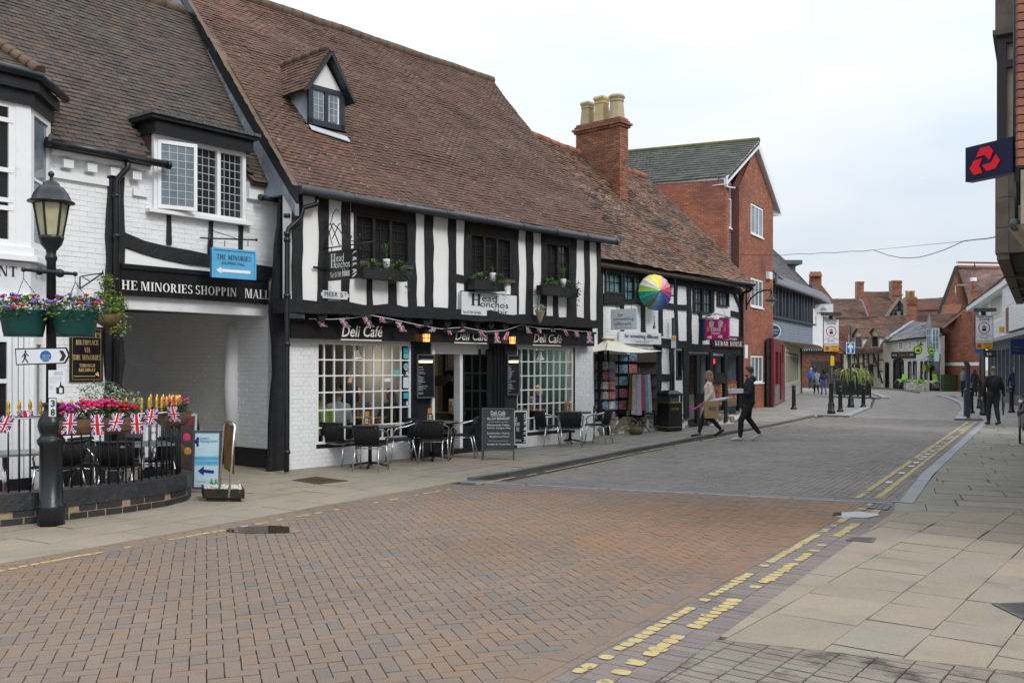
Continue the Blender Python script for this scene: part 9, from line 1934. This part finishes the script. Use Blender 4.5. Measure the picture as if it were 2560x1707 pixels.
gn=pm('cabinet_green',(.035,.06,.02),.5);simple('utility_cabinet','dark green metal cabinet against the far red brick house','cabinet',2376,978,[('body',gn,(-.5,.5,0,.5,.05,1.15)),('lid',gn,(-.54,.54,-.04,.54,1.15,1.22)),('door',gn,(-.02,.02,-.01,0,.1,1.1))])
simple('wheelie_bin','red wheeled bin by the right hand shopfront','bin',2520,998,[('body',pm('bin_red',(.5,.01,.02),.4),(-.25,.22,0,.5,.1,1.0)),('lid',pm('bin_red',(.5,.01,.02),.4),(-.3,.25,-.05,.55,1.0,1.08)),('wheel',M['dtext'],(-.2,-.1,-.03,.15,0,.2))])
simple('wheelie_bin','blue wheeled bin behind the woman in black','bin',2446,980,[('body',pm('bin_blue',(.02,.16,.35),.4),(-.3,.3,0,.6,.1,1.2)),('lid',pm('bin_blue',(.02,.16,.35),.4),(-.33,.33,-.05,.65,1.2,1.28)),('wheel',M['dtext'],(.1,.25,-.03,.15,0,.2))])
aframe('white arched menu board on the pavement beside the planter',2176,2195,932,967,80,.02,lambda r,o,x,z,w_,h_:[MB().box(o+x*w_*.1+z*h_*.7,x*w_*.8,x.cross(z)*.02,z*h_*.28).build('black_top',M['blackmat'],r)],M['signwhite'],M['iron'])
aframe('narrow white sandwich board beside the green chairs',2352,2360,940,976,73,.25,lambda*a_:None,M['signwhite'],M['signwhite'])
r=thing('handcart','grey street cleaning handcart with a rubber wheel and grey pipe at the right edge','handcart',at_ground(2556,1109));c=V(r.location);Wm=Matrix.Rotation(-.5,3,'Z')@Matrix.Rotation(math.pi/2,3,'Y')
MB().lathe(c+V((-.06,0,.21)),[(.16,-.025),(.21,-.015),(.21,.015),(.16,.025)],22,ax=Wm).build('tyre',pm('rubber',(.02,.02,.02),.8),r);MB().lathe(c+V((-.06,0,.21)),[(.01,-.02),(.16,-.01),(.16,.01),(.01,.02)],10,ax=Wm).build('wheel',M['steel'],r)
for a_,b_,m,rr in(((-.05,0,.35),(.0,.1,1.05),'steel',.02),((.02,0,.3),(.12,0,1.1),'steel',.02),((-.15,-.1,.72),(.2,-.1,.86),'gutter',.05),((-.1,0,.65),(-.02,0,.95),'coir',.03),((-.12,-.05,.95),(.1,-.05,1.0),'steel',.05),((.0,.0,1.1),(.12,.0,1.18),'coir',.05)):MB().tube([c+V(a_),c+V(b_)],rr,8).build('frame_tube',M[m],r)
MB().bx(c.x+.06,c.x+.6,c.y-.15,c.y+.3,.35,1.0).build('bin_body',M['steel'],r)
r=thing('bus_stop_post','slim black post with an orange and blue notice in front of the narrow shop window','sign',at_ground(1683,1074));c=V(r.location);MB().tube([c,c+V((0,0,3.2))],.045,8).build('pole',M['iron'],r);z=at(0,870,c.y).z;MB().bx(c.x-.07,c.x+.07,c.y-.07,c.y-.05,z,z+.35).build('plate',M['signgrey'],r);MB().bx(c.x-.06,c.x+.06,c.y-.075,c.y-.07,z+.2,z+.33).build('orange_label',pm('orange_label',(.6,.28,.05),.5),r)
simple('grey_post','short pale grey post right of the litter bin','post',1713,1068,[('post',M['steel'],(-.04,.04,0,.08,0,.75)),('cap',M['steel'],(-.05,.05,-.01,.09,.75,.78))])
# ---------------- people ----------------
def remesh(mb,vox,sm=4):
 me=bpy.data.meshes.new('t');me.from_pydata(mb.v,[],mb.f);ob=bpy.data.objects.new('t',me)
 m=ob.modifiers.new('r','REMESH');m.mode='VOXEL';m.voxel_size=vox;s=ob.modifiers.new('s','SMOOTH');s.iterations=sm;s.factor=.5
 return evalmesh(ob)
SK=pm('skin',(.42,.235,.165),.55,var=.08);HRB={}
def person(lab,loc,h=1.75,yaw=0,legs=((.06,.12,.045),(.02,-.12,.05)),arms=None,top=(.05,.05,.06),bot=(.03,.03,.04),shoe=(.03,.03,.03),hair=(.05,.035,.025),hl=0,bulk=1.0,sleeve=1,vox=.02,skirt=None,coat=None,sit=False,head=0,shank=None,bald=0,beard=None,fat=1,bag=None,sock=None,lean=0):
 r=thing('person',lab,'person',(0,0,0));s=h;B=[]
 col=lambda nm,c:pm('%s_%d_%d_%d'%(nm,c[0]*999,c[1]*999,c[2]*999),c,.8,var=.18,vscale=7,bump=.3,bscale=25)
 ms=[SK,col('top',top),col('bottom',bot),col('shoe',shoe),col('hair',hair),col('shank',shank)if shank else SK]
 hz=.52 if not sit else.26;L=lean;zs=hz-.52
 ar=arms or(((.16,.01,.63),(.17,.05,.49)),((.16,-.02,.63),(.17,-.01,.49)))
 def bn(a,b,r0,r1,m):B.append((V(a)*s,V(b)*s,r0*s*bulk,r1*s*bulk,m))
 bn((-.05,0,.52+zs),(.05,0,.52+zs),.068,.068,2);bn((0,0,.55+zs),(0,L*.5,.64+zs),.075,.075,1);bn((-.035,0,.58+zs),(-.045,L*.8,.74+zs),.06*fat,.064,1);bn((.035,0,.58+zs),(.045,L*.8,.74+zs),.06*fat,.064,1)
 bn((-.085,L,.79+zs),(.085,L,.79+zs),.042,.042,1);bn((0,L,.80+zs),(0,L*1.15,.835+zs),.045,.033,1);bn((0,L*1.1,.83+zs),(0,L*1.2,.87+zs),.031,.030,0)
 hd=V((0,L*1.25+.005,.925+zs))*s;R_=Matrix.Rotation(head,3,'Z');bn((0,L*1.25,.885+zs),(0,L*1.25+.004,.885+zs),.036,.036,0)
 for k,(x,(ky,ay,az))in enumerate(((-.052,legs[0]),(.052,legs[1]))):
  if sit:kn,an=V((x*1.5,.23,.27)),V((x*1.5,.25+ay*.3,.04))
  else:kn=V((x*1.05,ky,.28+max(0,az-.05)*.4));an=V((x*.95,ay,az))
  kn,an=V(kn),V(an);bn((x,0,.50+zs),kn,.058,.040,2);bn(kn,an+(kn-an)*.35,.038,.036,5 if shank else 2);bn(an+(kn-an)*.35,an,.034,.024,5 if shank else 2)
  tl=max(0,az-.05)*1.2;f=an+V((0,.085,-.03-tl*.8));bn(an+V((0,-.018,-.018+tl*.3)),f,.026,.021,3);bn(f,f+V((0,.02,0)),.021,.016,3)
  if sock:bn(an,an+V((0,0,.012)),.026,.026,6)
 hands=[]
 for k,(e,w_)in enumerate(ar):
  sx=-1 if k==0 else 1;sh=V((sx*.105,L,.79+zs));el=V((sx*e[0],e[1]+L*.6,e[2]+zs));wr=V((sx*w_[0],w_[1]+L*.5,w_[2]+zs));m1=1;m2=1 if sleeve else 0
  bn(sh,el,.036,.029,m1);bn(el,wr,.028,.020 if sleeve else.017,m2);d=(wr-el).normalized();side=d.cross(V((sx,0,0))).normalized()if abs(d.x)<.9 else V((0,0,1));hands.append((wr,d))
  bn(wr,wr+d*.045,.014,.019,0)
  for j in range(4):q=wr+d*.045+side*((j-1.5)*.011);c_=V((-sx*.012,0,0));bn(q,q+d*(.024,.03,.028,.02)[j]+c_*.5,.0062,.0055,0);bn(q+d*.028+c_*.5,q+d*.043+c_*1.6,.0056,.0048,0)
  bn(wr+d*.02,wr+d*.045+side*.03,.008,.006,0)
 if coat:[bn((x_,0,.74),(x_*1.6,y_,coat),.075,.06,1)for x_ in(-.03,.03)for y_ in(-.07,-.01,.03)]
 mb=MB()
 for a,b,r0,r1,m in B:
  if(b-a).length>.004:mb.tube([a,b],r0,10,rs=[r0,r1])
  mb.ball(a,r0,None,None,10,6);mb.ball(b,r1,None,None,10,6)
 E_=lambda c,x,y,z:mb.ball(hd+R_@(V(c)*s),x*s,y*s,z*s,14,9)
 E_((0,-.004,.012),.044,.054,.056);E_((0,.015,-.022),.033,.036,.036);E_((0,.05,-.004),.007,.012,.014);E_((-.044,-.004,-.002),.006,.010,.016);E_((.044,-.004,-.002),.006,.010,.016);E_((0,.043,-.026),.014,.006,.004);E_((0,.04,-.045),.013,.010,.010)
 me=remesh(mb,vox,3 if vox>.015 else 5);ms.append(col('sock',sock)if sock else SK)
 for m in ms:me.materials.append(m)
 mi=[];Ba=[(np.array(a),np.array(b),r0,r1,m)for a,b,r0,r1,m in B]
 cs=np.zeros(len(me.polygons)*3);me.polygons.foreach_get('center',cs);cs=cs.reshape(-1,3);best=np.full(len(cs),9.);out=np.zeros(len(cs),int)
 for a,b,r0,r1,m in Ba:
  d=b-a;t=np.clip(((cs-a)@d)/max(1e-9,d@d),0,1);dd=np.linalg.norm(cs-a-t[:,None]*d,axis=1)-(r0+(r1-r0)*t);k=dd<best;best[k]=dd[k];out[k]=m
 hdn=np.array(hd);out[(cs[:,2]>hdn[2]-.045*s)]=0
 me.polygons.foreach_set('material_index',out.tolist());me.polygons.foreach_set('use_smooth',[True]*len(cs))
 bo=bpy.data.objects.new('body',me);link(bo,r)
# face and hair
 mb=MB();ey=lambda x:hd+R_@(V((x,.045,.004))*s)
 for x in(-.017,.017):mb.ball(ey(x),.0045*s,.003*s,.0028*s,8,5)
 mb.build('eye',M['dtext'],r)
 hm=col('hair',hair)
 if bald<1:
  mb=MB();n,m_=18,10;vs=[];zb=-.2 if not hl else-.5
  for i in range(m_+1):
   for j in range(n):
    ph=math.pi*.60*i/m_;t=2*math.pi*j/n;fr=max(0,math.sin(t));ph2=ph*(1-.48*fr**1.5);q=1.1+.05*noise.noise(V((math.cos(t)*3,math.sin(t)*3,ph*4+s)))
    vs.append(hd+R_@(V((.047*q*math.sin(ph2)*math.cos(t),-.006+.056*q*math.sin(ph2)*math.sin(t),.014+.058*q*math.cos(ph2)))*s))
  if bald:vs=[v for k,v in enumerate(vs)]
  i0=5 if bald else 0
  mb.add(vs,[(i*n+j,i*n+(j+1)%n,(i+1)*n+(j+1)%n,(i+1)*n+j)for i in range(i0,m_)for j in range(n)if not(bald and math.sin(2*math.pi*j/n)>.2)],sm=True)
  if hl:
   for k in range(34):
    t=math.pi*(1.0+(k%17)/16);x,y=.043*math.cos(t)*1.08,.052*math.sin(t)-.004;a=hd+R_@(V((x,y,.015))*s);mid=hd+R_@(V((x*1.25,y*1.15,-.05))*s);e=hd+R_@(V((x*1.35+R.uniform(-.008,.008),y*1.05-.004,-hl+R.uniform(-.02,.02)))*s);mb.tube([a,mid,mid.lerp(e,.5)+V((R.uniform(-.01,.01),R.uniform(-.01,.01),0)),e],.01*s,6,rs=[.013*s,.013*s,.011*s,.004*s])
  mb.build('hair',hm,r)
 if beard:mb=MB();mb.ball(hd+R_@(V((0,.020,-.048))*s),.032*s,.031*s,.022*s,12,7);mb.build('beard',col('beard',beard),r)
 if skirt:
  c0,z0,z1,r0,r1=skirt;MB().lathe((0,0,0),[(r1*s,z1*s),(r1*.97*s,z1*s+.01),((r0+r1)/2*s,(z0+z1)/2*s),(r0*s,z0*s)],16).build('skirt',col('skirt',c0),r)
 if bag=='pack':MB().ball((0,-.105*s,.69*s),.085*s,.06*s,.13*s,14,10).build('backpack',pm('backpack',(.01,.01,.012),.8),r)
 r.location=loc;r.rotation_euler.z=yaw;r['hd']=0;del r['hd'];return r
def gp(u,v):p=G(u,v);return V((p.x,p.y,.005))
rad=math.radians
w1_=person('woman in a long beige cardigan and black leggings walking left with a paper bag',gp(1772,1092),1.70,rad(88),((.10,.16,.05),(-.02,-.20,.10)),(((.15,-.01,.66),(.155,.07,.55)),((.15,-.02,.66),(.15,.10,.58))),(.70,.57,.46),(.018,.018,.022),(.02,.02,.02),(.24,.15,.075),hl=.13,vox=.012,bulk=.97,coat=.34,sock=(.42,.235,.165),skirt=((.70,.57,.46),.66,.33,.06,.118))
w1_.location=gp(1772,1092)
m1_=person('bearded man in a black hooded jacket and joggers walking left, carrying a white box',gp(1873,1101),1.81,rad(88),((.12,.13,.05),(-.0,-.15,.09)),(((.15,.03,.64),(.10,.17,.635)),((.15,-.03,.63),(.15,.0,.50))),(.012,.016,.024),(.012,.012,.014),(.5,.5,.5),(.045,.032,.026),vox=.012,bulk=1.04,fat=1.12,beard=(.02,.014,.012),sock=(.16,.015,.02))
MB().ball(m1_.location+V((0,0,0)),.01).build('x',M['black'])if False else None
def rel(r,x,y,z):return V(r.location)+Matrix.Rotation(r.rotation_euler.z,3,'Z')@V((x,y,z))
p=rel(m1_,-.16,.34,1.16);bx_=thing('cake_box','white cardboard box carried by the bearded man','box',p);MB().bx(p.x-.17,p.x+.13,p.y-.13,p.y+.13,p.z,p.z+.10).build('carton',M['signwhite'],bx_);MB().bx(p.x-.175,p.x+.135,p.y-.135,p.y+.135,p.z+.075,p.z+.105).build('lid',M['signwhite'],bx_)
hq=rel(m1_,0,-.13,1.55);MB().ball(hq-V(m1_.location),.13,.13,.11,12,8).build('x',M['black'])if False else None
ho=MB().ball((0,-.10,1.50),.12,.085,.10,14,9).build('hood',MATS['top_11_15_23'],m1_)if False else None
mb=MB();mb.ball((0,-.085,1.50),.115,.085,.085,14,9);o=mb.build('hood',pm('black_jersey',(.012,.016,.024),.8),None);o.parent=m1_;mb=MB();mb.box((.19,-.02,1.22),(.01,0,0),(0,.05,0),(0,0,.05));o=mb.build('sleeve_badge',M['gold'],None);o.parent=m1_
p=rel(w1_,.24,.10,.78);pb=thing('paper_bag','brown paper carrier bag with a dark script logo held by the woman','bag',p-V((0,0,.34)));q=V(pb.location)+V((-.17,-.08,0));kr=mat('kraft_paper',(.40,.26,.12),.8,var=.12,vscale=9,bump=.6,bscale=18)
q=rel(w1_,-.24,.03,.52);q=V((w1_.location.x-.17,w1_.location.y-.36,.50));MB().box8([q+V(a_)for a_ in((0,0,0),(.36,.02,0),(.37,.15,0),(.0,.13,0),(-.02,.0,.43),(.35,.02,.44),(.35,.12,.44),(-.02,.1,.43))]).build('carrier',kr,pb);text('Boots',q+V((.09,-.012,.20)),(1,.05,0),(0,0,1),.19,.12,pm('navy_ink',(.01,.03,.18),.5),pb,shear=.3)
MB().tube([q+V((.08,.05,.43)),q+V((.12,.05,.55)),q+V((.22,.05,.55)),q+V((.26,.05,.43))],.006,5).build('handle',kr,pb)
q2=V((w1_.location.x-.42,w1_.location.y-.25,.86));cu_=thing('folded_umbrella','folded blue and white umbrella with a pink hooked handle held by the woman','umbrella',q2);MB().tube([q2+V((.28,0,.04)),q2+V((.5,0,.07)),q2+V((.78,0,.13)),q2+V((.98,0,.16))],.05,8,rs=[.035,.055,.04,.008]).build('canopy',pm('pale_blue_canopy',(.45,.55,.62),.6),cu_);pk_=pm('hot_pink',(.55,.03,.25),.4);MB().tube([q2+V((.28,0,.04)),q2+V((.05,0,-.10)),q2+V((-.06,0,-.17)),q2+V((-.12,0,-.13)),q2+V((-.10,0,-.07))],.022,8).build('handle',pk_,cu_)
sb=thing('shoulder_bag','black shoulder bag at the front of the woman','bag',rel(w1_,.05,.2,1.0));c=V(sb.location);MB().box8([c+V(a_)for a_ in((-.14,-.12,-.12),(.12,-.12,-.15),(.12,.0,-.15),(-.14,0,-.12),(-.10,-.12,.10),(.10,-.12,.13),(.10,0,.13),(-.1,0,.1))]).build('pouch',M['blackmat'],sb);MB().tube([c+V((.05,-.1,.12)),c+V((.14,-.12,.35)),c+V((.2,-.05,.48))],.008,5).build('strap',M['blackmat'],sb)
A0_=(((.15,.01,.63),(.165,.04,.49)),((.15,-.02,.63),(.165,-.03,.49)))
D2=(.03,.04,.07);jeans=(.09,.15,.27)
bp_=person('man in black with a large backpack walking away on the right pavement',gp(2483,1062),1.83,0,((.04,.06,.05),(.0,-.09,.06)),A0_,(.012,.013,.016),(.02,.026,.032),(.04,.03,.025),(.12,.10,.08),bald=.5,bag='pack',bulk=1.06,vox=.016)
q=rel(bp_,.31,.0,.35);MB().tube([q+V((0,0,-.05)),q+V((0,0,.3)),q+V((0,0,.62))],.04,8,rs=[.02,.045,.015]).build('furled_umbrella',pm('grey_umbrella',(.05,.08,.09),.7),None,'furled dark umbrella in the backpack man\'s right hand','umbrella',loc=q)
person('man in a navy jacket with a brown shoulder bag walking away by the red bin',gp(2537,1012),1.80,rad(-5),((.03,.05,.05),(.0,-.07,.05)),A0_,(.02,.035,.10),D2,hair=(.3,.27,.24),bald=.5,bulk=1.06)
person('partly seen person in a teal top at the right edge',gp(2562,1010),1.66,rad(20),arms=A0_,top=(.01,.28,.30),bot=D2,hair=(.3,.2,.1),hl=.05)
person('man in a grey sweater standing with folded arms facing right',gp(2408,992),1.78,rad(-80),((0,0,.045),(0,.02,.045)),(((.14,.06,.64),(.02,.11,.66)),((.14,.06,.64),(.02,.12,.68))),(.13,.20,.22),(.02,.022,.03),(.12,.05,.03),(.10,.06,.04))
person('long haired woman in black with a brown bag beside the man in grey',gp(2437,990),1.66,rad(-60),((0,0,.045),(0,.02,.045)),A0_,(.015,.015,.016),(.015,.015,.016),hair=(.07,.04,.025),hl=.14,skirt=((.015,.015,.016),.52,.16,.10,.13))
person('man in a black jacket with rucksack straps and jeans walking towards the camera',gp(2217,970),1.76,rad(180),((.03,.06,.045),(.0,-.05,.05)),(((.15,.03,.64),(.10,.09,.55)),((.15,.03,.64),(.10,.09,.55))),(.015,.018,.022),(.02,.045,.10),hair=(.02,.015,.012))
person('man in a bright blue anorak and cap at the left of the walking group',gp(2028,972),1.72,0,arms=A0_,top=(.02,.10,.42),bot=D2,hair=(.35,.36,.36),bulk=1.05)
person('red haired woman in a pale denim dress and black leggings walking away',gp(2041,985),1.66,rad(-5),arms=A0_,top=(.24,.32,.37),bot=(.015,.015,.015),shoe=(.4,.25,.18),hair=(.08,.012,.02),skirt=((.10,.18,.24),.56,.36,.085,.115))
person('dark haired woman in a purple hoodie and skinny jeans walking away',gp(2060,986),1.66,0,arms=A0_,top=(.05,.025,.085),bot=(.07,.14,.33),hair=(.03,.018,.012),hl=.09,fat=1.1)
person('man in a brown grey sweater and light jeans striding away, right of the sign post',gp(2090,985),1.80,rad(-12),((.05,.05,.045),(0,-.13,.08)),(((.15,.01,.63),(.165,.04,.49)),((.2,-.02,.65),(.26,-.04,.52))),top=(.07,.06,.07),bot=(.14,.20,.28),hair=(.015,.012,.01),fat=1.15)
person('bald man in blue further back in the walking group',gp(2048,966),1.80,rad(170),arms=A0_,top=(.03,.06,.16),bot=D2,bald=1)
person('grey haired person in black beside a dark bin, behind the left sign post',gp(2071,968),1.70,rad(175),arms=A0_,top=(.03,.03,.03),bot=D2,hair=(.42,.38,.33))
# people inside the cafe
def seat(lab,a,o,yaw,top,hair,**k):p=WG.P(a,0,o);return person(lab,(p.x,p.y,.05+k.pop('dz',0)),1.70,yaw,((0,0,0),(0,0,0)),k.pop('arms',(((.15,.05,.62),(.08,.2,.62)),((.15,.05,.62),(.08,.2,.62)))),top,(.03,.03,.04),hair=hair,sit=True,**k)
rg_=math.atan2(WG.d.y,WG.d.x)
seat('person in a lime green jacket seated at the far left inside the cafe window',WG.a(800,-.75),-.75,rg_-rad(60),(.32,.42,.05),(.12,.07,.04),bulk=1.15)
seat('woman in a white patterned top seated with her back to the cafe window',WG.a(845,-.75),-.75,rg_-rad(30),(.42,.40,.38),(.16,.12,.09),bulk=1.1,dz=.08)
seat('bald man in a grey top seated behind the table inside the cafe',WG.a(896,-1.5),-1.5,rg_+rad(160),(.12,.12,.13),(.1,.1,.1),bald=1,dz=.08)
seat('boy in an olive shirt seated at the right of the inside table',WG.a(975,-.75),-.75,rg_+rad(95),(.05,.05,.025),(.05,.03,.02),dz=.06,bulk=.95)
p=WG.P(WG.a(862,-1.5),0,-1.5);person('dark haired waiter leaning over the table inside the cafe',(p.x,p.y,.05),1.70,rg_-rad(80),((0,0,.045),(0,-.04,.045)),(((.12,.14,.66),(.06,.32,.60)),((.13,.02,.62),(.12,.06,.5))),(.02,.02,.025),(.02,.02,.02),hair=(.015,.012,.012),sleeve=0,lean=.07)
seat('woman with pale hair and a purple top seated inside the right cafe window',WG.a(1345,-.9),-.9,rg_+rad(20),(.10,.03,.10),(.45,.36,.24),dz=.05,hl=.06)
p=WG.P(WG.a(1128,-1.9),0,-1.9);person('customer in a dark vest seen from behind through the cafe door',(p.x,p.y,.05),1.66,rg_+rad(70),arms=A0_,top=(.03,.02,.02),hair=(.03,.02,.015),sleeve=0)
for a_,o_,lab in((WG.a(925,-.95),-.95,'round wooden table inside the left cafe window'),(WG.a(1122,-1.1),-1.1,'wooden table inside the open cafe door'),(WG.a(1325,-.8),-.8,'wooden table inside the right cafe window')):
 p=WG.P(a_,.05,o_);t=thing('wooden_table',lab,'table',p);MB().lathe(p,[(.36,.70),(.38,.71),(.38,.74)],18).build('tabletop',M['wood'],t);MB().tube([p,p+V((0,0,.7))],.035,8).build('leg',M['alu'],t)
 q=p+V((0,0,.74));menu(q+WG.d*.05,rg_,'wooden menu stand on the '+lab);
 pg_=MB().box(q+WG.d*.05-WG.n*.03,WG.d*.15,-WG.n*.02,(0,0,.30)).build('menu_sheet',M['signwhite'],None,'white menu sheet standing on the '+lab,'menu',loc=q)
bpy.data.scenes.remove(TS)
